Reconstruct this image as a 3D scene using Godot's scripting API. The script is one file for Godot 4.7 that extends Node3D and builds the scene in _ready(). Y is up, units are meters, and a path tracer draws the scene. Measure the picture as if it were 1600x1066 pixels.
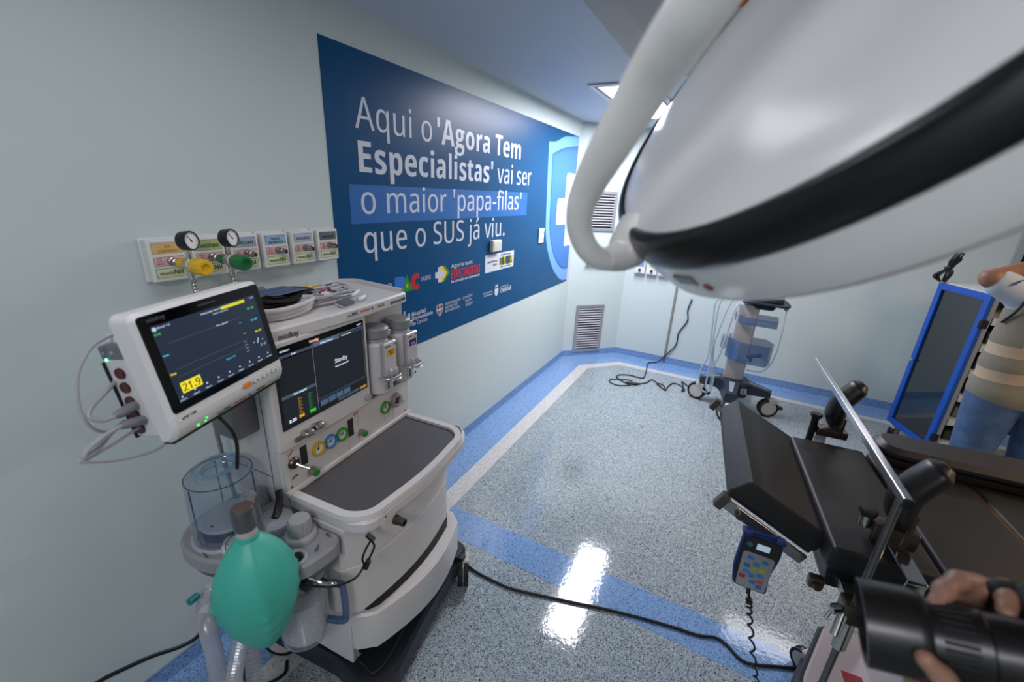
extends Node3D
# An operating room seen past a surgical lamp: x points away from the mural wall, -z along it, y up, metres.

const WX := -1.542      # inner face of the mural wall
const BZ := -4.79       # inner face of the back wall
const CZ := -4.30       # where the mural wall turns into the chamfer
const CX := -1.06       # where the chamfer meets the back wall
const HH := 2.414       # ceiling
const RX := 2.55        # right wall
const FZ := 1.6         # wall behind the photographer
const RX90 := Vector3(PI / 2, 0, 0)

var taken := {}
var mats := {}
var rng := RandomNumberGenerator.new()


# ---------------------------------------------------------------- shapes (soups of triangles)
func T(x: float, y: float, z: float, rx := 0.0, ry := 0.0, rz := 0.0) -> Transform3D:
	return Transform3D(Basis.from_euler(Vector3(deg_to_rad(rx), deg_to_rad(ry), deg_to_rad(rz))), Vector3(x, y, z))

func xf(s: PackedVector3Array, t: Transform3D) -> PackedVector3Array:
	return t * s

func orient(s: PackedVector3Array) -> PackedVector3Array:
	var v := 0.0
	var c := Vector3.ZERO
	for p in s: c += p
	c /= maxf(1, s.size())
	for i in range(0, s.size(), 3):
		v += (s[i] - c).dot((s[i + 1] - c).cross(s[i + 2] - c))
	if v > 0.0:
		for i in range(0, s.size(), 3):
			var q := s[i + 1]
			s[i + 1] = s[i + 2]
			s[i + 2] = q
	return s

func quad(s: PackedVector3Array, a: Vector3, b: Vector3, c: Vector3, d: Vector3) -> void:
	s.append_array(PackedVector3Array([a, b, c, a, c, d]))

func join(list: Array) -> PackedVector3Array:
	var s := PackedVector3Array()
	for l in list: s.append_array(l)
	return s

# rounded box between two corners
func bx(x0: float, x1: float, y0: float, y1: float, z0: float, z1: float, r := 0.003, k := 1) -> PackedVector3Array:
	var h := Vector3(absf(x1 - x0), absf(y1 - y0), absf(z1 - z0)) / 2
	var o := Vector3(x0 + x1, y0 + y1, z0 + z1) / 2
	var s := PackedVector3Array()
	r = minf(r, minf(h.x, minf(h.y, h.z)) * 0.98)
	if r < 0.0004:
		for ax in 3:
			for sg in [-1.0, 1.0]:
				var n := Vector3.ZERO
				n[ax] = h[ax] * sg
				var u := Vector3.ZERO
				u[(ax + 1) % 3] = h[(ax + 1) % 3]
				var w := Vector3.ZERO
				w[(ax + 2) % 3] = h[(ax + 2) % 3] * sg
				quad(s, o + n - u - w, o + n - u + w, o + n + u + w, o + n + u - w)
		return orient(s)
	var inn := h - Vector3.ONE * r
	for ax in 3:
		var b := (ax + 1) % 3
		var c := (ax + 2) % 3
		var lb := PackedFloat32Array()
		var lc := PackedFloat32Array()
		for i in k + 1:
			var t := tan(PI / 4 * (k - i) / k) * r
			lb.append(-inn[b] - t)
			lc.append(-inn[c] - t)
		for i in k + 1:
			var t := tan(PI / 4 * i / k) * r
			lb.append(inn[b] + t)
			lc.append(inn[c] + t)
		for sg in [-1.0, 1.0]:
			var g := []
			for i in lb.size():
				var row := PackedVector3Array()
				for j in lc.size():
					var p := Vector3.ZERO
					p[ax] = h[ax] * sg
					p[b] = lb[i]
					p[c] = lc[j]
					var q := p.clamp(-inn, inn)
					row.append(o + q + (p - q).normalized() * r)
				g.append(row)
			for i in lb.size() - 1:
				for j in lc.size() - 1:
					if sg > 0: quad(s, g[i][j], g[i][j + 1], g[i + 1][j + 1], g[i + 1][j])
					else: quad(s, g[i][j], g[i + 1][j], g[i + 1][j + 1], g[i][j + 1])
	return orient(s)

# profile of (radius, height) turned about y
func lathe(pr: Array, seg := 24, lobes := 0, amp := 0.0) -> PackedVector3Array:
	var s := PackedVector3Array()
	var rings := []
	for p in pr:
		var row := PackedVector3Array()
		for i in seg:
			var a := TAU * i / seg
			var r: float = p.x * (1.0 + amp * cos(a * lobes))
			row.append(Vector3(cos(a) * r, p.y, sin(a) * r))
		rings.append(row)
	for k in rings.size() - 1:
		for i in seg:
			var j := (i + 1) % seg
			if pr[k].x < 1e-6: s.append_array(PackedVector3Array([rings[k][i], rings[k + 1][i], rings[k + 1][j]]))
			elif pr[k + 1].x < 1e-6: s.append_array(PackedVector3Array([rings[k][i], rings[k + 1][i], rings[k][j]]))
			else: quad(s, rings[k][i], rings[k + 1][i], rings[k + 1][j], rings[k][j])
	return orient(s)

func cyl(r: float, h: float, b := 0.002, seg := 20, r2 := -1.0) -> PackedVector3Array:
	if r2 < 0: r2 = r
	b = minf(b, minf(minf(r, r2), h) * 0.4)
	return lathe([Vector2(0, 0), Vector2(r - b, 0), Vector2(r, b), Vector2(r2, h - b), Vector2(r2 - b, h), Vector2(0, h)], seg)

# a cylinder from p towards q
func rod(p: Vector3, q: Vector3, r: float, seg := 14, b := 0.001) -> PackedVector3Array:
	return xf(cyl(r, p.distance_to(q), b, seg), Transform3D(facing((q - p).normalized()), p))

# a basis whose y axis is n
func facing(n: Vector3) -> Basis:
	var o := Vector3.RIGHT if absf(n.x) < 0.9 else Vector3.FORWARD
	var z := o.cross(n).normalized()
	return Basis(n.cross(z), n, z)

func smooth(p: Array, sub := 5, closed := false) -> Array:
	var out := []
	var n := p.size()
	for i in (n if closed else n - 1):
		var a = p[(i - 1 + n) % n] if closed or i > 0 else p[0] * 2.0 - p[1]
		var b = p[i]
		var c = p[(i + 1) % n]
		var d = p[(i + 2) % n] if closed or i < n - 2 else p[n - 1] * 2.0 - p[n - 2]
		for k in sub:
			var t := float(k) / sub
			out.append((b * 2.0 + (c - a) * t + (a * 2.0 - b * 5.0 + c * 4.0 - d) * t * t + (b * 3.0 - a - c * 3.0 + d) * t * t * t) * 0.5)
	if not closed: out.append(p[n - 1])
	return out

# a round (or flattened) tube along points; r is a number or a list of radii spread along it
func tube(p: Array, r, sides := 8, flat := 1.0, up := Vector3.ZERO) -> PackedVector3Array:
	var s := PackedVector3Array()
	var n := p.size()
	var rings := []
	var u := Vector3.ZERO
	for i in n:
		var t: Vector3 = (p[mini(i + 1, n - 1)] - p[maxi(i - 1, 0)]).normalized()
		if t == Vector3.ZERO: t = Vector3.UP
		if up != Vector3.ZERO: u = (up - t * up.dot(t)).normalized()
		elif u == Vector3.ZERO: u = facing(t).x
		else: u = (u - t * u.dot(t)).normalized()
		var w := t.cross(u)
		var rr := radius_at(r, float(i) / (n - 1))
		var row := PackedVector3Array()
		for k in sides:
			var a := TAU * k / sides
			row.append(p[i] + u * cos(a) * rr + w * sin(a) * rr * flat)
		rings.append(row)
	for i in n - 1:
		for k in sides:
			var j := (k + 1) % sides
			quad(s, rings[i][k], rings[i + 1][k], rings[i + 1][j], rings[i][j])
	for k in range(1, sides - 1):
		s.append_array(PackedVector3Array([rings[0][0], rings[0][k], rings[0][k + 1]]))
		s.append_array(PackedVector3Array([rings[n - 1][0], rings[n - 1][k + 1], rings[n - 1][k]]))
	return orient(s)

func radius_at(r, t: float) -> float:
	if not r is Array: return r
	var k: float = t * (r.size() - 1)
	var i: int = mini(int(k), r.size() - 2)
	return lerpf(r[i], r[i + 1], k - i)

# polygon corners given as (x, y, corner radius)
func rpoly(c: Array, seg := 5) -> PackedVector2Array:
	var o := PackedVector2Array()
	var n := c.size()
	for i in n:
		var p := Vector2(c[i].x, c[i].y)
		var a := Vector2(c[i - 1].x, c[i - 1].y) - p
		var b := Vector2(c[(i + 1) % n].x, c[(i + 1) % n].y) - p
		var r: float = minf(c[i].z, minf(a.length(), b.length()) * 0.48)
		if r <= 0.0001:
			o.append(p)
			continue
		for k in seg + 1:
			var t := float(k) / seg
			var p0 := p + a.normalized() * r
			var p1 := p + b.normalized() * r
			o.append(p0.lerp(p, t).lerp(p.lerp(p1, t), t))
	return o

func rrect(x0: float, x1: float, y0: float, y1: float, r: float, seg := 4) -> PackedVector2Array:
	return rpoly([Vector3(x0, y0, r), Vector3(x1, y0, r), Vector3(x1, y1, r), Vector3(x0, y1, r)], seg)

func inset(p: PackedVector2Array, d: float) -> PackedVector2Array:
	var o := PackedVector2Array()
	var n := p.size()
	var sg := 1.0 if area_signed(p) > 0.0 else -1.0
	for i in n:
		var a := (p[i] - p[i - 1]).normalized()
		var b := (p[(i + 1) % n] - p[i]).normalized()
		if a == Vector2.ZERO: a = b
		if b == Vector2.ZERO: b = a
		var m := (Vector2(-a.y, a.x) + Vector2(-b.y, b.x)).normalized()
		o.append(p[i] + m * sg * d / maxf(0.35, m.dot(Vector2(-a.y, a.x))))
	return o

# polygon in x, y, pushed from z0 to z1, edges chamfered by b
func prism(p: PackedVector2Array, z0: float, z1: float, b := 0.002) -> PackedVector3Array:
	var s := PackedVector3Array()
	b = minf(b, absf(z1 - z0) * 0.45)
	var inn := inset(p, b) if b > 0.0 else p
	var lv := [[inn, z0], [p, z0 + b], [p, z1 - b], [inn, z1]] if b > 0.0 else [[p, z0], [p, z1]]
	for k in lv.size() - 1:
		for i in p.size():
			var j := (i + 1) % p.size()
			var A: Vector2 = lv[k][0][i]
			var B: Vector2 = lv[k][0][j]
			var C: Vector2 = lv[k + 1][0][j]
			var D: Vector2 = lv[k + 1][0][i]
			quad(s, Vector3(A.x, A.y, lv[k][1]), Vector3(B.x, B.y, lv[k][1]), Vector3(C.x, C.y, lv[k + 1][1]), Vector3(D.x, D.y, lv[k + 1][1]))
	var tr := Geometry2D.triangulate_polygon(inn)
	for i in range(0, tr.size(), 3):
		var a := inn[tr[i]]
		var c := inn[tr[i + 1]]
		var d := inn[tr[i + 2]]
		var ccw := (c - a).cross(d - a) > 0
		var pccw := area_signed(p) > 0
		if ccw != pccw:
			var e := c
			c = d
			d = e
		s.append_array(PackedVector3Array([Vector3(a.x, a.y, z0), Vector3(d.x, d.y, z0), Vector3(c.x, c.y, z0)]))
		s.append_array(PackedVector3Array([Vector3(a.x, a.y, z1), Vector3(c.x, c.y, z1), Vector3(d.x, d.y, z1)]))
	return orient(s)

func area_signed(q: PackedVector2Array) -> float:
	var t := 0.0
	for i in q.size(): t += q[i - 1].cross(q[i])
	return t

# polygon in x, z, pushed from y0 to y1
func slab(p: PackedVector2Array, y0: float, y1: float, b := 0.002) -> PackedVector3Array:
	return orient(xf(prism(p, y0, y1, b), Transform3D(Basis(Vector3(1, 0, 0), Vector3(0, 0, 1), Vector3(0, 1, 0)), Vector3.ZERO)))

# rings of equal size joined one after another, ends closed
func loft(rings: Array) -> PackedVector3Array:
	var s := PackedVector3Array()
	for i in rings.size() - 1:
		var n: int = rings[i].size()
		for k in n:
			quad(s, rings[i][k], rings[i + 1][k], rings[i + 1][(k + 1) % n], rings[i][(k + 1) % n])
	for e in [0, rings.size() - 1]:
		var c := Vector3.ZERO
		for p in rings[e]: c += p
		c /= rings[e].size()
		for k in rings[e].size():
			var a: Vector3 = rings[e][k]
			var b: Vector3 = rings[e][(k + 1) % rings[e].size()]
			s.append_array(PackedVector3Array([c, a, b] if e == 0 else [c, b, a]))
	return orient(s)

# one continuous surface round tapered bones [a, b, ra, rb], joined with a smooth minimum (surface nets)
func flesh(bones: Array, cell: float, k: float) -> PackedVector3Array:
	var lo := Vector3.ONE * 1e9
	var hi := -lo
	for b in bones:
		for e in 2:
			var r: float = b[2 + e] + k
			lo = lo.min(b[e] - Vector3.ONE * r)
			hi = hi.max(b[e] + Vector3.ONE * r)
	lo -= Vector3.ONE * cell * 2
	var n := Vector3i(((hi - lo) / cell).ceil()) + Vector3i.ONE * 3
	var f := PackedFloat32Array()
	f.resize(n.x * n.y * n.z)
	f.fill(1e3)
	for b in bones:
		var A: Vector3 = b[0]
		var B: Vector3 = b[1]
		var ra: float = b[2]
		var rb: float = b[3]
		var m := maxf(ra, rb) + k * 1.2 + cell * 2
		var i0 := Vector3i(((A.min(B) - Vector3.ONE * m - lo) / cell).floor()).clamp(Vector3i.ZERO, n - Vector3i.ONE)
		var i1 := Vector3i(((A.max(B) + Vector3.ONE * m - lo) / cell).ceil()).clamp(Vector3i.ZERO, n - Vector3i.ONE)
		var ab := B - A
		var l2 := maxf(ab.length_squared(), 1e-9)
		for z in range(i0.z, i1.z + 1):
			for y in range(i0.y, i1.y + 1):
				var at := (z * n.y + y) * n.x
				for x in range(i0.x, i1.x + 1):
					var p := lo + Vector3(x, y, z) * cell
					var t := clampf((p - A).dot(ab) / l2, 0.0, 1.0)
					var d := p.distance_to(A + ab * t) - lerpf(ra, rb, t)
					var o := f[at + x]
					var h := maxf(k - absf(o - d), 0.0) / k
					f[at + x] = minf(o, d) - h * h * k * 0.25
	var vid := {}
	var vs := PackedVector3Array()
	var s := PackedVector3Array()
	var sy := n.x
	var sz := n.x * n.y
	var off := [0, 1, sy, sy + 1, sz, sz + 1, sz + sy, sz + sy + 1]
	var edges := [[0, 1], [2, 3], [4, 5], [6, 7], [0, 2], [1, 3], [4, 6], [5, 7], [0, 4], [1, 5], [2, 6], [3, 7]]
	var cor := [Vector3(0, 0, 0), Vector3(1, 0, 0), Vector3(0, 1, 0), Vector3(1, 1, 0), Vector3(0, 0, 1), Vector3(1, 0, 1), Vector3(0, 1, 1), Vector3(1, 1, 1)]
	for z in n.z - 1:
		for y in n.y - 1:
			for x in n.x - 1:
				var i := z * sz + y * sy + x
				if f[i] > cell * 3.0 or f[i] < -cell * 3.0: continue
				var mask := 0
				for c in 8:
					if f[i + off[c]] < 0.0: mask |= 1 << c
				if mask == 0 or mask == 255: continue
				var sum := Vector3.ZERO
				var cnt := 0
				for e in edges:
					var fa := f[i + off[e[0]]]
					var fb := f[i + off[e[1]]]
					if (fa < 0.0) != (fb < 0.0):
						sum += cor[e[0]].lerp(cor[e[1]], fa / (fa - fb))
						cnt += 1
				vid[i] = vs.size()
				vs.append(lo + (Vector3(x, y, z) + sum / cnt) * cell)
	for i in vid:
		for ax in 3:
			var st: int = [1, sy, sz][ax]
			var u: int = [sy, sz, 1][ax]
			var w: int = [sz, 1, sy][ax]
			if (f[i] < 0.0) == (f[i + st] < 0.0): continue
			if not (vid.has(i - u) and vid.has(i - w) and vid.has(i - u - w)): continue
			var a := vs[vid[i]]
			var b := vs[vid[i - u]]
			var c := vs[vid[i - u - w]]
			var d := vs[vid[i - w]]
			if f[i] < 0.0: quad(s, a, d, c, b)
			else: quad(s, a, b, c, d)
	return orient(s)

# smooth normals where faces meet below the given angle
func mesh_of(s: PackedVector3Array, angle := 42.0) -> ArrayMesh:
	var fn := PackedVector3Array()
	var at := {}
	var nrm := PackedVector3Array()
	nrm.resize(s.size())
	var lim := cos(deg_to_rad(angle))
	for i in range(0, s.size(), 3):
		fn.append((s[i + 2] - s[i]).cross(s[i + 1] - s[i]))
		for k in 3:
			var key := Vector3i((s[i + k] * 20000.0).round())
			if at.has(key): at[key].append(i / 3)
			else: at[key] = [i / 3]
	var un := PackedVector3Array()
	for v in fn: un.append(v.normalized())
	for i in s.size():
		var me := un[i / 3]
		var sum := Vector3.ZERO
		for g in at[Vector3i((s[i] * 20000.0).round())]:
			if un[g].dot(me) > lim: sum += fn[g]
		nrm[i] = sum.normalized() if sum.length_squared() > 1e-24 else Vector3.UP
	var arr := []
	arr.resize(Mesh.ARRAY_MAX)
	arr[Mesh.ARRAY_VERTEX] = s
	arr[Mesh.ARRAY_NORMAL] = nrm
	var m := ArrayMesh.new()
	m.add_surface_from_arrays(Mesh.PRIMITIVE_TRIANGLES, arr)
	return m


# ---------------------------------------------------------------- nodes
func numbered(called: String) -> String:
	var n: int = taken.get(called, 0)
	taken[called] = n + 1
	return called if n == 0 else "%s_%03d" % [called, n]

func tag(o: Node, label := "", category := "", group := "", kind := "") -> Node:
	if label: o.set_meta("label", label)
	if category: o.set_meta("category", category)
	if group: o.set_meta("group", group)
	if kind: o.set_meta("kind", kind)
	return o

# one mesh as a part of a thing (or, without a parent, at top level)
func obj(called: String, s: PackedVector3Array, m: Material, parent: Node = null, at := Transform3D(), angle := 42.0) -> MeshInstance3D:
	return node(called, mesh_of(s, angle), m, parent, at)

func node(called: String, mesh: Mesh, m: Material, parent: Node = null, at := Transform3D()) -> MeshInstance3D:
	var o := MeshInstance3D.new()
	o.mesh = mesh
	o.material_override = m
	o.transform = at
	if parent == null:
		o.name = numbered(called)
		add_child(o)
	else:
		o.name = called
		parent.add_child(o, true)
	return o

func thing(called: String, label: String, category: String, at := Transform3D(), group := "") -> Node3D:
	var o := Node3D.new()
	o.name = numbered(called)
	o.transform = at
	add_child(o)
	tag(o, label, category, group)
	return o

# a thing that is one mesh, its origin moved to the middle of its base
func single(called: String, s: PackedVector3Array, m: Material, label: String, category: String, group := "", angle := 42.0) -> MeshInstance3D:
	var lo := s[0]
	var hi := s[0]
	for p in s:
		lo = lo.min(p)
		hi = hi.max(p)
	var o := Vector3((lo.x + hi.x) / 2, lo.y, (lo.z + hi.z) / 2)
	var n := obj(called, xf(s, Transform3D(Basis(), -o)), m, null, Transform3D(Basis(), o), angle)
	tag(n, label, category, group)
	return n

func struct(called: String, s: PackedVector3Array, m: Material, parent: Node = null) -> MeshInstance3D:
	var o := obj(called, s, m, parent)
	if parent == null: o.set_meta("kind", "structure")
	return o

# flat lettering; h is the height of a capital, w the width of the whole line (0 = natural), at the left end of the base line
func text(parent: Node, says: String, at: Transform3D, h: float, m: Material, w := 0.0, bold := false, face := "Droid Sans", thin := 0.0, called := "lettering", deep := 0.0008) -> MeshInstance3D:
	var f := SystemFont.new()
	f.font_names = PackedStringArray([face])
	f.font_weight = 700 if bold else 400
	f.allow_system_fallback = false
	var use: Font = f
	if thin != 0.0:
		var v := FontVariation.new()
		v.base_font = f
		v.variation_embolden = thin
		use = v
	var t := TextMesh.new()
	t.font = use
	t.font_size = 64
	t.pixel_size = 0.01
	t.depth = 0.01
	t.curve_step = 3.0 if h > 0.02 else 8.0
	t.horizontal_alignment = HORIZONTAL_ALIGNMENT_LEFT
	t.vertical_alignment = VERTICAL_ALIGNMENT_CENTER
	t.text = says
	var box := t.get_aabb()
	var arr := t.get_mesh_arrays()
	var v: PackedVector3Array = arr[Mesh.ARRAY_VERTEX]
	var x0 := 1e9
	var x1 := -1e9
	for p in v:
		x0 = minf(x0, p.x)
		x1 = maxf(x1, p.x)
	var base: float = base_line(use)
	var ky := h / (0.714 * 0.64)
	var kx := ky if w <= 0.0 else w / maxf(x1 - x0, 1e-6)
	for i in v.size():
		v[i] = Vector3((v[i].x - x0) * kx, (v[i].y - base) * ky, (v[i].z + 0.005) * deep / 0.01)
	arr[Mesh.ARRAY_VERTEX] = v
	var mesh := ArrayMesh.new()
	mesh.add_surface_from_arrays(Mesh.PRIMITIVE_TRIANGLES, arr)
	return node(called, mesh, m, parent, at)

var base_cache := {}
func base_line(f: Font) -> float:
	if not base_cache.has(0):
		var t := TextMesh.new()
		t.font = f
		t.font_size = 64
		t.pixel_size = 0.01
		t.depth = 0.01
		t.vertical_alignment = VERTICAL_ALIGNMENT_CENTER
		t.text = "H"
		var y0 := 1e9
		for p in t.get_mesh_arrays()[Mesh.ARRAY_VERTEX]: y0 = minf(y0, p.y)
		base_cache[0] = y0
	return base_cache[0]

# ---------------------------------------------------------------- materials
func M(key: String, col := Color.WHITE, rough := 0.5, metal := 0.0, spec := 0.5) -> StandardMaterial3D:
	if mats.has(key): return mats[key]
	var m := StandardMaterial3D.new()
	m.resource_name = key
	m.albedo_color = col
	m.roughness = rough
	m.metallic = metal
	m.metallic_specular = spec
	mats[key] = m
	return m

func clear(key: String, col: Color, alpha: float, rough := 0.08) -> StandardMaterial3D:
	if mats.has(key): return mats[key]
	var m := M(key, Color(col.r, col.g, col.b, alpha), rough)
	m.transparency = BaseMaterial3D.TRANSPARENCY_ALPHA
	m.cull_mode = BaseMaterial3D.CULL_DISABLED
	return m

func glow(key: String, col: Color, e: float) -> StandardMaterial3D:
	if mats.has(key): return mats[key]
	var m := M(key, col, 0.4)
	m.emission_enabled = true
	m.emission = col
	m.emission_energy_multiplier = e
	return m

func noise_tex(freq: float, seed_: int, as_normal := false, strength := 4.0, size := 512, octaves := 3) -> NoiseTexture2D:
	var n := FastNoiseLite.new()
	n.seed = seed_
	n.frequency = freq
	n.fractal_octaves = octaves
	var t := NoiseTexture2D.new()
	t.width = size
	t.height = size
	t.seamless = true
	t.noise = n
	t.as_normal_map = as_normal
	if as_normal: t.bump_strength = strength
	return t

# speckled sheet vinyl: chips of several tones strewn over a ground colour, one metre across
func chips(ground: Color, tones: Array, counts: Array, seed_: int) -> ImageTexture:
	var im := Image.create(1024, 1024, false, Image.FORMAT_RGB8)
	im.fill(ground)
	var r := RandomNumberGenerator.new()
	r.seed = seed_
	for k in tones.size():
		for i in counts[k]:
			var w := 2 + r.randi() % 3
			var h := 2 + r.randi() % 3
			var x := r.randi() % 1020
			var y := r.randi() % 1020
			var c: Color = tones[k]
			c = c.lerp(ground, r.randf() * 0.45)
			im.fill_rect(Rect2i(x, y, w, h), c)
			if w > 2: im.fill_rect(Rect2i(x + 1, y + h, w - 2, 1), c)
	return ImageTexture.create_from_image(im)

func vinyl(key: String, tex: Texture2D) -> StandardMaterial3D:
	var m := M(key, Color.WHITE, 0.075)
	m.albedo_texture = tex
	m.uv1_triplanar = true
	m.uv1_world_triplanar = true
	m.uv1_scale = Vector3.ONE * 1.0
	m.normal_enabled = true
	m.normal_texture = noise_tex(0.07, 7, true, 1.5)
	m.normal_scale = 0.06
	return m


# ================================================================ the scene
func _ready() -> void:
	rng.seed = 11
	# ---- camera
	var cam := Camera3D.new()
	cam.name = "view"
	cam.position = Vector3(0, 1.75, 0)
	cam.rotation = Vector3(-0.33834765, 0.47080007, 0.04997953)
	var lens := CameraAttributesPhysical.new()
	lens.frustum_focal_length = 14.926
	lens.frustum_focus_distance = 1.75
	lens.exposure_aperture = 2.4
	cam.attributes = lens
	cam.fov = 77.597
	cam.near = 0.03
	cam.far = 60.0
	add_child(cam)
	cam.current = true
	# ---- surroundings: the room is closed, the sky only fills what leaks in
	var e := Environment.new()
	e.background_mode = Environment.BG_COLOR
	e.background_color = Color(0.02, 0.022, 0.025)
	e.tonemap_mode = Environment.TONE_MAPPER_LINEAR
	e.tonemap_exposure = 1.24
	e.sdfgi_enabled = true
	e.ssao_enabled = true
	e.ssil_enabled = true
	var we := WorldEnvironment.new()
	we.name = "surroundings"
	we.environment = e
	add_child(we)
	# ---- ceiling panels [x0, x1, z0, z1, energy, y]
	var cool := Color(0.97, 0.965, 1.0)
	panel_light(-0.99, -0.68, -4.2, -2.98, cool, 5.2, "recessed white ceiling light panel near the far corner, seen behind the curved lamp handle")
	panel_light(0.64, 1.30, -4.10, -3.80, cool, 0.2, "small recessed ceiling light panel above the blue cabinet, beyond the lamp head")
	panel_light(-0.92, -0.61, -0.95, 0.15, cool, 0.13, "recessed ceiling light panel straight above the anesthesia machine side, out of the picture")
	panel_light(-0.1, 0.5, 0.85, 1.15, cool, 1.9, "recessed ceiling light panel behind the camera, nearest the rear wall")
	panel_light(1.9, 2.2, -2.6, -1.4, Color(1.0, 0.84, 0.66), 1.6, "warm ceiling light panel by the doorway, to the right of the operating table")

	room()
	mural()
	gas_outlets()
	machine()
	breathing()
	monitor()
	shelf_clutter()
	far_corner()
	cart()
	cabinet()
	table()
	lamp()
	floor_cords()
	people()

func panel_light(x0: float, x1: float, z0: float, z1: float, col: Color, energy: float, label: String) -> void:
	var c := Vector3((x0 + x1) / 2, HH, (z0 + z1) / 2)
	var o := thing("ceiling_light", label, "ceiling light", Transform3D(Basis(), c))
	var w := (x1 - x0) / 2
	var d := (z1 - z0) / 2
	var fm := M("fitting white", Color(0.82, 0.83, 0.85), 0.4)
	var f := 0.055
	obj("frame", join([bx(-w - f, -w, -0.012, 0.0, -d - f, d + f, 0.003), bx(w, w + f, -0.012, 0.0, -d - f, d + f, 0.003), bx(-w, w, -0.012, 0.0, -d - f, -d, 0.003), bx(-w, w, -0.012, 0.0, d, d + f, 0.003)]), fm, o)
	obj("gasket", join([bx(-w - 0.02, -w - 0.014, -0.0135, -0.011, -d - 0.02, d + 0.02, 0), bx(w + 0.014, w + 0.02, -0.0135, -0.011, -d - 0.02, d + 0.02, 0), bx(-w - 0.02, w + 0.02, -0.0135, -0.011, -d - 0.02, -d - 0.014, 0), bx(-w - 0.02, w + 0.02, -0.0135, -0.011, d + 0.014, d + 0.02, 0)]), M("dark gasket", Color(0.25, 0.26, 0.28), 0.6), o)
	obj("diffuser", bx(-w, w, -0.006, -0.001, -d, d, 0.0), glow("diffuser %.2f %.2f" % [energy, col.b], col, 6.0 if energy > 3.0 else 3.0), o)
	var a := AreaLight3D.new()
	a.name = "lamp"
	a.area_size = Vector2(w * 2, d * 2)
	a.light_color = col
	a.light_energy = energy
	a.shadow_enabled = true
	a.transform = Transform3D(Basis.from_euler(Vector3(-PI / 2, 0, 0)), Vector3(0, -0.02, 0))
	o.add_child(a)


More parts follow.
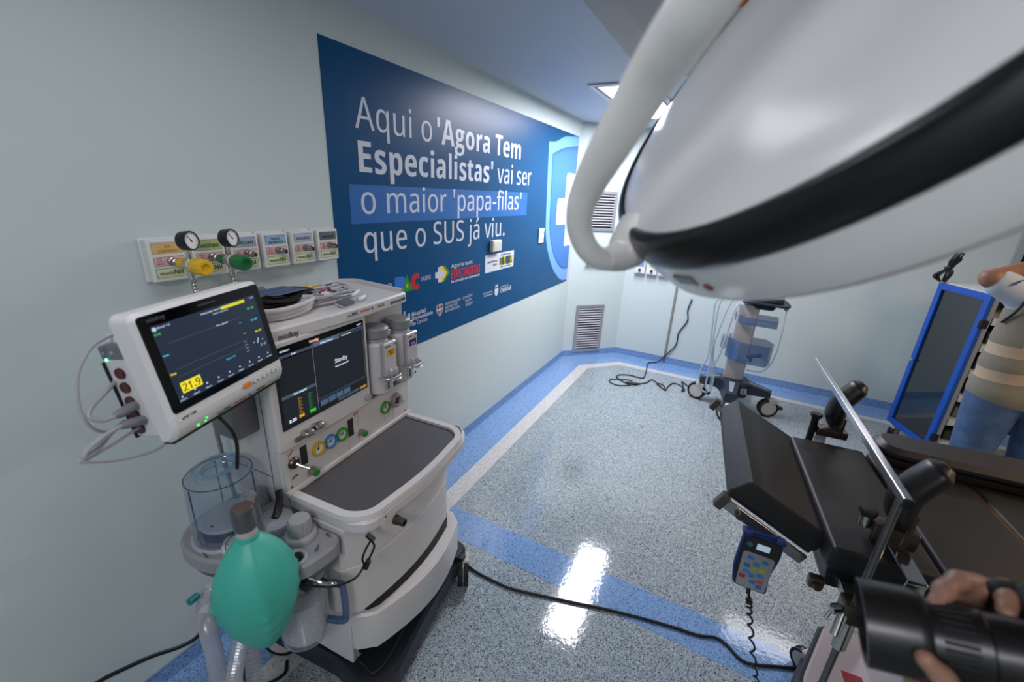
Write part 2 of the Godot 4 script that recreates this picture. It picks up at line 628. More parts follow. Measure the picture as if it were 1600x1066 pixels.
# ---------------------------------------------------------------- the room
func room() -> void:
	var paint := M("mint wall paint", Color(0.765, 0.81, 0.805), 0.5, 0.0, 0.35)
	paint.normal_enabled = true
	paint.normal_texture = noise_tex(0.05, 3, true, 2.0)
	paint.normal_scale = 0.06
	paint.uv1_triplanar = true
	paint.uv1_world_triplanar = true
	var white := M("ceiling paint", Color(0.74, 0.76, 0.80), 0.55)
	var th := 0.12
	# floor: grey sheet with an inlaid blue border, a pale line and a blue band across the room
	var grey := vinyl("grey speckled vinyl", chips(Color(0.575, 0.62, 0.64), [Color(0.20, 0.23, 0.25), Color(0.40, 0.44, 0.46), Color(0.76, 0.80, 0.81), Color(0.06, 0.07, 0.09)], [9000, 20000, 24000, 7000], 1))
	var blue := vinyl("blue speckled vinyl", chips(Color(0.46, 0.59, 0.76), [Color(0.30, 0.42, 0.60), Color(0.58, 0.71, 0.87), Color(0.12, 0.18, 0.30)], [16000, 22000, 4500], 2))
	var pale := vinyl("pale speckled vinyl", chips(Color(0.76, 0.755, 0.75), [Color(0.40, 0.38, 0.38), Color(0.62, 0.60, 0.58), Color(0.86, 0.86, 0.86), Color(0.2, 0.2, 0.2)], [5000, 9000, 9000, 900], 3))
	var out := PackedVector2Array([Vector2(WX, FZ), Vector2(WX, CZ), Vector2(CX, BZ), Vector2(RX, BZ), Vector2(RX, FZ)])
	struct("floor", slab(out, -th, 0.0, 0.0), grey)
	var wo := [Vector2(-1.286, FZ), Vector2(-1.286, -4.165), Vector2(-0.935, -4.515), Vector2(RX, -4.49)]
	var wi := [Vector2(-1.178, FZ), Vector2(-1.178, -4.125), Vector2(-0.905, -4.432), Vector2(RX, -4.43)]
	var blue_poly := PackedVector2Array([Vector2(WX, FZ), Vector2(WX, CZ), Vector2(CX, BZ), Vector2(RX, BZ)])
	for k in range(3, -1, -1): blue_poly.append(wo[k])
	var pale_poly := PackedVector2Array(wo)
	for k in range(3, -1, -1): pale_poly.append(wi[k])
	struct("trim_1", slab(blue_poly, 0.0, 0.0008, 0.0), blue)
	struct("trim_2", slab(pale_poly, 0.0, 0.0008, 0.0), pale)
	struct("trim_3", slab(PackedVector2Array([Vector2(-1.178, -1.475), Vector2(-1.178, -1.665), Vector2(RX, -1.655), Vector2(RX, -1.465)]), 0.0, 0.0008, 0.0), blue)
	# walls, with thickness
	struct("wall_left", bx(WX - th, WX, 0, HH, CZ, FZ + th, 0), paint)
	struct("wall_corner", slab(PackedVector2Array([Vector2(WX, CZ), Vector2(CX, BZ), Vector2(CX - 0.1, BZ - th), Vector2(WX - th, CZ - 0.1)]), 0.0, HH, 0.0), paint)
	var dx := 1.95
	struct("wall_back", join([bx(CX - 0.1, dx, 0, HH, BZ - th, BZ, 0), bx(dx, RX + th, 2.05, HH, BZ - th, BZ, 0)]), paint)
	struct("wall_right", bx(RX, RX + th, 0, HH, BZ - th, FZ + th, 0), paint)
	struct("wall_rear", bx(WX - th, RX + th, 0, HH, FZ, FZ + th, 0), paint)
	struct("ceiling", bx(WX - th, RX + th, HH, HH + th, BZ - th - 0.9, FZ + th, 0), white)
	# dark passage behind the door opening
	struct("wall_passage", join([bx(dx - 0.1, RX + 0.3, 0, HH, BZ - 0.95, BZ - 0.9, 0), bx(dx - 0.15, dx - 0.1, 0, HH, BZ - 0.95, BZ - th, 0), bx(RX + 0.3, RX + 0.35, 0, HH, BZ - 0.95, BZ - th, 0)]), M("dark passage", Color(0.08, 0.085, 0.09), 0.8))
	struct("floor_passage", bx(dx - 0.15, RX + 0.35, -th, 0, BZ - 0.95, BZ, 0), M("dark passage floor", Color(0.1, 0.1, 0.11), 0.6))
	var dm := M("door frame", Color(0.62, 0.65, 0.66), 0.35, 0.2)
	var door := Node3D.new()
	door.name = "door_1"
	door.set_meta("kind", "structure")
	door.position = Vector3(dx, 0, BZ)
	add_child(door)
	obj("frame", join([bx(-0.05, 0.0, 0, 2.10, -0.02, 0.025, 0.004), bx(-0.05, RX - dx, 2.05, 2.10, -0.02, 0.025, 0.004)]), dm, door)
	# coved base
	var bh := 0.068
	var lip := M("cove lip", Color(0.46, 0.56, 0.66), 0.4)
	struct("baseboard_left", bx(WX, WX + 0.006, 0, bh, CZ, FZ, 0.0), blue)
	struct("baseboard_corner", slab(PackedVector2Array([Vector2(WX, CZ), Vector2(CX, BZ), Vector2(CX, BZ + 0.0085), Vector2(WX + 0.0085, CZ)]), 0, bh, 0.0), blue)
	struct("baseboard_back", bx(CX, 1.90, 0, bh, BZ, BZ + 0.006, 0.0), blue)
	struct("trim_4", join([bx(WX, WX + 0.008, bh, bh + 0.004, CZ, FZ, 0.0), bx(CX, 1.90, bh, bh + 0.004, BZ, BZ + 0.008, 0.0)]), lip)
	# lowered ceiling field above the table
	struct("trim_5", bx(-0.637, 1.75, HH - 0.035, HH, -2.75, -0.75, 0.004), M("ceiling field", Color(0.60, 0.585, 0.56), 0.5))
	struct("trim_6", bx(-0.5, 1.6, HH - 0.05, HH - 0.035, -2.6, -0.9, 0.004), M("ceiling field inner", Color(0.56, 0.545, 0.52), 0.5))

# louvred return air grilles on the chamfer
func vent(label: String, y0: float, y1: float) -> void:
	var ex := Vector3(1, 0, -1).normalized()
	var n := Vector3(1, 0, 1).normalized()
	var mid := Vector3((WX + CX) / 2 - 0.02, 0, (CZ + BZ) / 2 + 0.02)
	var base := Vector3(-1.338, y0, -4.515)
	base -= n * (base - Vector3(WX, y0, CZ)).dot(n)
	var o := thing("wall_vent", label, "vent", Transform3D(Basis(ex, Vector3.UP, n), base))
	var h := y1 - y0
	var w := 0.172
	var al := M("anodised aluminium", Color(0.66, 0.67, 0.70), 0.38, 0.55)
	obj("backing", bx(-w + 0.02, w - 0.02, 0.02, h - 0.02, -0.001, 0.001, 0), M("vent dark", Color(0.05, 0.055, 0.07), 0.8), o)
	obj("frame", join([bx(-w, -w + 0.034, 0, h, 0, 0.014, 0.003), bx(w - 0.034, w, 0, h, 0, 0.014, 0.003), bx(-w + 0.03, w - 0.03, 0, 0.034, 0, 0.0135, 0.003), bx(-w + 0.03, w - 0.03, h - 0.034, h, 0, 0.0135, 0.003)]), al, o)
	var cnt := 17 if h > 0.5 else 12
	var step := (h - 0.075) / cnt
	var sm := mesh_of(bx(-w + 0.03, w - 0.03, -0.0014, 0.0014, -0.0095, 0.0095, 0.0008))
	var lm := M("louvre", Color(0.80, 0.80, 0.83), 0.4, 0.35)
	for i in cnt:
		node("slat", sm, lm, o, T(0, 0.042 + step * (i + 0.5), 0.009, 30, 0, 0))

func far_corner() -> void:
	vent("lower louvred metal air vent on the angled corner wall, just above the blue baseboard", 0.045, 0.60)
	vent("upper louvred metal air vent on the angled corner wall, beside the curved lamp handle", 1.40, 1.80)
	# conduit on the back wall
	var pm := M("grey conduit", Color(0.56, 0.55, 0.54), 0.5, 0.2)
	single("wall_conduit", join([bx(-0.507, -0.485, 0.03, 1.06, BZ, BZ + 0.016, 0.003)]), pm, "thin grey vertical conduit on the back wall, left of the wheeled cart", "conduit")
	# gas boxes on the back wall, mostly behind the lamp
	var bmat := M("outlet plastic", Color(0.84, 0.845, 0.83), 0.4)
	var k := 0
	for x in [-0.90, -0.775, -0.65]:
		var o := thing("wall_gas_outlet", ["pale gas outlet box on the back wall with blue label, under the lamp handle bracket", "cream gas outlet box on the back wall with dark socket, beside the blue labelled one", "cream gas outlet box on the back wall, hidden behind the lamp rim above the conduit"][k], "gas outlet", T(x, 0.975, BZ))
		obj("body", bx(-0.055, 0.055, 0, 0.135, 0, 0.05, 0.006), bmat, o)
		obj("name_plate", bx(-0.04, 0.04, 0.075, 0.122, 0.05, 0.0515, 0), M(["label blue", "label cream", "label cream"][k], [Color(0.45, 0.58, 0.74), Color(0.85, 0.80, 0.66), Color(0.85, 0.80, 0.66)][k], 0.5), o)
		obj("socket", xf(lathe([Vector2(0, 0.022), Vector2(0.012, 0.022), Vector2(0.014, 0.02), Vector2(0.014, 0)], 14), Transform3D(Basis.from_euler(RX90), Vector3(0.0, 0.04, 0.05))), M("brass dark", Color(0.35, 0.28, 0.2), 0.35, 0.8), o)
		k += 1
	# dark rail end on the chamfer
	var n := Vector3(1, 0, 1).normalized()
	var ex := Vector3(1, 0, -1).normalized()
	var p := Vector3(-1.345, 1.06, -4.50)
	p -= n * (p - Vector3(WX, 1.06, CZ)).dot(n)
	var r := thing("wall_rail", "short dark blue wall rail on the angled corner wall behind the lamp handle", "rail", Transform3D(Basis(ex, Vector3.UP, n), p))
	obj("bar", bx(-0.11, 0.16, 0.0, 0.03, 0.03, 0.045, 0.004), M("dark blue rail", Color(0.14, 0.20, 0.30), 0.45), r)
	obj("bracket", join([bx(-0.08, -0.06, 0.004, 0.026, 0, 0.032, 0.002), bx(0.11, 0.13, 0.004, 0.026, 0, 0.032, 0.002)]), M("anodised aluminium"), r)


# ---------------------------------------------------------------- the mural with its print
func mural() -> void:
	var S0 := 1.302
	var S1 := 4.222
	var o := thing("wall_mural", "large navy blue printed wall mural with white Portuguese lettering and a pale blue shield", "mural", Transform3D(Basis.from_euler(Vector3(0, PI / 2, 0)), Vector3(WX, 0.885, -S0)))
	# local: x along the wall, y up from the lower edge, z out of the wall
	var Y0 := 0.885
	var navy := M("mural navy", Color(0.0, 0.28, 0.46), 0.36, 0.0, 0.32)
	obj("sheet", bx(0, S1 - S0, 0, 2.272 - Y0, 0, 0.0015, 0), navy, o)
	var wh := M("print white", Color(0.80, 0.82, 0.86), 0.4)
	var Z := 0.0022
	var band := M("print band blue", Color(0.09, 0.38, 0.67), 0.4)
	obj("text_band", bx(1.397 - S0, 3.165 - S0, 1.579 - Y0, 1.747 - Y0, 0.0014, 0.0019, 0), band, o)
	for l in [["Aqui o", 1.455, 1.976, 0.126, 0.523, false, -0.08], ["'Agora Tem", 2.022, 1.975, 0.124, 0.993, true, 0.0], ["Especialistas'", 1.462, 1.801, 0.126, 1.16, true, 0.0], ["vai ser", 2.682, 1.80, 0.126, 0.534, false, 0.0], ["o maior 'papa-filas'", 1.460, 1.622, 0.124, 1.60, false, 0.0], ["que o SUS já viu.", 1.460, 1.443, 0.126, 1.356, false, 0.0]]:
		text(o, l[0], T(l[1] - S0, l[2] - Y0, Z - 0.0005), l[3], wh, l[4], l[5], "Droid Sans", l[6])
	# the shield, in soft relief shades of blue
	var sh := [Vector3(3.515, 2.155, 0.02), Vector3(3.66, 2.165, 0.1), Vector3(3.86, 2.235, 0.08), Vector3(4.222, 2.272, 0.0), Vector3(4.222, 0.90, 0.0), Vector3(4.05, 0.915, 0.1), Vector3(3.80, 1.06, 0.3), Vector3(3.575, 1.35, 0.25)]
	var outer := PackedVector2Array()
	for p in rpoly(sh, 6): outer.append(p - Vector2(S0, Y0))
	obj("shield_rim", prism(outer, 0.0014, 0.0020, 0.0), M("shield rim", Color(0.30, 0.53, 0.80), 0.4), o)
	var inn := PackedVector2Array()
	for p in rpoly([Vector3(3.605, 2.07, 0.03), Vector3(3.86, 2.14, 0.1), Vector3(4.222, 2.19, 0.0), Vector3(4.222, 1.02, 0.0), Vector3(4.05, 1.03, 0.1), Vector3(3.83, 1.16, 0.25), Vector3(3.655, 1.40, 0.2)], 6): inn.append(p - Vector2(S0, Y0))
	obj("shield_line", prism(inn, 0.0019, 0.0024, 0.0), M("shield line", Color(0.10, 0.32, 0.62), 0.4), o)
	for k in 6: obj("shield_field", prism(inset(inn, 0.012 + 0.020 * k), 0.0023, 0.00245 + 0.00006 * k, 0.0), M("shield field %d" % k, Color(0.18, 0.42, 0.74).lerp(Color(0.33, 0.58, 0.86), k / 5.0), 0.4), o)
	for k in 2: obj("shield_sheen", prism(inset(outer, 0.006 + 0.012 * k), 0.0014, 0.00205 + 0.00004 * k, 0.0), M("shield sheen %d" % k, Color(0.42, 0.64, 0.88).lerp(Color(0.36, 0.58, 0.84), float(k)), 0.4), o)
	var cross := PackedVector2Array()
	for p in rpoly([Vector3(3.80, 1.475, 0.03), Vector3(3.80, 1.71, 0.03), Vector3(3.985, 1.71, 0.01), Vector3(3.985, 1.94, 0.04), Vector3(4.222, 1.94, 0.0), Vector3(4.222, 1.26, 0.0), Vector3(4.05, 1.26, 0.03), Vector3(4.05, 1.475, 0.01)], 4): cross.append(p - Vector2(S0, Y0))
	obj("shield_cross", prism(cross, 0.0027, 0.0034, 0.0), M("print cross", Color(0.86, 0.90, 0.96), 0.35), o)
	# logos
	var P := Vector2(-S0, -Y0)
	text(o, "NOVO", T(1.478 + P.x, 1.243 + P.y, Z), 0.034, wh, 0.152, false, "Droid Sans", -0.2)
	var z0 := 0.0014
	var z1 := 0.0022
	obj("logo", prism(rpoly([Vector3(1.651 + P.x, 1.219 + P.y, 0), Vector3(1.651 + P.x, 1.30 + P.y, 0), Vector3(1.735 + P.x, 1.30 + P.y, 0.05), Vector3(1.728 + P.x, 1.235 + P.y, 0.04), Vector3(1.69 + P.x, 1.235 + P.y, 0), Vector3(1.69 + P.x, 1.219 + P.y, 0)]), z0, z1, 0), M("logo blue", Color(0.16, 0.44, 0.80), 0.4), o)
	obj("logo", prism(PackedVector2Array([Vector2(1.70 + P.x, 1.212 + P.y), Vector2(1.745 + P.x, 1.305 + P.y), Vector2(1.79 + P.x, 1.212 + P.y)]), z0, z1 + 0.0003, 0), M("logo green", Color(0.16, 0.55, 0.16), 0.4), o)
	obj("logo", prism(PackedVector2Array([Vector2(1.735 + P.x, 1.235 + P.y), Vector2(1.745 + P.x, 1.257 + P.y), Vector2(1.755 + P.x, 1.235 + P.y)]), z0, z1 + 0.0006, 0), M("logo yellow", Color(0.90, 0.75, 0.12), 0.4), o)
	var cpts := []
	for i in 13:
		var a := deg_to_rad(50 + 260.0 * i / 12)
		cpts.append(Vector2(1.82 + cos(a) * 0.045, 1.255 + sin(a) * 0.047))
	for i in 13:
		var a := deg_to_rad(310 - 260.0 * i / 12)
		cpts.append(Vector2(1.826 + cos(a) * 0.017, 1.255 + sin(a) * 0.018))
	var cp := PackedVector2Array()
	for p in cpts: cp.append(p + Vector2(P.x, P.y))
	obj("logo", prism(cp, z0, z1, 0), M("logo red", Color(0.75, 0.12, 0.14), 0.4), o)
	text(o, "SAÚDE", T(1.859 + P.x, 1.25 + P.y, Z), 0.024, wh, 0.09)
	# cross with arrow
	var plus := plus_shape(2.035 + P.x, 1.263 + P.y, 0.045, 0.018)
	obj("logo", prism(PackedVector2Array([Vector2(2.06 + P.x, 1.312 + P.y), Vector2(2.085 + P.x, 1.312 + P.y), Vector2(2.136 + P.x, 1.265 + P.y), Vector2(2.08 + P.x, 1.215 + P.y), Vector2(2.055 + P.x, 1.215 + P.y), Vector2(2.108 + P.x, 1.265 + P.y)]), z0, z1, 0), M("logo green"), o)
	obj("logo", prism(PackedVector2Array([Vector2(2.035 + P.x, 1.312 + P.y), Vector2(2.062 + P.x, 1.312 + P.y), Vector2(2.112 + P.x, 1.265 + P.y), Vector2(2.058 + P.x, 1.215 + P.y), Vector2(2.03 + P.x, 1.215 + P.y), Vector2(2.03 + P.x, 1.265 + P.y)]), z0, z1 + 0.0002, 0), M("logo yellow"), o)
	obj("logo", prism(plus, z0, z1 + 0.0004, 0), wh, o)
	text(o, "Agora tem", T(2.149 + P.x, 1.286 + P.y, Z), 0.026, wh, 0.237)
	text(o, "ESPECIALISTAS", T(2.147 + P.x, 1.218 + P.y, Z), 0.054, M("logo bright red", Color(0.80, 0.12, 0.17), 0.4), 0.338, true)
	text(o, "Da consulta ao tratamento", T(2.147 + P.x, 1.193 + P.y, Z), 0.016, wh, 0.334, true)
	# white plate print with the government mark
	obj("logo_plate", bx(2.554 + P.x, 2.982 + P.x, 1.197 + P.y, 1.321 + P.y, z0, z1, 0), wh, o)
	var dk := M("print dark", Color(0.16, 0.18, 0.22), 0.5)
	text(o, "MINISTÉRIO DA", T(2.585 + P.x, 1.262 + P.y, Z), 0.013, dk, 0.135, true)
	text(o, "SAÚDE", T(2.66 + P.x, 1.237 + P.y, Z), 0.013, dk, 0.06, true)
	text(o, "GOVERNO FEDERAL", T(2.775 + P.x, 1.298 + P.y, Z), 0.010, dk, 0.16, true)
	var bc := [Color(0.86, 0.70, 0.12), Color(0.10, 0.50, 0.22), Color(0.86, 0.70, 0.12), Color(0.14, 0.26, 0.60), Color(0.10, 0.50, 0.22), Color(0.86, 0.70, 0.12)]
	for i in 6:
		obj("logo", bx(2.756 + 0.034 * i + P.x, 2.79 + 0.034 * i + P.x, 1.226 + P.y, 1.288 + P.y, z0, z1 + 0.0002, 0), M("flag %d" % i, bc[i], 0.5), o)
	text(o, "BRASIL", T(2.758 + P.x, 1.234 + P.y, Z + 0.0003), 0.046, dk, 0.2, true)
	text(o, "UNIÃO E RECONSTRUÇÃO", T(2.775 + P.x, 1.211 + P.y, Z), 0.008, dk, 0.165)
	# lower row
	text(o, "al", T(1.665 + P.x, 1.014 + P.y, Z), 0.085, wh, 0.055, true)
	obj("logo", bx(1.747 + P.x, 1.759 + P.x, 1.010 + P.y, 1.086 + P.y, z0, z1, 0), wh, o)
	text(o, "Hospital", T(1.775 + P.x, 1.063 + P.y, Z), 0.023, wh, 0.118, true)
	text(o, "Universitário", T(1.775 + P.x, 1.036 + P.y, Z), 0.022, wh, 0.185, true)
	text(o, "de Canoas", T(1.775 + P.x, 1.008 + P.y, Z), 0.020, wh, 0.135)
	var crest := PackedVector2Array()
	for p in rpoly([Vector3(1.998, 1.076, 0.004), Vector3(2.03, 1.084, 0.02), Vector3(2.064, 1.076, 0.004), Vector3(2.064, 1.035, 0.03), Vector3(2.031, 1.003, 0.01), Vector3(1.998, 1.035, 0.03)], 4): crest.append(p + Vector2(P.x, P.y))
	obj("logo", prism(crest, z0, z1, 0), wh, o)
	obj("logo", prism(inset(crest, 0.004), z0, z1 + 0.0002, 0), M("crest red", Color(0.45, 0.16, 0.20), 0.5), o)
	obj("logo", join([bx(2.026 + P.x, 2.036 + P.x, 1.008 + P.y, 1.08 + P.y, z0, z1 + 0.0004, 0), bx(2.0 + P.x, 2.062 + P.x, 1.043 + P.y, 1.053 + P.y, z0, z1 + 0.0004, 0)]), wh, o)
	text(o, "ASSOCIAÇÃO", T(2.086 + P.x, 1.064 + P.y, Z), 0.015, wh, 0.166, false, "Droid Serif")
	text(o, "SAÚDE EM", T(2.086 + P.x, 1.040 + P.y, Z), 0.015, wh, 0.13, false, "Droid Serif")
	text(o, "MOVIMENTO", T(2.086 + P.x, 1.016 + P.y, Z), 0.015, wh, 0.16, false, "Droid Serif")
	text(o, "Cuidar", T(2.283 + P.x, 1.061 + P.y, Z, 0, 0, 4), 0.02, wh, 0.115, false, "Droid Serif", -0.3)
	text(o, "para", T(2.31 + P.x, 1.036 + P.y, Z, 0, 0, 4), 0.02, wh, 0.075, false, "Droid Serif", -0.3)
	text(o, "sempre", T(2.315 + P.x, 1.008 + P.y, Z, 0, 0, 4), 0.02, wh, 0.085, false, "Droid Serif", -0.3)
	text(o, "Secretaria", T(2.531 + P.x, 1.046 + P.y, Z), 0.013, wh, 0.13)
	text(o, "Municipal", T(2.55 + P.x, 1.026 + P.y, Z), 0.013, wh, 0.115)
	var arms := PackedVector2Array()
	for p in rpoly([Vector3(2.70, 1.06, 0.002), Vector3(2.755, 1.06, 0.002), Vector3(2.755, 1.02, 0.02), Vector3(2.728, 0.998, 0.01), Vector3(2.70, 1.02, 0.02)], 4): arms.append(p + Vector2(P.x, P.y))
	obj("logo", prism(arms, z0, z1, 0), wh, o)
	obj("logo", prism(inset(arms, 0.005), z0, z1 + 0.0002, 0), navy, o)
	obj("logo", join([bx(2.706 + P.x, 2.749 + P.x, 1.07 + P.y, 1.078 + P.y, z0, z1, 0), bx(2.712 + P.x, 2.718 + P.x, 1.078 + P.y, 1.09 + P.y, z0, z1, 0), bx(2.725 + P.x, 2.731 + P.x, 1.078 + P.y, 1.09 + P.y, z0, z1, 0), bx(2.738 + P.x, 2.744 + P.x, 1.078 + P.y, 1.09 + P.y, z0, z1, 0), bx(2.722 + P.x, 2.734 + P.x, 1.02 + P.y, 1.045 + P.y, z0, z1 + 0.0004, 0)]), wh, o)
	text(o, "PREFEITURA DE", T(2.79 + P.x, 1.054 + P.y, Z), 0.011, wh, 0.12)
	text(o, "CANOAS", T(2.785 + P.x, 1.014 + P.y, Z), 0.032, wh, 0.176, true)
	# two switch plates screwed on over the print
	plate(2.669, 1.382, 0.125, 0.078, false)
	plate(3.471, 1.40, 0.10, 0.125, true)



func plus_shape(x: float, y: float, a: float, b: float) -> PackedVector2Array:
	return PackedVector2Array([Vector2(x - a, y - b), Vector2(x - b, y - b), Vector2(x - b, y - a), Vector2(x + b, y - a), Vector2(x + b, y - b), Vector2(x + a, y - b), Vector2(x + a, y + b), Vector2(x + b, y + b), Vector2(x + b, y + a), Vector2(x - b, y + a), Vector2(x - b, y + b), Vector2(x - a, y + b)])

func plate(s: float, y: float, w: float, h: float, sockets: bool) -> void:
	var o := thing("wall_plate", "white four-socket wall plate on the mural, beside the pale blue shield" if sockets else "white blank wall plate on the mural, above the white government logo", "wall plate", Transform3D(Basis.from_euler(Vector3(0, PI / 2, 0)), Vector3(WX + 0.002, y - h / 2, -s)), "white plates screwed onto the mural")
	var pl := M("plate plastic", Color(0.83, 0.83, 0.82), 0.35)
	obj("cover", bx(-w / 2, w / 2, 0, h, 0, 0.012 if sockets else 0.03, 0.005, 2), pl, o)
	if sockets:
		var dk := M("socket dark", Color(0.12, 0.12, 0.13), 0.5)
		for sx in [-0.022, 0.022]:
			for sy in [0.038, 0.088]:
				obj("socket", prism(rrect(sx - 0.016, sx + 0.016, sy - 0.009, sy + 0.009, 0.006), 0.0118, 0.0135, 0.0006), M("socket white", Color(0.75, 0.75, 0.74), 0.4), o)
				for k in [-0.008, 0.0, 0.008]:
					obj("socket_hole", xf(cyl(0.0026, 0.001, 0.0002, 10), Transform3D(Basis.from_euler(RX90), Vector3(sx + k, sy, 0.0135))), dk, o)
	else:
		obj("inner_plate", bx(-w / 2 + 0.014, w / 2 - 0.014, 0.013, h - 0.013, 0.029, 0.032, 0.001), M("plate cream", Color(0.80, 0.79, 0.74), 0.4), o)


# ---------------------------------------------------------------- six gas outlets on the mural wall
func gas_outlets() -> void:
	var pl := M("outlet plastic", Color(0.84, 0.845, 0.83), 0.4)
	var ink := M("ink", Color(0.06, 0.06, 0.07), 0.5)
	var defs := [
		["AR COMPRIMIDO", Color(0.84, 0.70, 0.47), Color(0.72, 0.48, 0.14), "white gas outlet box with amber name plate carrying the yellow-knobbed regulator"],
		["OXIGÊNIO", Color(0.66, 0.72, 0.50), Color(0.08, 0.12, 0.05), "white gas outlet box with green OXIGÊNIO plate carrying the green regulator"],
		["VÁCUO", Color(0.60, 0.67, 0.74), Color(0.1, 0.12, 0.15), "white gas outlet box with grey VÁCUO plate and a bare steel nozzle"],
		["ÓXIDO NITROSO", Color(0.55, 0.68, 0.80), Color(0.05, 0.07, 0.12), "white gas outlet box with blue ÓXIDO NITROSO plate and a steel nozzle"],
		["NITROGÊNIO", Color(0.66, 0.72, 0.78), Color(0.15, 0.18, 0.22), "white gas outlet box with pale NITROGÊNIO plate, second from the mural edge"],
		["AUXILIAR", Color(0.36, 0.40, 0.44), Color(0.06, 0.06, 0.07), "white gas outlet box with dark grey plate, right at the mural edge"]]
	var steel := M("steel", Color(0.62, 0.61, 0.60), 0.22, 0.9)
	for i in 6:
		var z := -0.655 - 0.1145 * i
		var o := thing("gas_outlet", defs[i][3], "gas outlet", Transform3D(Basis.from_euler(Vector3(0, PI / 2, 0)), Vector3(WX, 1.445, z)), "medical gas outlet boxes in a row on the wall")
		obj("body", xf(prism(rrect(-0.049, 0.049, 0, 0.124, 0.005), 0, 0.046, 0.004), T(0, 0, -0.0)), pl, o)
		obj("back_flange", xf(prism(rrect(-0.053, 0.053, -0.003, 0.127, 0.006), 0, 0.012, 0.003), T(0, 0, 0)), pl, o)
		var k := 0
		for r in [[0.083, 0.115, defs[i][1], 0.040], [0.047, 0.074, Color(0.86, 0.70, 0.68), 0.040], [0.012, 0.040, Color(0.80, 0.83, 0.66), 0.040]]:
			obj("label_border", bx(-r[3], r[3], r[0], r[1], 0.0455, 0.0463, 0), (M("amber ink", Color(0.66, 0.44, 0.14), 0.5) if i == 0 and k == 0 else ink) if k != 1 else M("label edge red", Color(0.45, 0.15, 0.15), 0.5), o)
			obj("label_plate", bx(-r[3] + 0.0011, r[3] - 0.0011, r[0] + 0.0011, r[1] - 0.0011, 0.046, 0.047, 0), M("label %d %d" % [i if k == 0 else 9, k], r[2], 0.5), o)
			k += 1
		var words: PackedStringArray = defs[i][0].split(" ")
		if words.size() == 1: text(o, words[0], T(-0.03, 0.0915, 0.0466), 0.010, M("gas ink %d" % i, defs[i][2], 0.5), 0.06, true)
		else:
			text(o, words[0], T(-0.017 if i > 0 else -0.008, 0.099, 0.0466), 0.008, M("gas ink %d" % i, defs[i][2], 0.5), 0.034 if i > 0 else 0.016, true)
			text(o, words[1], T(-0.028, 0.0865, 0.0466), 0.008, M("gas ink %d" % i), 0.056, true)
		var rt := M("red ink", Color(0.55, 0.22, 0.22), 0.5)
		text(o, "USO", T(-0.033, 0.066, 0.0466), 0.004, rt, 0.012, true)
		text(o, "SOB", T(-0.033, 0.059, 0.0466), 0.004, rt, 0.012, true)
		text(o, "RISCO", T(-0.033, 0.052, 0.0466), 0.004, rt, 0.017, true)
		text(o, "PRODUTO", T(-0.032, 0.021, 0.0466), 0.007, ink, 0.036, true)
		text(o, "Nil", T(0.006, 0.020, 0.0466), 0.014, M("green ink", Color(0.1, 0.3, 0.12), 0.5), 0.024, true)
		obj("nozzle", xf(lathe([Vector2(0, 0), Vector2(0.0125, 0), Vector2(0.0125, 0.012), Vector2(0.0095, 0.014), Vector2(0.0095, 0.02), Vector2(0.011, 0.021), Vector2(0.011, 0.032), Vector2(0.0085, 0.034), Vector2(0.0085, 0.046), Vector2(0.0055, 0.046), Vector2(0.005, 0.038), Vector2(0, 0.038)], 18), Transform3D(Basis.from_euler(RX90), Vector3(0.004, 0.0605, 0.046))), steel, o)
	regulator(0, Color(0.85, 0.68, 0.06), "pressure regulator with large yellow knob and round dial, plugged into the amber outlet", -0.655)
	regulator(1, Color(0.03, 0.42, 0.20), "pressure regulator with green knob and round dial, plugged into the oxygen outlet", -0.7695)

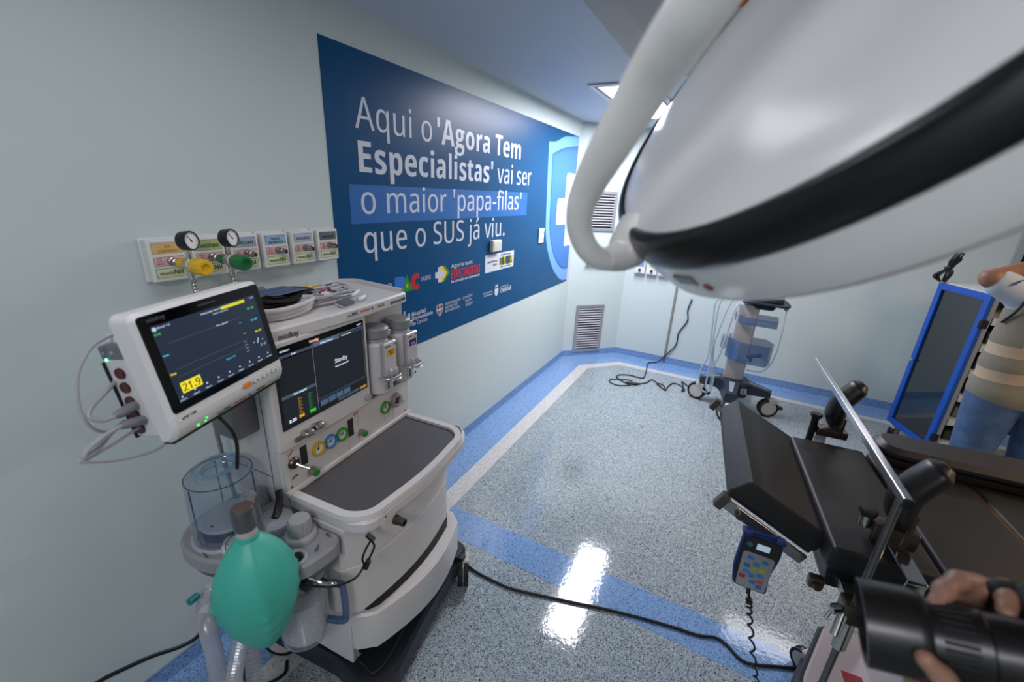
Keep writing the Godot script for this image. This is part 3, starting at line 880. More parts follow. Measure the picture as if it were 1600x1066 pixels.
func regulator(i: int, col: Color, label: String, z: float) -> void:
	var chrome := M("chrome", Color(0.78, 0.77, 0.75), 0.12, 1.0)
	var paint := M("knob paint %d" % i, col, 0.35)
	# local: z out of the wall
	var o := thing("pressure_regulator", label, "regulator", Transform3D(Basis.from_euler(Vector3(0, PI / 2, 0)), Vector3(WX + 0.10, 1.42, z)), "gas regulators on the wall outlets")
	var y := 0.0855
	var zr := Basis.from_euler(RX90)
	obj("connector", xf(lathe([Vector2(0.0, -0.005), Vector2(0.014, -0.005), Vector2(0.0155, 0.002), Vector2(0.0155, 0.028), Vector2(0.014, 0.03), Vector2(0, 0.03)], 16), Transform3D(zr, Vector3(0.004, y, 0.0))), paint, o)
	obj("body", xf(lathe([Vector2(0, 0.028), Vector2(0.012, 0.028), Vector2(0.0165, 0.033), Vector2(0.0165, 0.06), Vector2(0.014, 0.063), Vector2(0, 0.063)], 18), Transform3D(zr, Vector3(0.004, y, 0.0))), chrome, o)
	obj("collar", xf(lathe([Vector2(0.014, 0.056), Vector2(0.017, 0.057), Vector2(0.017, 0.067), Vector2(0.014, 0.068)], 18), Transform3D(zr, Vector3(0.004, y, 0.0))), M("print white"), o)
	var kn := lathe([Vector2(0, 0.066), Vector2(0.016, 0.066), Vector2(0.021, 0.072), Vector2(0.0235, 0.085), Vector2(0.0235, 0.118), Vector2(0.019, 0.128), Vector2(0.012, 0.128), Vector2(0.011, 0.122), Vector2(0, 0.122)], 48, 12, 0.035)
	obj("knob", xf(kn, Transform3D(zr, Vector3(0.004, y, 0.0))), paint, o)
	# dial on a stem, turned a little
	obj("stem", xf(cyl(0.006, 0.03, 0.001, 12), T(0.004, y + 0.014, 0.045)), chrome, o)
	var dt := Transform3D(Basis.from_euler(Vector3(PI / 2 - 0.1, 0.36, 0), EULER_ORDER_YXZ), Vector3(0.004, y + 0.066, 0.03))
	obj("dial_case", xf(lathe([Vector2(0, 0), Vector2(0.024, 0), Vector2(0.027, 0.004), Vector2(0.0275, 0.03), Vector2(0.0255, 0.0325), Vector2(0.0235, 0.0325), Vector2(0.0235, 0.028), Vector2(0, 0.028)], 32), dt), M("black case", Color(0.05, 0.05, 0.055), 0.35), o)
	var face := obj("dial_face", cyl(0.0235, 0.0008, 0.0002, 28), M("dial white", Color(0.88, 0.88, 0.86), 0.4), o, dt * T(0, 0.0282, 0))
	var ink := M("ink")
	var ticks := []
	for k in 13:
		var a := deg_to_rad(-45 + 270.0 * k / 12)
		ticks.append(xf(bx(0.0165, 0.0205, 0.0008, 0.0012, -0.0005, 0.0005, 0), Transform3D(Basis(Vector3.UP, a), Vector3.ZERO)))
	tag(obj("dial_scale", join(ticks), ink, face), "", "", "", "stuff")
	obj("needle", xf(join([bx(-0.005, 0.017, 0.0012, 0.0018, -0.0009, 0.0009, 0), xf(cyl(0.003, 0.0012, 0.0002, 12), T(0, 0.0008, 0))]), Transform3D(Basis(Vector3.UP, 2.2), Vector3.ZERO)), ink, face)
	# hose tail with its braided steel line, going down behind the monitor
	obj("hose_nut", xf(lathe([Vector2(0, -0.052), Vector2(0.006, -0.052), Vector2(0.0075, -0.045), Vector2(0.010, -0.043), Vector2(0.010, -0.02), Vector2(0.008, -0.018), Vector2(0.008, -0.01), Vector2(0, -0.01)], 14), T(0.004, y, 0.046)), chrome, o)
	var p := smooth([Vector3(0.004, 0.036, 0.046), Vector3(0.004, -0.03, 0.048), Vector3(0.006, -0.15, 0.03), Vector3(0.012, -0.35, -0.02), Vector3(0.02, -0.60, -0.03), Vector3(0.03, -0.85, -0.01)], 24)
	var rr := []
	for k in 61: rr.append(0.0068 + (0.0014 if k % 2 == 0 else 0.0))
	obj("braided_hose", tube(p, rr, 10), M("braided steel", Color(0.66, 0.65, 0.63), 0.25, 0.85), o)


# ---------------------------------------------------------------- the anaesthesia machine (x along its front, z out of its front)
const MACHINE := Transform3D(Basis(Vector3(-0.0697565, 0, -0.9975641), Vector3(0, 1, 0), Vector3(0.9975641, 0, -0.0697565)), Vector3(-1.08, 0, -0.93))

func poly(c: Array, seg := 5) -> PackedVector2Array: return rpoly(c, seg)

# a disc shape whose axis points out of the front
func front(s: PackedVector3Array, x: float, y: float, z: float) -> PackedVector3Array:
	return xf(s, Transform3D(Basis.from_euler(RX90), Vector3(x, y, z)))

func machine() -> void:
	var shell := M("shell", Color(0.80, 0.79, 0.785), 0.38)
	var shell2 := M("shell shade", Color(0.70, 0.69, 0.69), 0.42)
	var navy := M("base navy", Color(0.085, 0.105, 0.14), 0.42)
	var dark := M("dark gap", Color(0.03, 0.032, 0.036), 0.6)
	var grey := M("grey plastic", Color(0.50, 0.51, 0.53), 0.4)
	var chrome := M("chrome")
	var steel := M("steel")
	var o := thing("anesthesia_machine", "white anesthesia machine on a dark wheeled base, with screen, gauges and work tray", "anesthesia machine", MACHINE)
	# wheeled base
	var bp := poly([Vector3(-0.30, -0.26, 0.04), Vector3(-0.285, 0.10, 0.03), Vector3(-0.325, 0.275, 0.05), Vector3(-0.24, 0.318, 0.05), Vector3(0.05, 0.272, 0.2), Vector3(0.365, 0.262, 0.05), Vector3(0.39, 0.17, 0.05), Vector3(0.36, 0.05, 0.04), Vector3(0.36, -0.26, 0.04)], 6)
	obj("base", slab(bp, 0.085, 0.178, 0.012), navy, o)
	obj("bumper_groove", slab(inset(bp, 0.045), 0.174, 0.190, 0.006), M("base black", Color(0.045, 0.052, 0.068), 0.5), o)
	obj("cable_hook", join([bx(0.262, 0.315, 0.178, 0.20, 0.19, 0.262, 0.005), bx(0.27, 0.305, 0.172, 0.192, 0.235, 0.285, 0.005)]), M("base black"), o)
	for c in [[0.322, 0.262, 118.0], [0.31, -0.20, 25.0], [-0.26, -0.21, 25.0], [-0.26, 0.24, 60.0]]:
		caster(o, c[0], c[1], 0.064, c[2], false)
	# trunk and drawers
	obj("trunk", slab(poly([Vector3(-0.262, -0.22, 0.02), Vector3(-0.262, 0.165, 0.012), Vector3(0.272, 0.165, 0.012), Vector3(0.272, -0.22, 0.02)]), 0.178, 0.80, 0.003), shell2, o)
	obj("side_panel", bx(-0.272, -0.260, 0.19, 0.78, -0.19, 0.170, 0.004), shell, o)
	obj("drawer_recess", bx(-0.24, 0.262, 0.20, 0.80, 0.15, 0.178, 0.002), dark, o)
	var dp := bow_shape(-0.292, 0.268, 0.03, 0.205, 0.245)
	var up := obj("upper_drawer", slab(dp, 0.440, 0.632, 0.004), shell, o)
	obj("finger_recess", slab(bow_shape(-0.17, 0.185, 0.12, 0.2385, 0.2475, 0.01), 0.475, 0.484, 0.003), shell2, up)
	obj("drawer_front", slab(bow_shape(-0.2925, 0.2685, 0.03, 0.2055, 0.2455), 0.636, 0.71, 0.003), shell, o)
	var lp := bow_shape(-0.262, 0.305, 0.05, 0.222, 0.288)
	var lo := obj("lower_drawer", slab(lp, 0.245, 0.408, 0.008), shell, o)
	obj("finger_recess", slab(bow_shape(-0.14, 0.20, 0.12, 0.268, 0.2885, 0.01), 0.322, 0.330, 0.003), shell2, lo)
	obj("gap_shade", slab(bow_shape(-0.225, 0.250, 0.02, 0.222, 0.252), 0.404, 0.441, 0.0015), dark, o)  # dark strip put in for the shade between upper and lower drawers
	# fascia under the tray
	obj("fascia", slab(bow_shape(-0.292, 0.268, 0.0, 0.21, 0.262), 0.705, 0.80, 0.004), shell, o)
	# work tray: rim with grey mat let in
	var rim := poly([Vector3(-0.29, -0.005, 0.01), Vector3(-0.29, 0.235, 0.06), Vector3(-0.262, 0.288, 0.07), Vector3(0.0, 0.322, 0.4), Vector3(0.245, 0.305, 0.08), Vector3(0.318, 0.262, 0.06), Vector3(0.322, -0.005, 0.03)], 7)
	var tray := obj("work_tray", slab(rim, 0.792, 0.842, 0.012), shell, o)
	var matp := poly([Vector3(-0.266, 0.004, 0.008), Vector3(-0.266, 0.215, 0.05), Vector3(-0.235, 0.262, 0.06), Vector3(0.0, 0.292, 0.4), Vector3(0.225, 0.276, 0.07), Vector3(0.262, 0.235, 0.05), Vector3(0.266, 0.004, 0.008)], 7)
	var ring := []
	for lv in [[0.0, 0.840], [0.002, 0.8535], [-0.010, 0.8535], [-0.013, 0.840]]:
		var row := PackedVector3Array()
		for p in inset(matp, -0.004 + lv[0] - (0.012 if lv[0] < 0 else 0.0)): row.append(Vector3(p.x, lv[1], p.y))
		ring.append(row)
	var rs := PackedVector3Array()
	for k in 4:
		var A: PackedVector3Array = ring[k]
		var B: PackedVector3Array = ring[(k + 1) % 4]
		for i in A.size(): quad(rs, A[i], B[i], B[(i + 1) % A.size()], A[(i + 1) % A.size()])
	obj("tray_lip", orient(rs), shell, tray)
	obj("tray_mat", slab(matp, 0.8405, 0.8445, 0.001), M("tray mat", Color(0.35, 0.345, 0.35), 0.42, 0.25), tray)
	obj("grip_slot", slab(poly([Vector3(0.285, 0.03, 0.008), Vector3(0.285, 0.215, 0.02), Vector3(0.312, 0.23, 0.01), Vector3(0.312, 0.03, 0.008)]), 0.8425, 0.8435, 0.0), shell2, tray)
	obj("suction_valve", xf(lathe([Vector2(0, 0), Vector2(0.015, 0), Vector2(0.015, 0.022), Vector2(0.0125, 0.024), Vector2(0.0125, 0.045), Vector2(0.009, 0.045), Vector2(0.009, 0.03), Vector2(0, 0.03)], 18), Transform3D(Basis.from_euler(RX90), Vector3(-0.165, 0.775, 0.285))), M("bronze steel", Color(0.36, 0.33, 0.30), 0.3, 0.85), o)
	obj("valve_dial", front(cyl(0.034, 0.004, 0.001, 28), -0.192, 0.806, 0.290), shell, o)
	text(o, "0 ON", T(-0.21, 0.815, 0.295), 0.008, M("ink"), 0.03, true)
	text(o, "PUSH", T(-0.165, 0.80, 0.30), 0.007, M("ink"), 0.025, true)
	# body above the tray
	obj("body", join([slab(poly([Vector3(-0.302, -0.235, 0.03), Vector3(-0.302, -0.002, 0.012), Vector3(0.062, -0.002, 0.004), Vector3(0.062, -0.235, 0.01)]), 0.79, 1.345, 0.004)]), shell, o)
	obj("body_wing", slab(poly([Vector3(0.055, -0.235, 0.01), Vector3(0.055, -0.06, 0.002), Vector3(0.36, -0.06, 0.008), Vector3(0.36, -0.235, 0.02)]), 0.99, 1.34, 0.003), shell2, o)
	var cp := obj("control_panel", bx(-0.297, 0.297, 0.838, 1.003, -0.20, 0.004, 0.004), shell, o)
	obj("panel_step", bx(-0.30, 0.30, 0.845, 0.862, -0.01, 0.012, 0.004), shell, cp)
	obj("side_seam", bx(-0.3035, -0.3015, 0.80, 1.32, -0.045, -0.043, 0), M("seam", Color(0.35, 0.35, 0.36), 0.6), o)
	obj("side_seam", bx(-0.3035, -0.3015, 0.905, 0.907, -0.22, -0.045, 0), M("seam"), o)
	# gauges with coloured rims
	for g in [[-0.173, 0.946, Color(0.78, 0.62, 0.10), 0.7], [-0.123, 0.944, Color(0.13, 0.45, 0.72), 0.2], [-0.073, 0.943, Color(0.14, 0.50, 0.15), 0.1], [0.149, 0.941, Color(0.14, 0.50, 0.15), 0.5]]:
		var gg := obj("gauge", front(lathe([Vector2(0.0185, 0.0), Vector2(0.0245, 0.0), Vector2(0.0245, 0.008), Vector2(0.0225, 0.0105), Vector2(0.0195, 0.0105), Vector2(0.0185, 0.006), Vector2(0.0185, 0.0)], 36), g[0], g[1], 0.0035), M("gauge %.2f %.2f" % [g[2].r, g[2].g], g[2], 0.4), o)
		obj("gauge_face", front(cyl(0.019, 0.003, 0.0005, 28), g[0], g[1], 0.0035), M("dial white"), gg)
		obj("needle", xf(join([bx(-0.0012, 0.0012, -0.004, 0.013, 0.0, 0.001, 0), front(cyl(0.0035, 0.0015, 0.0003, 12), 0, 0, 0)]), T(g[0], g[1], 0.0068, 0, 0, rad_to_deg(g[3]) - 60)), M("ink"), gg)
	# sight windows, knobs, sockets and printed outlines
	for w in [[-0.226, 0.952], [-0.03, 0.946]]:
		obj("sight_window", bx(w[0] - 0.012, w[0] + 0.012, w[1] - 0.033, w[1] + 0.033, 0.0035, 0.006, 0.001), M("sight glass", Color(0.17, 0.175, 0.18), 0.2), o)
	for w in [[-0.25, 0.928, 0.058, 0.12], [-0.018, 0.918, 0.05, 0.13], [0.17, 0.918, 0.05, 0.1]]:
		obj("panel_outline", join([bx(w[0] - w[2] / 2, w[0] + w[2] / 2, w[1] + w[3] / 2, w[1] + w[3] / 2 + 0.0012, 0.004, 0.0046, 0), bx(w[0] - w[2] / 2, w[0] - w[2] / 2 + 0.0012, w[1] - w[3] / 2, w[1] + w[3] / 2, 0.004, 0.0046, 0), bx(w[0] + w[2] / 2, w[0] + w[2] / 2 + 0.0012, w[1] - w[3] / 2, w[1] + w[3] / 2, 0.004, 0.0046, 0)]), M("outline pink", Color(0.72, 0.60, 0.58), 0.5), o)
	text(o, "O2+", T(-0.012, 0.982, 0.0042), 0.010, M("print orange", Color(0.80, 0.28, 0.16), 0.5), 0.022, true)
	obj("print_mark", xf(bx(-0.012, 0.012, -0.0015, 0.0015, 0.004, 0.0048, 0), T(-0.268, 0.985, 0, 0, 0, 40)), M("print red", Color(0.62, 0.12, 0.18), 0.5), o)
	var green := M("flow green", Color(0.12, 0.50, 0.12), 0.4)
	for k in [[-0.207, 0.884, 0.013], [0.014, 0.904, 0.012]]:
		var kn := obj("flow_knob", front(lathe([Vector2(0, 0), Vector2(k[2], 0), Vector2(k[2] * 1.05, 0.004), Vector2(k[2], 0.024), Vector2(0, 0.024)], 36, 12, 0.03), k[0], k[1], 0.003), steel, o)
		obj("knob_cap", front(cyl(k[2] * 0.95, 0.006, 0.002, 20), k[0], k[1], 0.0255), green, kn)
	var sel := obj("toggle_switch", front(lathe([Vector2(0, 0), Vector2(0.019, 0), Vector2(0.019, 0.006), Vector2(0.014, 0.012), Vector2(0, 0.014)], 22), -0.264, 0.948, 0.003), M("bronze steel"), o)
	obj("switch_lever", tube(smooth([Vector3(-0.262, 0.946, 0.014), Vector3(-0.255, 0.938, 0.032), Vector3(-0.246, 0.932, 0.05)], 4), [0.006, 0.0055, 0.004], 10), chrome, sel)
	obj("gas_outlet_port", front(lathe([Vector2(0.013, 0), Vector2(0.031, 0), Vector2(0.031, 0.006), Vector2(0.028, 0.014), Vector2(0.018, 0.016), Vector2(0.014, 0.010), Vector2(0.013, 0)], 28), 0.212, 0.945, 0.003), M("port mauve", Color(0.55, 0.50, 0.52), 0.35), o)
	obj("port_bore", front(cyl(0.0145, 0.012, 0.001, 20), 0.206, 0.940, 0.003), dark, o)
	for sc in [[0.262, 0.915], [0.27, 0.87], [-0.28, 0.87]]:
		obj("screw", front(cyl(0.0045, 0.002, 0.0006, 10), sc[0], sc[1], 0.0035), steel, o)
	obj("vent_mark", front(tube([Vector3(-0.012, 0, 0), Vector3(-0.005, 0.002, -0.008), Vector3(0.006, 0.002, -0.006)], 0.002, 6), -0.262, 0.895, 0.004), M("ink"), o)
	# the screen in its housing
	obj("screen_housing", xf(prism(rrect(-0.312, 0.066, 1.005, 1.338, 0.012), -0.02, 0.018, 0.005), T(0, 0, 0)), shell, o)
	var sc := obj("screen", prism(rrect(-0.292, 0.050, 1.072, 1.322, 0.006), 0.015, 0.0205, 0.0015), M("screen glass", Color(0.012, 0.013, 0.017), 0.12), o)
	var z := 0.0206
	var flat := [["panel", -0.283, -0.166, 1.18, 1.285, Color(0.045, 0.058, 0.080)], ["panel", -0.161, 0.042, 1.128, 1.287, Color(0.050, 0.070, 0.098)], ["panel", -0.161, -0.06, 1.289, 1.301, Color(0.24, 0.30, 0.38)], ["panel", -0.057, 0.0, 1.289, 1.301, Color(0.12, 0.16, 0.22)], ["panel", 0.002, 0.042, 1.289, 1.301, Color(0.12, 0.16, 0.22)],
		["panel", -0.283, -0.166, 1.289, 1.298, Color(0.17, 0.21, 0.27)], ["panel", -0.283, -0.166, 1.168, 1.178, Color(0.20, 0.25, 0.31)], ["panel", -0.283, -0.166, 1.085, 1.166, Color(0.060, 0.075, 0.098)], ["panel", -0.161, 0.042, 1.112, 1.124, Color(0.10, 0.13, 0.18)]]
	for i in flat.size():
		var f = flat[i]
		obj("screen_panel", bx(f[1], f[2], f[3], f[4], 0.0203, z + 0.0001 * (i % 3), 0), glow("panel %d" % i, f[5], 0.9), sc)
	obj("screen_panel", join([bx(-0.158, 0.045, 1.302, 1.303, 0.0203, z, 0), bx(-0.1645, -0.1635, 1.085, 1.302, 0.0203, z, 0), bx(0.043, 0.0436, 1.12, 1.302, 0.0203, z, 0)]), glow("screen line", Color(0.5, 0.55, 0.6), 0.6), sc)
	for i in 4:
		obj("soft_key", bx(-0.156 + 0.032 * i, -0.128 + 0.032 * i, 1.092, 1.110, 0.0203, z, 0), glow("key blue", Color(0.22, 0.30, 0.40), 0.8), sc)
	for i in 4:
		obj("soft_key", bx(-0.085 + 0.033 * i, -0.055 + 0.033 * i, 1.079, 1.089, 0.0203, z, 0), glow("key amber", Color(0.55, 0.40, 0.10), 0.8) if i == 3 else glow("key grey", Color(0.20, 0.24, 0.29), 0.8), sc)
	var lit := glow("lit white", Color(0.75, 0.80, 0.85), 0.75)
	text(sc, "Standby", T(-0.085, 1.212, z), 0.014, lit, 0.052, false, "Droid Sans", -0.25)
	text(sc, "Press the key to start", T(-0.085, 1.198, z), 0.005, lit, 0.055)
	text(sc, "Standby", T(-0.172, 1.307, z), 0.007, glow("lit salmon", Color(0.85, 0.62, 0.55), 0.8), 0.034, true)
	text(sc, "00:00:31", T(-0.27, 1.307, z), 0.005, lit, 0.03)
	text(sc, "15:02", T(0.018, 1.309, z), 0.005, lit, 0.02)
	text(sc, "Airway Pressure", T(-0.135, 1.2925, z + 0.0002), 0.005, lit, 0.05)
	text(sc, "Setup  Trends", T(-0.05, 1.2925, z + 0.0002), 0.004, lit, 0.04)
	text(sc, "Paw", T(-0.235, 1.291, z + 0.0002), 0.005, lit, 0.014)
	text(sc, "Gas supply", T(-0.245, 1.170, z + 0.0002), 0.006, lit, 0.045)
	text(sc, "0.00", T(-0.270, 1.090, z + 0.0004), 0.010, lit, 0.024, true)
	text(sc, "200", T(-0.236, 1.092, z + 0.0004), 0.009, glow("lit yellow", Color(0.80, 0.62, 0.12), 0.8), 0.018, true)
	text(sc, "760", T(-0.198, 1.090, z + 0.0004), 0.010, glow("lit green", Color(0.15, 0.75, 0.22), 0.8), 0.022, true)
	for b in [[-0.264, Color(0.08, 0.10, 0.13)], [-0.226, Color(0.50, 0.38, 0.08)], [-0.190, Color(0.08, 0.40, 0.14)]]:
		var seg := []
		for k in 14: seg.append(bx(b[0] - 0.007, b[0] + 0.007 - 0.004 * (k % 3), 1.105 + k * 0.0038, 1.1068 + k * 0.0038, 0.0203, z + 0.0003, 0))
		tag(obj("level_bar", join(seg), glow("bar %.2f" % b[0], b[1], 0.7), sc), "", "", "", "stuff")
	obj("screen_knob", front(lathe([Vector2(0, 0), Vector2(0.013, 0), Vector2(0.013, 0.012), Vector2(0.011, 0.014), Vector2(0, 0.014)], 30, 15, 0.02), 0.044, 1.036, 0.017), M("knob silver", Color(0.66, 0.66, 0.67), 0.35, 0.4), o)
	# paper clip holder under the screen
	obj("clip_base", xf(prism(rpoly([Vector3(-0.055, -0.012, 0.01), Vector3(0.055, -0.012, 0.012), Vector3(0.06, 0.006, 0.008), Vector3(-0.058, 0.004, 0.006)]), 0.0, 0.006, 0.002), T(-0.205, 1.03, 0.017)), steel, o)
	for k in 2:
		obj("clip_roller", xf(lathe([Vector2(0, -0.016), Vector2(0.012, -0.016), Vector2(0.0135, -0.012), Vector2(0.0135, 0.012), Vector2(0.012, 0.016), Vector2(0, 0.016)], 16), T(-0.222 + 0.038 * k, 1.037 + 0.004 * k, 0.03, 0, 0, 80)), chrome, o)
	# top shelf
	var sp := poly([Vector3(-0.30, -0.315, 0.03), Vector3(-0.30, 0.005, 0.02), Vector3(0.0, 0.034, 0.3), Vector3(0.29, 0.020, 0.015), Vector3(0.335, -0.27, 0.06), Vector3(0.29, -0.315, 0.05)], 7)
	var sh := obj("top_shelf", slab(sp, 1.332, 1.372, 0.006), shell, o)
	var inn := inset(sp, 0.012)
	var lip := PackedVector3Array()
	for i in inn.size():
		var j := (i + 1) % inn.size()
		if (inn[i].y + inn[j].y) / 2 > -0.02: continue
		var a := Vector3(inn[i].x, 0, inn[i].y)
		var b := Vector3(inn[j].x, 0, inn[j].y)
		var a2 := Vector3(sp[i].x, 0, sp[i].y).lerp(a, 0.2)
		var b2 := Vector3(sp[j].x, 0, sp[j].y).lerp(b, 0.2)
		var u := Vector3(0, 1.371, 0)
		var v := Vector3(0, 1.382, 0)
		quad(lip, a + u, b + u, b + v, a + v)
		quad(lip, a + v, b + v, b2 + v, a2 + v)
		quad(lip, a2 + v, b2 + v, b2 + u, a2 + u)
	obj("shelf_lip", lip, shell, sh)
	text(sh, "mindray", T(-0.262, 1.340, 0.0135, 0, -4, 0), 0.015, M("brand grey", Color(0.22, 0.23, 0.25), 0.5), 0.062, true)
	text(sh, "WATO EX-65", T(0.185, 1.346, 0.0275, 0, 2.5, 0), 0.009, M("ink"), 0.062, true)
	obj("model_badge", xf(bx(0, 0.022, 0, 0.011, 0, 0.001, 0), T(0.252, 1.345, 0.0235, 0, 2.5, 0)), M("badge grey", Color(0.25, 0.26, 0.28), 0.5), sh)
	sponsor_strip(sh, T(-0.03, 1.351, 0.0325, 0, 0.0, 0), 0.17, 0.010)
	obj("mount_block", bx(-0.375, -0.302, 1.06, 1.20, -0.16, -0.06, 0.012), M("mount grey", Color(0.44, 0.44, 0.46), 0.4), o)
	obj("monitor_arm", join([bx(-0.44, -0.36, 1.29, 1.345, -0.14, -0.09, 0.012, 2), bx(-0.385, -0.335, 1.16, 1.33, -0.13, -0.07, 0.014, 2)]), shell, o)
	vaporizer(0.133, Color(0.84, 0.66, 0.06), "grey vaporizer with yellow label, next to the anesthesia machine screen")
	vaporizer(0.262, Color(0.30, 0.10, 0.42), "grey vaporizer with purple label, outer one of the pair on the machine")

# the four little partner logos that are stuck on the equipment
func sponsor_strip(parent: Node, at: Transform3D, w: float, h: float) -> void:
	var ink := M("ink")
	text(parent, "NOVO", at, h * 0.5, M("brand grey", Color(0.22, 0.23, 0.25), 0.5), w * 0.10)
	text(parent, "PAC", at * T(w * 0.12, 0, 0), h, M("logo ink blue", Color(0.06, 0.16, 0.32), 0.5), w * 0.15, true)
	text(parent, "ESPECIALISTAS", at * T(w * 0.34, h * 0.2, 0), h * 0.6, M("logo red"), w * 0.26, true)
	obj("logo", xf(prism(plus_shape(0, 0, h * 0.5, h * 0.2), 0, 0.0006, 0), at * T(w * 0.67, h * 0.5, 0)), M("logo ink blue2", Color(0.10, 0.35, 0.6), 0.5), parent)
	text(parent, "BRASIL", at * T(w * 0.84, 0, 0), h * 0.9, M("logo olive", Color(0.42, 0.40, 0.05), 0.5), w * 0.2, true)

# outline in x, z of a drawer front that bows out, zs at the ends and zm in the middle
func bow_shape(x0: float, x1: float, r: float, zs: float, zm: float, back := 0.12) -> PackedVector2Array:
	var p := PackedVector2Array([Vector2(x1, zs - back), Vector2(x0, zs - back)])
	var n := 14
	for i in n + 1:
		var t := float(i) / n
		var x := lerpf(x0, x1, t)
		var z := lerpf(zs, zm, sin(t * PI)) + (zm - zs) * 0.45 * t
		var d := minf(x - x0, x1 - x)
		if r > 0.0 and d < r: z -= r * (1.0 - sqrt(maxf(0.0, 1.0 - pow(1.0 - d / r, 2.0)))) * 0.8
		p.append(Vector2(x, z))
	return p


# a twin-disc castor: fork, tyres and pale discs
func caster(parent: Node, x: float, z: float, r: float, turn: float, brake := true) -> void:
	var at := T(x, 0, z, 0, turn, 0)
	var rub := M("castor rubber", Color(0.07, 0.07, 0.075), 0.6)
	var disc := M("castor disc", Color(0.76, 0.74, 0.71), 0.4)
	var ax := Basis.from_euler(Vector3(0, 0, PI / 2))
	var w := r * 0.30
	var c := obj("caster", xf(join([xf(lathe([Vector2(r * 0.78, -w * 0.5), Vector2(r * 0.95, -w * 0.5), Vector2(r, -w * 0.3), Vector2(r, w * 0.3), Vector2(r * 0.95, w * 0.5), Vector2(r * 0.78, w * 0.5), Vector2(r * 0.78, -w * 0.5)], 32), Transform3D(ax, Vector3(-w * 0.75, r, 0))), xf(lathe([Vector2(r * 0.78, -w * 0.5), Vector2(r * 0.95, -w * 0.5), Vector2(r, -w * 0.3), Vector2(r, w * 0.3), Vector2(r * 0.95, w * 0.5), Vector2(r * 0.78, w * 0.5), Vector2(r * 0.78, -w * 0.5)], 32), Transform3D(ax, Vector3(w * 0.75, r, 0)))]), at), rub, parent)
	obj("disc", xf(join([xf(cyl(r * 0.79, w * 0.9, r * 0.06, 28), Transform3D(ax, Vector3(-w * 0.32, r, 0))), xf(cyl(r * 0.79, w * 0.9, r * 0.06, 28), Transform3D(ax, Vector3(w * 1.22, r, 0)))]), at), disc, c)
	obj("fork", xf(join([bx(-w * 0.24, w * 0.24, r * 0.9, r * 1.9, -r * 0.45, r * 0.75, r * 0.1), bx(-w * 1.3, w * 1.3, r * 1.55, r * 2.1, -r * 0.2, r * 0.8, r * 0.14, 2)]), at), M("castor fork", Color(0.75, 0.73, 0.70), 0.45), c)
	if brake: obj("brake_pedal", xf(bx(-w * 1.0, w * 1.0, r * 0.95, r * 1.25, r * 0.75, r * 1.45, r * 0.08), at), rub, c)

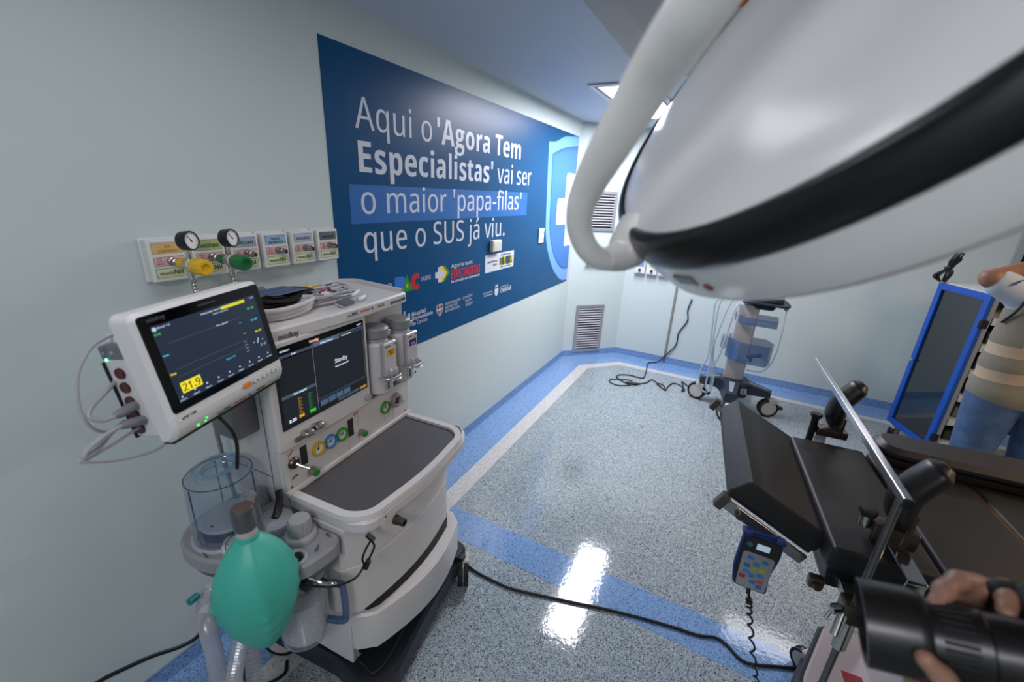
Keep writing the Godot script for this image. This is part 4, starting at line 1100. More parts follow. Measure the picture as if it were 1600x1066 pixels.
func vaporizer(x: float, tint: Color, label: String) -> void:
	var body := M("vaporizer shell", Color(0.74, 0.725, 0.725), 0.4)
	var cap := M("vaporizer cap", Color(0.47, 0.48, 0.49), 0.45)
	var silver := M("vaporizer silver", Color(0.72, 0.72, 0.73), 0.28, 0.5)
	var o := thing("vaporizer", label, "vaporizer", MACHINE * T(x, 1.02, -0.02), "vaporizers beside the machine screen")
	var outline := rpoly([Vector3(-0.05, -0.035, 0.02), Vector3(-0.05, 0.035, 0.025), Vector3(-0.03, 0.065, 0.03), Vector3(0.03, 0.065, 0.03), Vector3(0.05, 0.035, 0.025), Vector3(0.05, -0.035, 0.02)], 6)
	obj("body", slab(outline, 0.0, 0.20, 0.008), body, o)
	obj("neck", xf(cyl(0.045, 0.02, 0.002, 28), T(0, 0.195, 0.008)), silver, o)
	obj("cap", xf(cyl(0.049, 0.042, 0.007, 32), T(0, 0.212, 0.012)), cap, o)
	obj("lock_button", xf(cyl(0.010, 0.006, 0.002, 16), Transform3D(Basis.from_euler(RX90), Vector3(0.022, 0.232, 0.055))), silver, o)
	# raised front plate that flares out round the dial
	var fp := rpoly([Vector3(-0.036, 0.075, 0.01), Vector3(-0.036, 0.205, 0.008), Vector3(0.036, 0.205, 0.008), Vector3(0.036, 0.075, 0.01)], 4)
	obj("front_plate", prism(fp, 0.06, 0.078, 0.004), silver, o)
	obj("front_trim", prism(inset(fp, 0.005), 0.0775, 0.0795, 0.0008), body, o)
	var lip := rpoly([Vector3(-0.045, 0.045, 0.02), Vector3(-0.042, 0.105, 0.04), Vector3(0.042, 0.105, 0.04), Vector3(0.045, 0.045, 0.02), Vector3(0.02, 0.112, 0.02), Vector3(-0.02, 0.112, 0.02)], 6)
	obj("dial_ledge", slab(lip, 0.068, 0.078, 0.003), silver, o)
	obj("dial", xf(lathe([Vector2(0, 0), Vector2(0.021, 0), Vector2(0.023, 0.006), Vector2(0.021, 0.022), Vector2(0.017, 0.027), Vector2(0, 0.027)], 48, 16, 0.025), T(0.006, 0.078, 0.078)), M("knob silver", Color(0.66, 0.66, 0.67), 0.35, 0.4), o)
	obj("level_window", bx(-0.022, 0.012, 0.018, 0.058, 0.063, 0.068, 0.002), M("window pale", Color(0.62, 0.66, 0.64), 0.2), o)
	obj("level_tube", bx(-0.010, -0.002, 0.02, 0.056, 0.067, 0.0695, 0.001), M("window dark", Color(0.22, 0.24, 0.24), 0.2), o)
	obj("drain_plug", xf(cyl(0.005, 0.003, 0.001, 12), Transform3D(Basis.from_euler(RX90), Vector3(0.034, 0.022, 0.062))), M("ink"), o)
	obj("agent_label", bx(-0.020, 0.024, 0.152, 0.178, 0.079, 0.0802, 0), M("agent %.2f" % tint.r, tint, 0.5), o)
	text(o, "Sevoflurane" if tint.r > 0.5 else "Isoflurane", T(-0.016, 0.168, 0.0798), 0.005, M("ink"), 0.034, true)
	text(o, "SEV" if tint.r > 0.5 else "ISO", T(-0.006, 0.157, 0.0798), 0.007, M("ink") if tint.r > 0.5 else M("print white"), 0.018, true)
	text(o, "mindray", T(-0.027, 0.188, 0.0792), 0.006, M("brand grey"), 0.026, true)
	text(o, "V60", T(0.018, 0.189, 0.0792), 0.005, M("brand grey"), 0.012, true)


# ---------------------------------------------------------------- breathing block with bellows, absorber, bag and hoses
func breathing() -> void:
	var grey := M("block grey", Color(0.56, 0.565, 0.58), 0.38)
	var pale := M("block pale", Color(0.62, 0.63, 0.65), 0.35)
	var chrome := M("chrome")
	var steel := M("steel")
	var dark := M("dark gap")
	var o := thing("breathing_system", "grey breathing block with clear bellows dome, ribbed knobs and gauge, left of the work tray", "breathing system", MACHINE)
	var pp := rpoly([Vector3(-0.304, -0.215, 0.02), Vector3(-0.304, 0.10, 0.01), Vector3(-0.298, 0.205, 0.03), Vector3(-0.335, 0.224, 0.03), Vector3(-0.435, 0.205, 0.04), Vector3(-0.478, 0.07, 0.03), Vector3(-0.535, -0.06, 0.05), Vector3(-0.52, -0.17, 0.06), Vector3(-0.45, -0.225, 0.05)], 6)
	obj("plate", slab(pp, 0.742, 0.792, 0.007), grey, o)
	obj("skirt", slab(inset(pp, 0.012), 0.715, 0.745, 0.006), M("block dark", Color(0.34, 0.35, 0.37), 0.45), o)
	# bellows under the dome
	var c := T(-0.423, 0.790, -0.085)
	obj("dome_ring", xf(lathe([Vector2(0.078, 0), Vector2(0.092, 0), Vector2(0.094, 0.006), Vector2(0.088, 0.012), Vector2(0.078, 0.012), Vector2(0.078, 0)], 40), c), pale, o)
	var folds := [Vector2(0, 0.012), Vector2(0.060, 0.012)]
	for k in 4:
		folds.append(Vector2(0.068, 0.018 + 0.008 * k))
		folds.append(Vector2(0.060, 0.022 + 0.008 * k))
	folds.append(Vector2(0, 0.046))
	obj("bellows", xf(lathe(folds, 36), c), M("bellows black", Color(0.04, 0.042, 0.048), 0.5), o)
	var disc := obj("bellows_disc", xf(lathe([Vector2(0, 0.046), Vector2(0.068, 0.046), Vector2(0.070, 0.050), Vector2(0.067, 0.056), Vector2(0.05, 0.058), Vector2(0, 0.058)], 40), c), M("bellows disc", Color(0.66, 0.67, 0.68), 0.45), o)
	obj("stop_button", join([xf(cyl(0.004, 0.003, 0.001, 10), c * T(0.045, 0.057, 0.03)), xf(cyl(0.004, 0.003, 0.001, 10), c * T(-0.05, 0.057, 0.01))]), dark, disc)
	var glass := clear("bellows dome glass", Color(0.40, 0.52, 0.66), 0.26, 0.06)
	var dome := obj("bellows_dome", xf(lathe([Vector2(0.0865, 0.008), Vector2(0.0850, 0.08), Vector2(0.0825, 0.165), Vector2(0.0800, 0.195), Vector2(0.074, 0.207), Vector2(0.035, 0.213), Vector2(0.033, 0.206), Vector2(0, 0.206)], 48), c), glass, o)
	obj("dome_edge", xf(lathe([Vector2(0.0790, 0.1955), Vector2(0.0808, 0.1965), Vector2(0.0800, 0.199), Vector2(0.0785, 0.198), Vector2(0.0790, 0.1955)], 48), c), clear("dome edge", Color(0.12, 0.20, 0.32), 0.7), dome)
	for k in 3:
		var a := 0.6 + k * 2.1
		obj("dome_rib", xf(bx(-0.0015, 0.0015, 0.012, 0.195, 0.0815, 0.0845, 0.001), c * Transform3D(Basis(Vector3.UP, a), Vector3.ZERO)), clear("dome edge", Color(0.12, 0.20, 0.32), 0.7), dome)
	var scale_marks := []
	for k in 12: scale_marks.append(xf(bx(-0.004, 0.004, 0.05 + k * 0.011, 0.0512 + k * 0.011, 0.0845, 0.0852, 0), c * Transform3D(Basis(Vector3.UP, 1.0), Vector3.ZERO)))
	tag(obj("volume_scale", join(scale_marks), M("scale blue", Color(0.20, 0.28, 0.44), 0.5), dome), "", "", "", "stuff")
	var loops := []
	for k in 4:
		var pts := []
		for i in 13:
			var a := TAU * i / 12.0 + k
			pts.append(Vector3(0.008 * sin(k * 2.0) + cos(a) * (0.040 + 0.006 * k), 0.211 + 0.004 * k + 0.003 * sin(a + k), 0.006 * cos(k * 1.7) + sin(a) * (0.034 + 0.004 * k)))
		loops.append(tube(smooth(pts, 3), 0.0022, 6))
	single("sampling_line", xf(join(loops), MACHINE * c), clear("line blue", Color(0.50, 0.68, 0.80), 0.6, 0.12), "coil of thin pale blue clear tubing lying on top of the bellows dome", "tube")
	# APL valve knob
	var k1 := obj("valve_base", xf(lathe([Vector2(0, 0), Vector2(0.043, 0), Vector2(0.045, 0.006), Vector2(0.042, 0.016), Vector2(0.036, 0.020), Vector2(0, 0.020)], 36), T(-0.352, 0.790, 0.112)), pale, o)
	obj("valve_knob", xf(lathe([Vector2(0, 0.018), Vector2(0.032, 0.018), Vector2(0.032, 0.024), Vector2(0.029, 0.062), Vector2(0.026, 0.066), Vector2(0, 0.066)], 72, 18, 0.045), T(-0.352, 0.790, 0.112)), M("knob light grey", Color(0.60, 0.60, 0.60), 0.45), k1)
	# bag / ventilator selector
	var k2 := obj("selector_base", xf(lathe([Vector2(0, 0), Vector2(0.052, 0), Vector2(0.053, 0.018), Vector2(0.049, 0.030), Vector2(0.040, 0.034), Vector2(0, 0.034)], 36), T(-0.360, 0.790, 0.018)), pale, o)
	obj("selector_block", bx(-0.350, -0.306, 0.79, 0.818, -0.06, 0.03, 0.006), grey, k2)
	obj("selector_lever", tube(smooth([Vector3(-0.362, 0.828, 0.024), Vector3(-0.342, 0.834, 0.012), Vector3(-0.322, 0.858, 0.0), Vector3(-0.314, 0.880, -0.010)], 4), [0.010, 0.011, 0.010, 0.008], 8, 0.6), M("lever black", Color(0.03, 0.03, 0.033), 0.45), k2)
	obj("inspire_block", bx(-0.345, -0.308, 0.79, 0.84, -0.10, -0.062, 0.008), grey, o)
	obj("inspire_port", xf(lathe([Vector2(0.018, 0), Vector2(0.026, 0), Vector2(0.026, 0.05), Vector2(0.022, 0.054), Vector2(0.018, 0.05), Vector2(0.018, 0)], 24), T(-0.330, 0.81, -0.085)), clear("port clear", Color(0.55, 0.60, 0.68), 0.35), o)
	# airway pressure gauge lying on the block
	var gb := T(-0.455, 0.792, -0.005, 18, -25, 8)
	var gg := obj("pressure_gauge", xf(lathe([Vector2(0, -0.005), Vector2(0.038, -0.005), Vector2(0.040, 0.004), Vector2(0.037, 0.020), Vector2(0.032, 0.024), Vector2(0.028, 0.024), Vector2(0.027, 0.020), Vector2(0, 0.020)], 36), gb), M("gauge white", Color(0.74, 0.74, 0.74), 0.4), o)
	obj("gauge_ring", xf(lathe([Vector2(0.0265, 0.0205), Vector2(0.029, 0.0205), Vector2(0.029, 0.0235), Vector2(0.0265, 0.0235), Vector2(0.0265, 0.0205)], 32), gb), dark, gg)
	obj("needle", xf(join([bx(-0.003, 0.020, 0.0205, 0.0215, -0.001, 0.001, 0), cyl(0.005, 0.022, 0.001, 12)]), gb * T(0, 0, 0, 0, 40, 0)), M("ink"), gg)
	var tk := []
	for k in 11: tk.append(xf(bx(0.018, 0.023, 0.0202, 0.0208, -0.0006, 0.0006, 0), gb * T(0, 0, 0, 0, 20.0 + k * 28.0, 0)))
	tag(obj("gauge_scale", join(tk), M("ink"), gg), "", "", "", "stuff")
	# sensor port in the front corner
	var sp := obj("sensor_port", xf(lathe([Vector2(0.020, 0), Vector2(0.030, 0), Vector2(0.030, 0.006), Vector2(0.026, 0.010), Vector2(0.020, 0.006), Vector2(0.020, 0)], 28), T(-0.415, 0.790, 0.165)), pale, o)
	obj("sensor_plug", xf(lathe([Vector2(0, 0.0), Vector2(0.019, 0.0), Vector2(0.017, 0.008), Vector2(0.008, 0.010), Vector2(0, 0.010)], 20), T(-0.415, 0.790, 0.165)), M("plug dark", Color(0.08, 0.09, 0.11), 0.25), sp)
	for s in [[-0.318, 0.180], [-0.405, 0.075], [-0.368, 0.190], [-0.490, 0.015], [-0.515, -0.055]]:
		var at := T(s[0], 0.791, s[1], 0, s[0] * 900.0, 0)
		obj("thumb_screw", join([xf(cyl(0.0055, 0.006, 0.001, 12), at), xf(bx(-0.012, 0.012, 0.003, 0.007, -0.003, 0.003, 0.001), at)]), chrome, o)
	# chrome handle and latch at the front corner
	obj("handle", tube(smooth([Vector3(-0.415, 0.742, 0.205), Vector3(-0.405, 0.735, 0.245), Vector3(-0.385, 0.722, 0.262), Vector3(-0.372, 0.70, 0.245), Vector3(-0.372, 0.695, 0.20)], 6), 0.0045, 8), chrome, o)
	obj("latch_plug", bx(-0.425, -0.395, 0.69, 0.735, 0.16, 0.20, 0.01), M("lever black"), o)
	# soda lime canister with its blue handle
	var can := clear("canister clear", Color(0.60, 0.66, 0.74), 0.22, 0.06)
	var ct := T(-0.375, 0.425, 0.105)
	var cn := obj("absorber_canister", xf(lathe([Vector2(0, 0), Vector2(0.055, 0.0), Vector2(0.066, 0.012), Vector2(0.070, 0.05), Vector2(0.074, 0.19), Vector2(0.078, 0.235), Vector2(0.072, 0.24)], 36), ct), can, o)
	obj("absorbent_granules", xf(lathe([Vector2(0, 0.012), Vector2(0.055, 0.015), Vector2(0.064, 0.03), Vector2(0.068, 0.17), Vector2(0, 0.175)], 30), ct), granules(), cn)
	obj("canister_lid", xf(cyl(0.072, 0.03, 0.004, 32), ct * T(0, 0.235, 0)), grey, cn)
	obj("canister_handle", xf(tube(smooth([Vector3(0.035, 0.200, 0.055), Vector3(0.050, 0.205, 0.098), Vector3(0.055, 0.190, 0.112), Vector3(0.055, 0.075, 0.112), Vector3(0.050, 0.055, 0.098), Vector3(0.033, 0.055, 0.052)], 5), 0.011, 10), ct), clear("handle blue", Color(0.10, 0.26, 0.48), 0.62), cn)
	# black sensor lead from the tray's jack
	var ld := thing("sensor_cable", "short black looped cable hanging from the left end of the white work tray", "cable", MACHINE)
	obj("plug", rod(Vector3(-0.278, 0.812, 0.288), Vector3(-0.278, 0.800, 0.312), 0.009, 12), M("lever black"), ld)
	obj("wire", tube(smooth([Vector3(-0.280, 0.803, 0.305), Vector3(-0.300, 0.782, 0.30), Vector3(-0.312, 0.755, 0.296), Vector3(-0.305, 0.722, 0.292), Vector3(-0.330, 0.700, 0.285), Vector3(-0.365, 0.705, 0.272), Vector3(-0.392, 0.712, 0.25), Vector3(-0.41, 0.712, 0.21)], 6), 0.0032, 7), M("cable black", Color(0.025, 0.026, 0.03), 0.5), ld)
	obj("wire_loop", tube(smooth([Vector3(-0.282, 0.802, 0.305), Vector3(-0.278, 0.775, 0.31), Vector3(-0.296, 0.745, 0.305), Vector3(-0.302, 0.715, 0.296)], 6), 0.0032, 7), M("cable black"), ld)
	obj("cable_sleeve", rod(Vector3(-0.297, 0.742, 0.305), Vector3(-0.306, 0.716, 0.298), 0.008, 10), M("lever black"), ld)
	bag()
	hoses()

func granules() -> StandardMaterial3D:
	if mats.has("granules"): return mats["granules"]
	var m := M("granules", Color.WHITE, 0.8)
	m.albedo_texture = chips(Color(0.70, 0.70, 0.71), [Color(0.45, 0.45, 0.47), Color(0.85, 0.85, 0.85)], [14000, 14000], 9)
	m.uv1_triplanar = true
	m.uv1_world_triplanar = true
	m.uv1_scale = Vector3.ONE * 2.0
	return m

func bag() -> void:
	var green := M("bag green", Color(0.23, 0.65, 0.58), 0.45)
	# the bag bulges out of its neck; four seams pull it in
	var o := thing("breathing_bag", "green rubber breathing bag hanging from a grey metal elbow in front of the breathing block", "breathing bag", MACHINE * T(-0.518, 0.598, 0.155))
	var rings := []
	var H := 0.36
	for i in 27:
		var t := i / 26.0
		var y := H * t
		var r := 0.092 * pow(maxf(0.0, sin(pow(t, 1.12) * PI * 0.985 + 0.02)), 0.58)
		if t > 0.93: r = maxf(r, 0.0195)
		var row := PackedVector3Array()
		for k in 56:
			var a := TAU * k / 56
			var seam := pow(absf(cos(a * 2.0 + 2.25)), 26.0)
			var wr := 0.0
			if seam > 0.05 and t < 0.7 and t > 0.12: wr = sin(y * 260.0 + a * 2.0) * 0.0026 * seam
			var nearby := pow(absf(cos(a * 2.0 + 2.25)), 3.0) * sin(y * 150.0 + a * 3.0) * 0.0036 * sin(t * PI) * (1.0 if t < 0.6 else 0.2)
			row.append(Vector3(cos(a) * (r * (1.0 + 0.045 * seam - 0.035 * pow(absf(sin(a * 2.0 + 2.25)), 1.5)) + wr + nearby), y, sin(a) * 0.97 * (r * (1.0 + 0.045 * seam - 0.035 * pow(absf(sin(a * 2.0 + 2.25)), 1.5)) + wr + nearby)))
		rings.append(row)
	obj("bag", loft(rings), green, o, Transform3D(), 60)
	obj("bag_collar", xf(lathe([Vector2(0.019, 0.0), Vector2(0.024, 0.002), Vector2(0.025, 0.012), Vector2(0.021, 0.018), Vector2(0.019, 0.018)], 28), T(0, H - 0.012, 0)), green, o)
	obj("cuff", xf(cyl(0.0215, 0.022, 0.003, 28), T(0, H + 0.004, 0)), M("cuff pale", Color(0.72, 0.68, 0.68), 0.4), o)
	obj("elbow", xf(lathe([Vector2(0, 0.0), Vector2(0.0235, 0.0), Vector2(0.0245, 0.005), Vector2(0.0255, 0.05), Vector2(0.023, 0.056), Vector2(0.0, 0.056)], 28), T(0, H + 0.024, 0)), M("satin metal", Color(0.42, 0.42, 0.43), 0.32, 0.75), o)
	obj("elbow_cap", xf(cyl(0.021, 0.002, 0.0005, 24), T(0, H + 0.0795, 0)), M("cap bronze", Color(0.45, 0.38, 0.36), 0.4, 0.6), o)
	obj("bag_arm", tube(smooth([Vector3(0, H + 0.05, 0), Vector3(0.035, H + 0.052, -0.04), Vector3(0.075, H + 0.02, -0.09), Vector3(0.10, H - 0.06, -0.125), Vector3(0.105, H - 0.165, -0.13)], 6), 0.017, 14), clear("arm smoky", Color(0.45, 0.46, 0.48), 0.7, 0.15), o)

func hoses() -> void:
	var cl := clear("hose clear", Color(0.70, 0.71, 0.74), 0.45, 0.2)
	var paths := [
		[Vector3(-0.545, 0.735, 0.01), Vector3(-0.566, 0.74, 0.018), Vector3(-0.582, 0.70, 0.028), Vector3(-0.585, 0.64, 0.030), Vector3(-0.582, 0.55, 0.022), Vector3(-0.585, 0.40, 0.010), Vector3(-0.585, 0.22, 0.03), Vector3(-0.59, 0.06, 0.06), Vector3(-0.61, 0.03, 0.16)],
		[Vector3(-0.495, 0.700, 0.085), Vector3(-0.522, 0.66, 0.088), Vector3(-0.555, 0.58, 0.088), Vector3(-0.585, 0.50, 0.090), Vector3(-0.60, 0.38, 0.098), Vector3(-0.59, 0.24, 0.125), Vector3(-0.60, 0.07, 0.185), Vector3(-0.63, 0.03, 0.28)],
		[Vector3(-0.485, 0.700, 0.025), Vector3(-0.488, 0.60, 0.03), Vector3(-0.500, 0.47, 0.035), Vector3(-0.520, 0.33, 0.045), Vector3(-0.525, 0.16, 0.055), Vector3(-0.52, 0.03, 0.11)]]
	var names := ["clear corrugated breathing hose with teal capped elbow, outermost beside the green bag", "clear corrugated breathing hose crossing in front of the other one, left of the green bag", "clear corrugated breathing hose hanging just behind the green bag"]
	for i in 3:
		var o := thing("breathing_hose", names[i], "hose", MACHINE * T(paths[i][0].x, 0.0, paths[i][0].z), "breathing hoses under the breathing block")
		var p := []
		for v in smooth(paths[i], 20): p.append(v - Vector3(paths[i][0].x, 0, paths[i][0].z))
		var rr := []
		for k in p.size(): rr.append(0.0205 if k % 2 == 0 else 0.0178)
		obj("hose", tube(p, rr, 14), cl, o, Transform3D(), 20)
		obj("hose_end", xf(cyl(0.0215, 0.04, 0.003, 20), T(p[0].x, p[0].y - 0.035, p[0].z)), clear("hose end", Color(0.72, 0.73, 0.75), 0.6, 0.15), o)
		if i == 0:
			obj("elbow", rod(Vector3(0.005, 0.755, -0.005), Vector3(-0.042, 0.715, 0.028), 0.016, 18), clear("hose end", Color(0.72, 0.73, 0.75), 0.6, 0.15), o)
			obj("elbow_cap", rod(Vector3(-0.040, 0.768, 0.012), Vector3(-0.062, 0.772, 0.018), 0.009, 14), M("cap teal", Color(0.02, 0.42, 0.45), 0.4), o)
	# loop of black cable and a castor foot seen under the bag
	single("floor_cable", tube(smooth([MACHINE * Vector3(-0.36, 0.012, -0.30), MACHINE * Vector3(-0.40, 0.012, -0.24), MACHINE * Vector3(-0.39, 0.012, -0.17), MACHINE * Vector3(-0.33, 0.012, -0.13), MACHINE * Vector3(-0.29, 0.012, -0.16)], 8), 0.006, 8), M("cable black"), "short loop of black cable on the blue floor border under the green bag", "cable")


# ---------------------------------------------------------------- the patient monitor
func monitor() -> void:
	var b := Basis.from_euler(Vector3(-0.154, 1.8544, 0.0266))
	var at := Transform3D(b, Vector3(-0.989, 1.396, -0.494))
	var shell := M("monitor shell", Color(0.84, 0.835, 0.83), 0.35)
	var o := thing("patient_monitor", "white patient monitor with dark blue screen showing yellow 21.9", "patient monitor", at)
	var back := rrect(-0.158, 0.158, -0.128, 0.113, 0.02, 6)
	obj("housing", prism(back, -0.062, 0.001, 0.010), shell, o)
	# chin that curves back under the screen
	var chin := PackedVector2Array([Vector2(0.001, -0.10), Vector2(0.0, -0.125), Vector2(-0.006, -0.140), Vector2(-0.018, -0.155), Vector2(-0.034, -0.162), Vector2(-0.055, -0.162), Vector2(-0.055, -0.10)])
	var cs := xf(prism(chin, -0.158, 0.158, 0.008), Transform3D(Basis(Vector3(0, 0, 1), Vector3(0, 1, 0), Vector3(-1, 0, 0)), Vector3.ZERO))
	obj("chin", orient(cs), shell, o)
	obj("under_edge", bx(-0.150, 0.150, -0.168, -0.158, -0.058, -0.030, 0.004), M("dark gap"), o)
	obj("rear_shell", prism(rrect(-0.12, 0.12, -0.10, 0.09, 0.03, 5), -0.105, -0.06, 0.015), shell, o)
	var sc := obj("screen", prism(rrect(-0.1495, 0.1495, -0.0985, 0.1045, 0.008), -0.001, 0.0022, 0.0008), M("monitor glass", Color(0.012, 0.014, 0.018), 0.10), o)
	var z := 0.0023
	obj("display", bx(-0.1305, 0.1305, -0.0815, 0.0815, 0.0018, z, 0), glow("display blue", Color(0.075, 0.115, 0.175), 0.85), sc)
	z += 0.0001
	var w := glow("mon white", Color(0.62, 0.68, 0.74), 0.7)
	var gr := glow("mon green", Color(0.20, 0.62, 0.28), 0.8)
	var cy := glow("mon cyan", Color(0.18, 0.60, 0.75), 0.8)
	var ye := glow("mon yellow", Color(0.72, 0.68, 0.14), 0.85)
	var dim := glow("mon dim", Color(0.26, 0.30, 0.22), 0.7)
	text(o, "mindray", T(-0.132, 0.0905, 0.0018), 0.0075, M("brand silver", Color(0.30, 0.31, 0.32), 0.4), 0.036, true)
	obj("alarm_slot", bx(-0.022, 0.022, 0.0925, 0.0955, 0.002, 0.0028, 0.0005), M("slot grey", Color(0.24, 0.25, 0.26), 0.4), o)
	obj("alarm_bar", bx(0.030, 0.098, 0.0705, 0.0775, 0.0022, z, 0), glow("bar yellow", Color(0.70, 0.68, 0.16), 0.8), sc)
	text(sc, "Monitoring standby - check leads", T(-0.022, 0.073, z - 0.0003), 0.0032, w, 0.05)
	text(sc, "Adult  General", T(0.006, 0.0655, z - 0.0003), 0.003, w, 0.04)
	text(sc, "Bed 12", T(-0.118, 0.0735, z - 0.0003), 0.004, w, 0.026)
	obj("status_icon", xf(cyl(0.0045, 0.0006, 0.0001, 14), Transform3D(Basis.from_euler(RX90), Vector3(-0.1245, 0.0745, z - 0.0006))), w, sc)
	text(sc, "15:02", T(0.114, 0.0745, z - 0.0003), 0.003, w, 0.012)
	for t in [["ECG", -0.128, 0.062, gr], ["Pleth", -0.128, 0.018, cy], ["Resp", -0.128, -0.022, ye]]:
		text(sc, t[0], T(t[1], t[2], z - 0.0003), 0.0038, t[3], 0.012, true)
	var lines := []
	for ln in [[0.040, 0.012], [-0.014, 0.0], [-0.030, 0.0]]:
		var pts := []
		for k in 60: pts.append(Vector3(lerpf(-0.112, 0.075, k / 59.0), ln[0] + ln[1] * 0.02 * sin(k * 1.3), z))
		lines.append(tube(pts, 0.00035, 4))
	tag(obj("trace", join(lines), dim, sc), "", "", "", "stuff")
	for t in [["60 / 120", 0.098, 0.051, gr], ["95 / 100", 0.098, 0.022, cy], ["10 / 30", 0.100, -0.008, ye], ["--", 0.064, 0.026, cy], ["--", 0.066, -0.001, ye]]:
		text(sc, t[0], T(t[1], t[2], z - 0.0003), 0.0042, t[3], 0.020 if t[0].length() > 2 else 0.008, true)
	text(sc, "- / -", T(0.084, -0.034, z - 0.0003), 0.012, w, 0.034)
	text(sc, "(--)", T(0.105, -0.044, z - 0.0003), 0.006, w, 0.015)
	text(sc, "No signal", T(0.005, 0.0385, z - 0.0003), 0.0038, w, 0.03)
	for k in 4: text(sc, "--", T(0.060, -0.020 - k * 0.008, z - 0.0003), 0.004, w, 0.008, true)
	text(sc, "SpO2  Art", T(0.0, -0.041, z - 0.0003), 0.0035, cy, 0.026)
	obj("value_box", bx(-0.1175, -0.0715, -0.066, -0.043, 0.0022, z, 0), glow("value yellow", Color(0.78, 0.72, 0.12), 0.85), sc)
	text(sc, "21.9", T(-0.114, -0.0625, z - 0.0002), 0.0155, M("ink"), 0.039)
	for k in 9:
		obj("menu_icon", xf(cyl(0.0022, 0.0005, 0.0001, 10), Transform3D(Basis.from_euler(RX90), Vector3(-0.122 + 0.030 * k, -0.068 if k != 0 else -0.071, z - 0.0005))), w, sc)
		text(sc, ["Main", "Alarm", "Mute", "Trend", "Print", "NIBP", "Zero", "Leads", "Setup"][k], T(-0.129 + 0.030 * k, -0.0785, z - 0.0003), 0.003, w, 0.015)
	# chin buttons, lights and stickers
	for k in 4:
		var x := 0.031 + 0.031 * k
		obj("button", prism(rrect(x - 0.011, x + 0.011, -0.1235, -0.1125, 0.004), -0.001, 0.0042, 0.001), M("button amber", Color(0.86, 0.50, 0.10), 0.4) if k == 0 else M("button white", Color(0.80, 0.80, 0.79), 0.35), o)
		obj("button_rim", prism(rrect(x - 0.0122, x + 0.0122, -0.1247, -0.1113, 0.0045), -0.001, 0.0018, 0.0005), M("button rim", Color(0.56, 0.56, 0.57), 0.4), o)
		if k: text(o, ["", "II", "X", "O"][k], T(x - 0.003, -0.120, 0.0040), 0.004, M("ink"), 0.005, true)
	text(o, "ePM 12M", T(-0.138, -0.1155, 0.0006), 0.0055, M("ink"), 0.032, true)
	var chat := T(0, -0.1475, -0.0118, 40, 0, 0)
	obj("power_light", xf(cyl(0.0032, 0.002, 0.0005, 14), chat * Transform3D(Basis.from_euler(RX90), Vector3(-0.103, 0.0, 0.0))), glow("led green", Color(0.15, 0.95, 0.30), 1.6), o)
	for y in [0.0, 0.010]: obj("status_light", xf(cyl(0.0018, 0.002, 0.0004, 10), chat * Transform3D(Basis.from_euler(RX90), Vector3(-0.085, y, 0.0))), glow("led green", Color(0.15, 0.95, 0.30), 1.6), o)
	sponsor_strip(o, chat * T(-0.055, -0.003, 0.0016), 0.14, 0.009)
	# module rack on the wall side
	var rk := obj("module_rack", join([bx(-0.150, -0.08, -0.150, 0.050, -0.120, -0.048, 0.006, 2)]), M("module white", Color(0.80, 0.79, 0.79), 0.4), o)
	obj("rack_cap", bx(-0.153, -0.10, 0.024, 0.055, -0.118, -0.056, 0.005), M("module grey", Color(0.40, 0.42, 0.46), 0.4), rk)
	obj("rack_edge", bx(-0.152, -0.140, -0.152, 0.02, -0.125, -0.118, 0.002), M("dark gap"), rk)
	for k in 3: obj("rack_light", xf(cyl(0.0035, 0.003, 0.001, 10), Transform3D(Basis.from_euler(Vector3(0, 0, PI / 2)), Vector3(-0.152, 0.040 - (0.014 if k == 2 else 0.0), -0.104 + 0.020 * (k % 2)))), glow("led mint", Color(0.55, 1.0, 0.75), 1.4) if k == 2 else M("light dull", Color(0.6, 0.62, 0.66), 0.3), rk)
	for k in 5:
		var c := Vector3(-0.1505, -0.004 - 0.031 * k, -0.088 - 0.003 * k)
		obj("connector_socket", xf(lathe([Vector2(0, 0.003), Vector2(0.009, 0.003), Vector2(0.011, 0.004), Vector2(0.0118, 0.002), Vector2(0.0118, -0.001)], 18), Transform3D(Basis.from_euler(Vector3(0, 0, PI / 2)), c)), M("connector red", Color(0.28, 0.06, 0.07), 0.4), rk)
	obj("handle_bar", bx(-0.135, -0.06, 0.05, 0.072, -0.115, -0.085, 0.007, 2), shell, rk)
	# grey leads that loop down at the wall side
	var lead := M("lead grey", Color(0.62, 0.62, 0.64), 0.45)
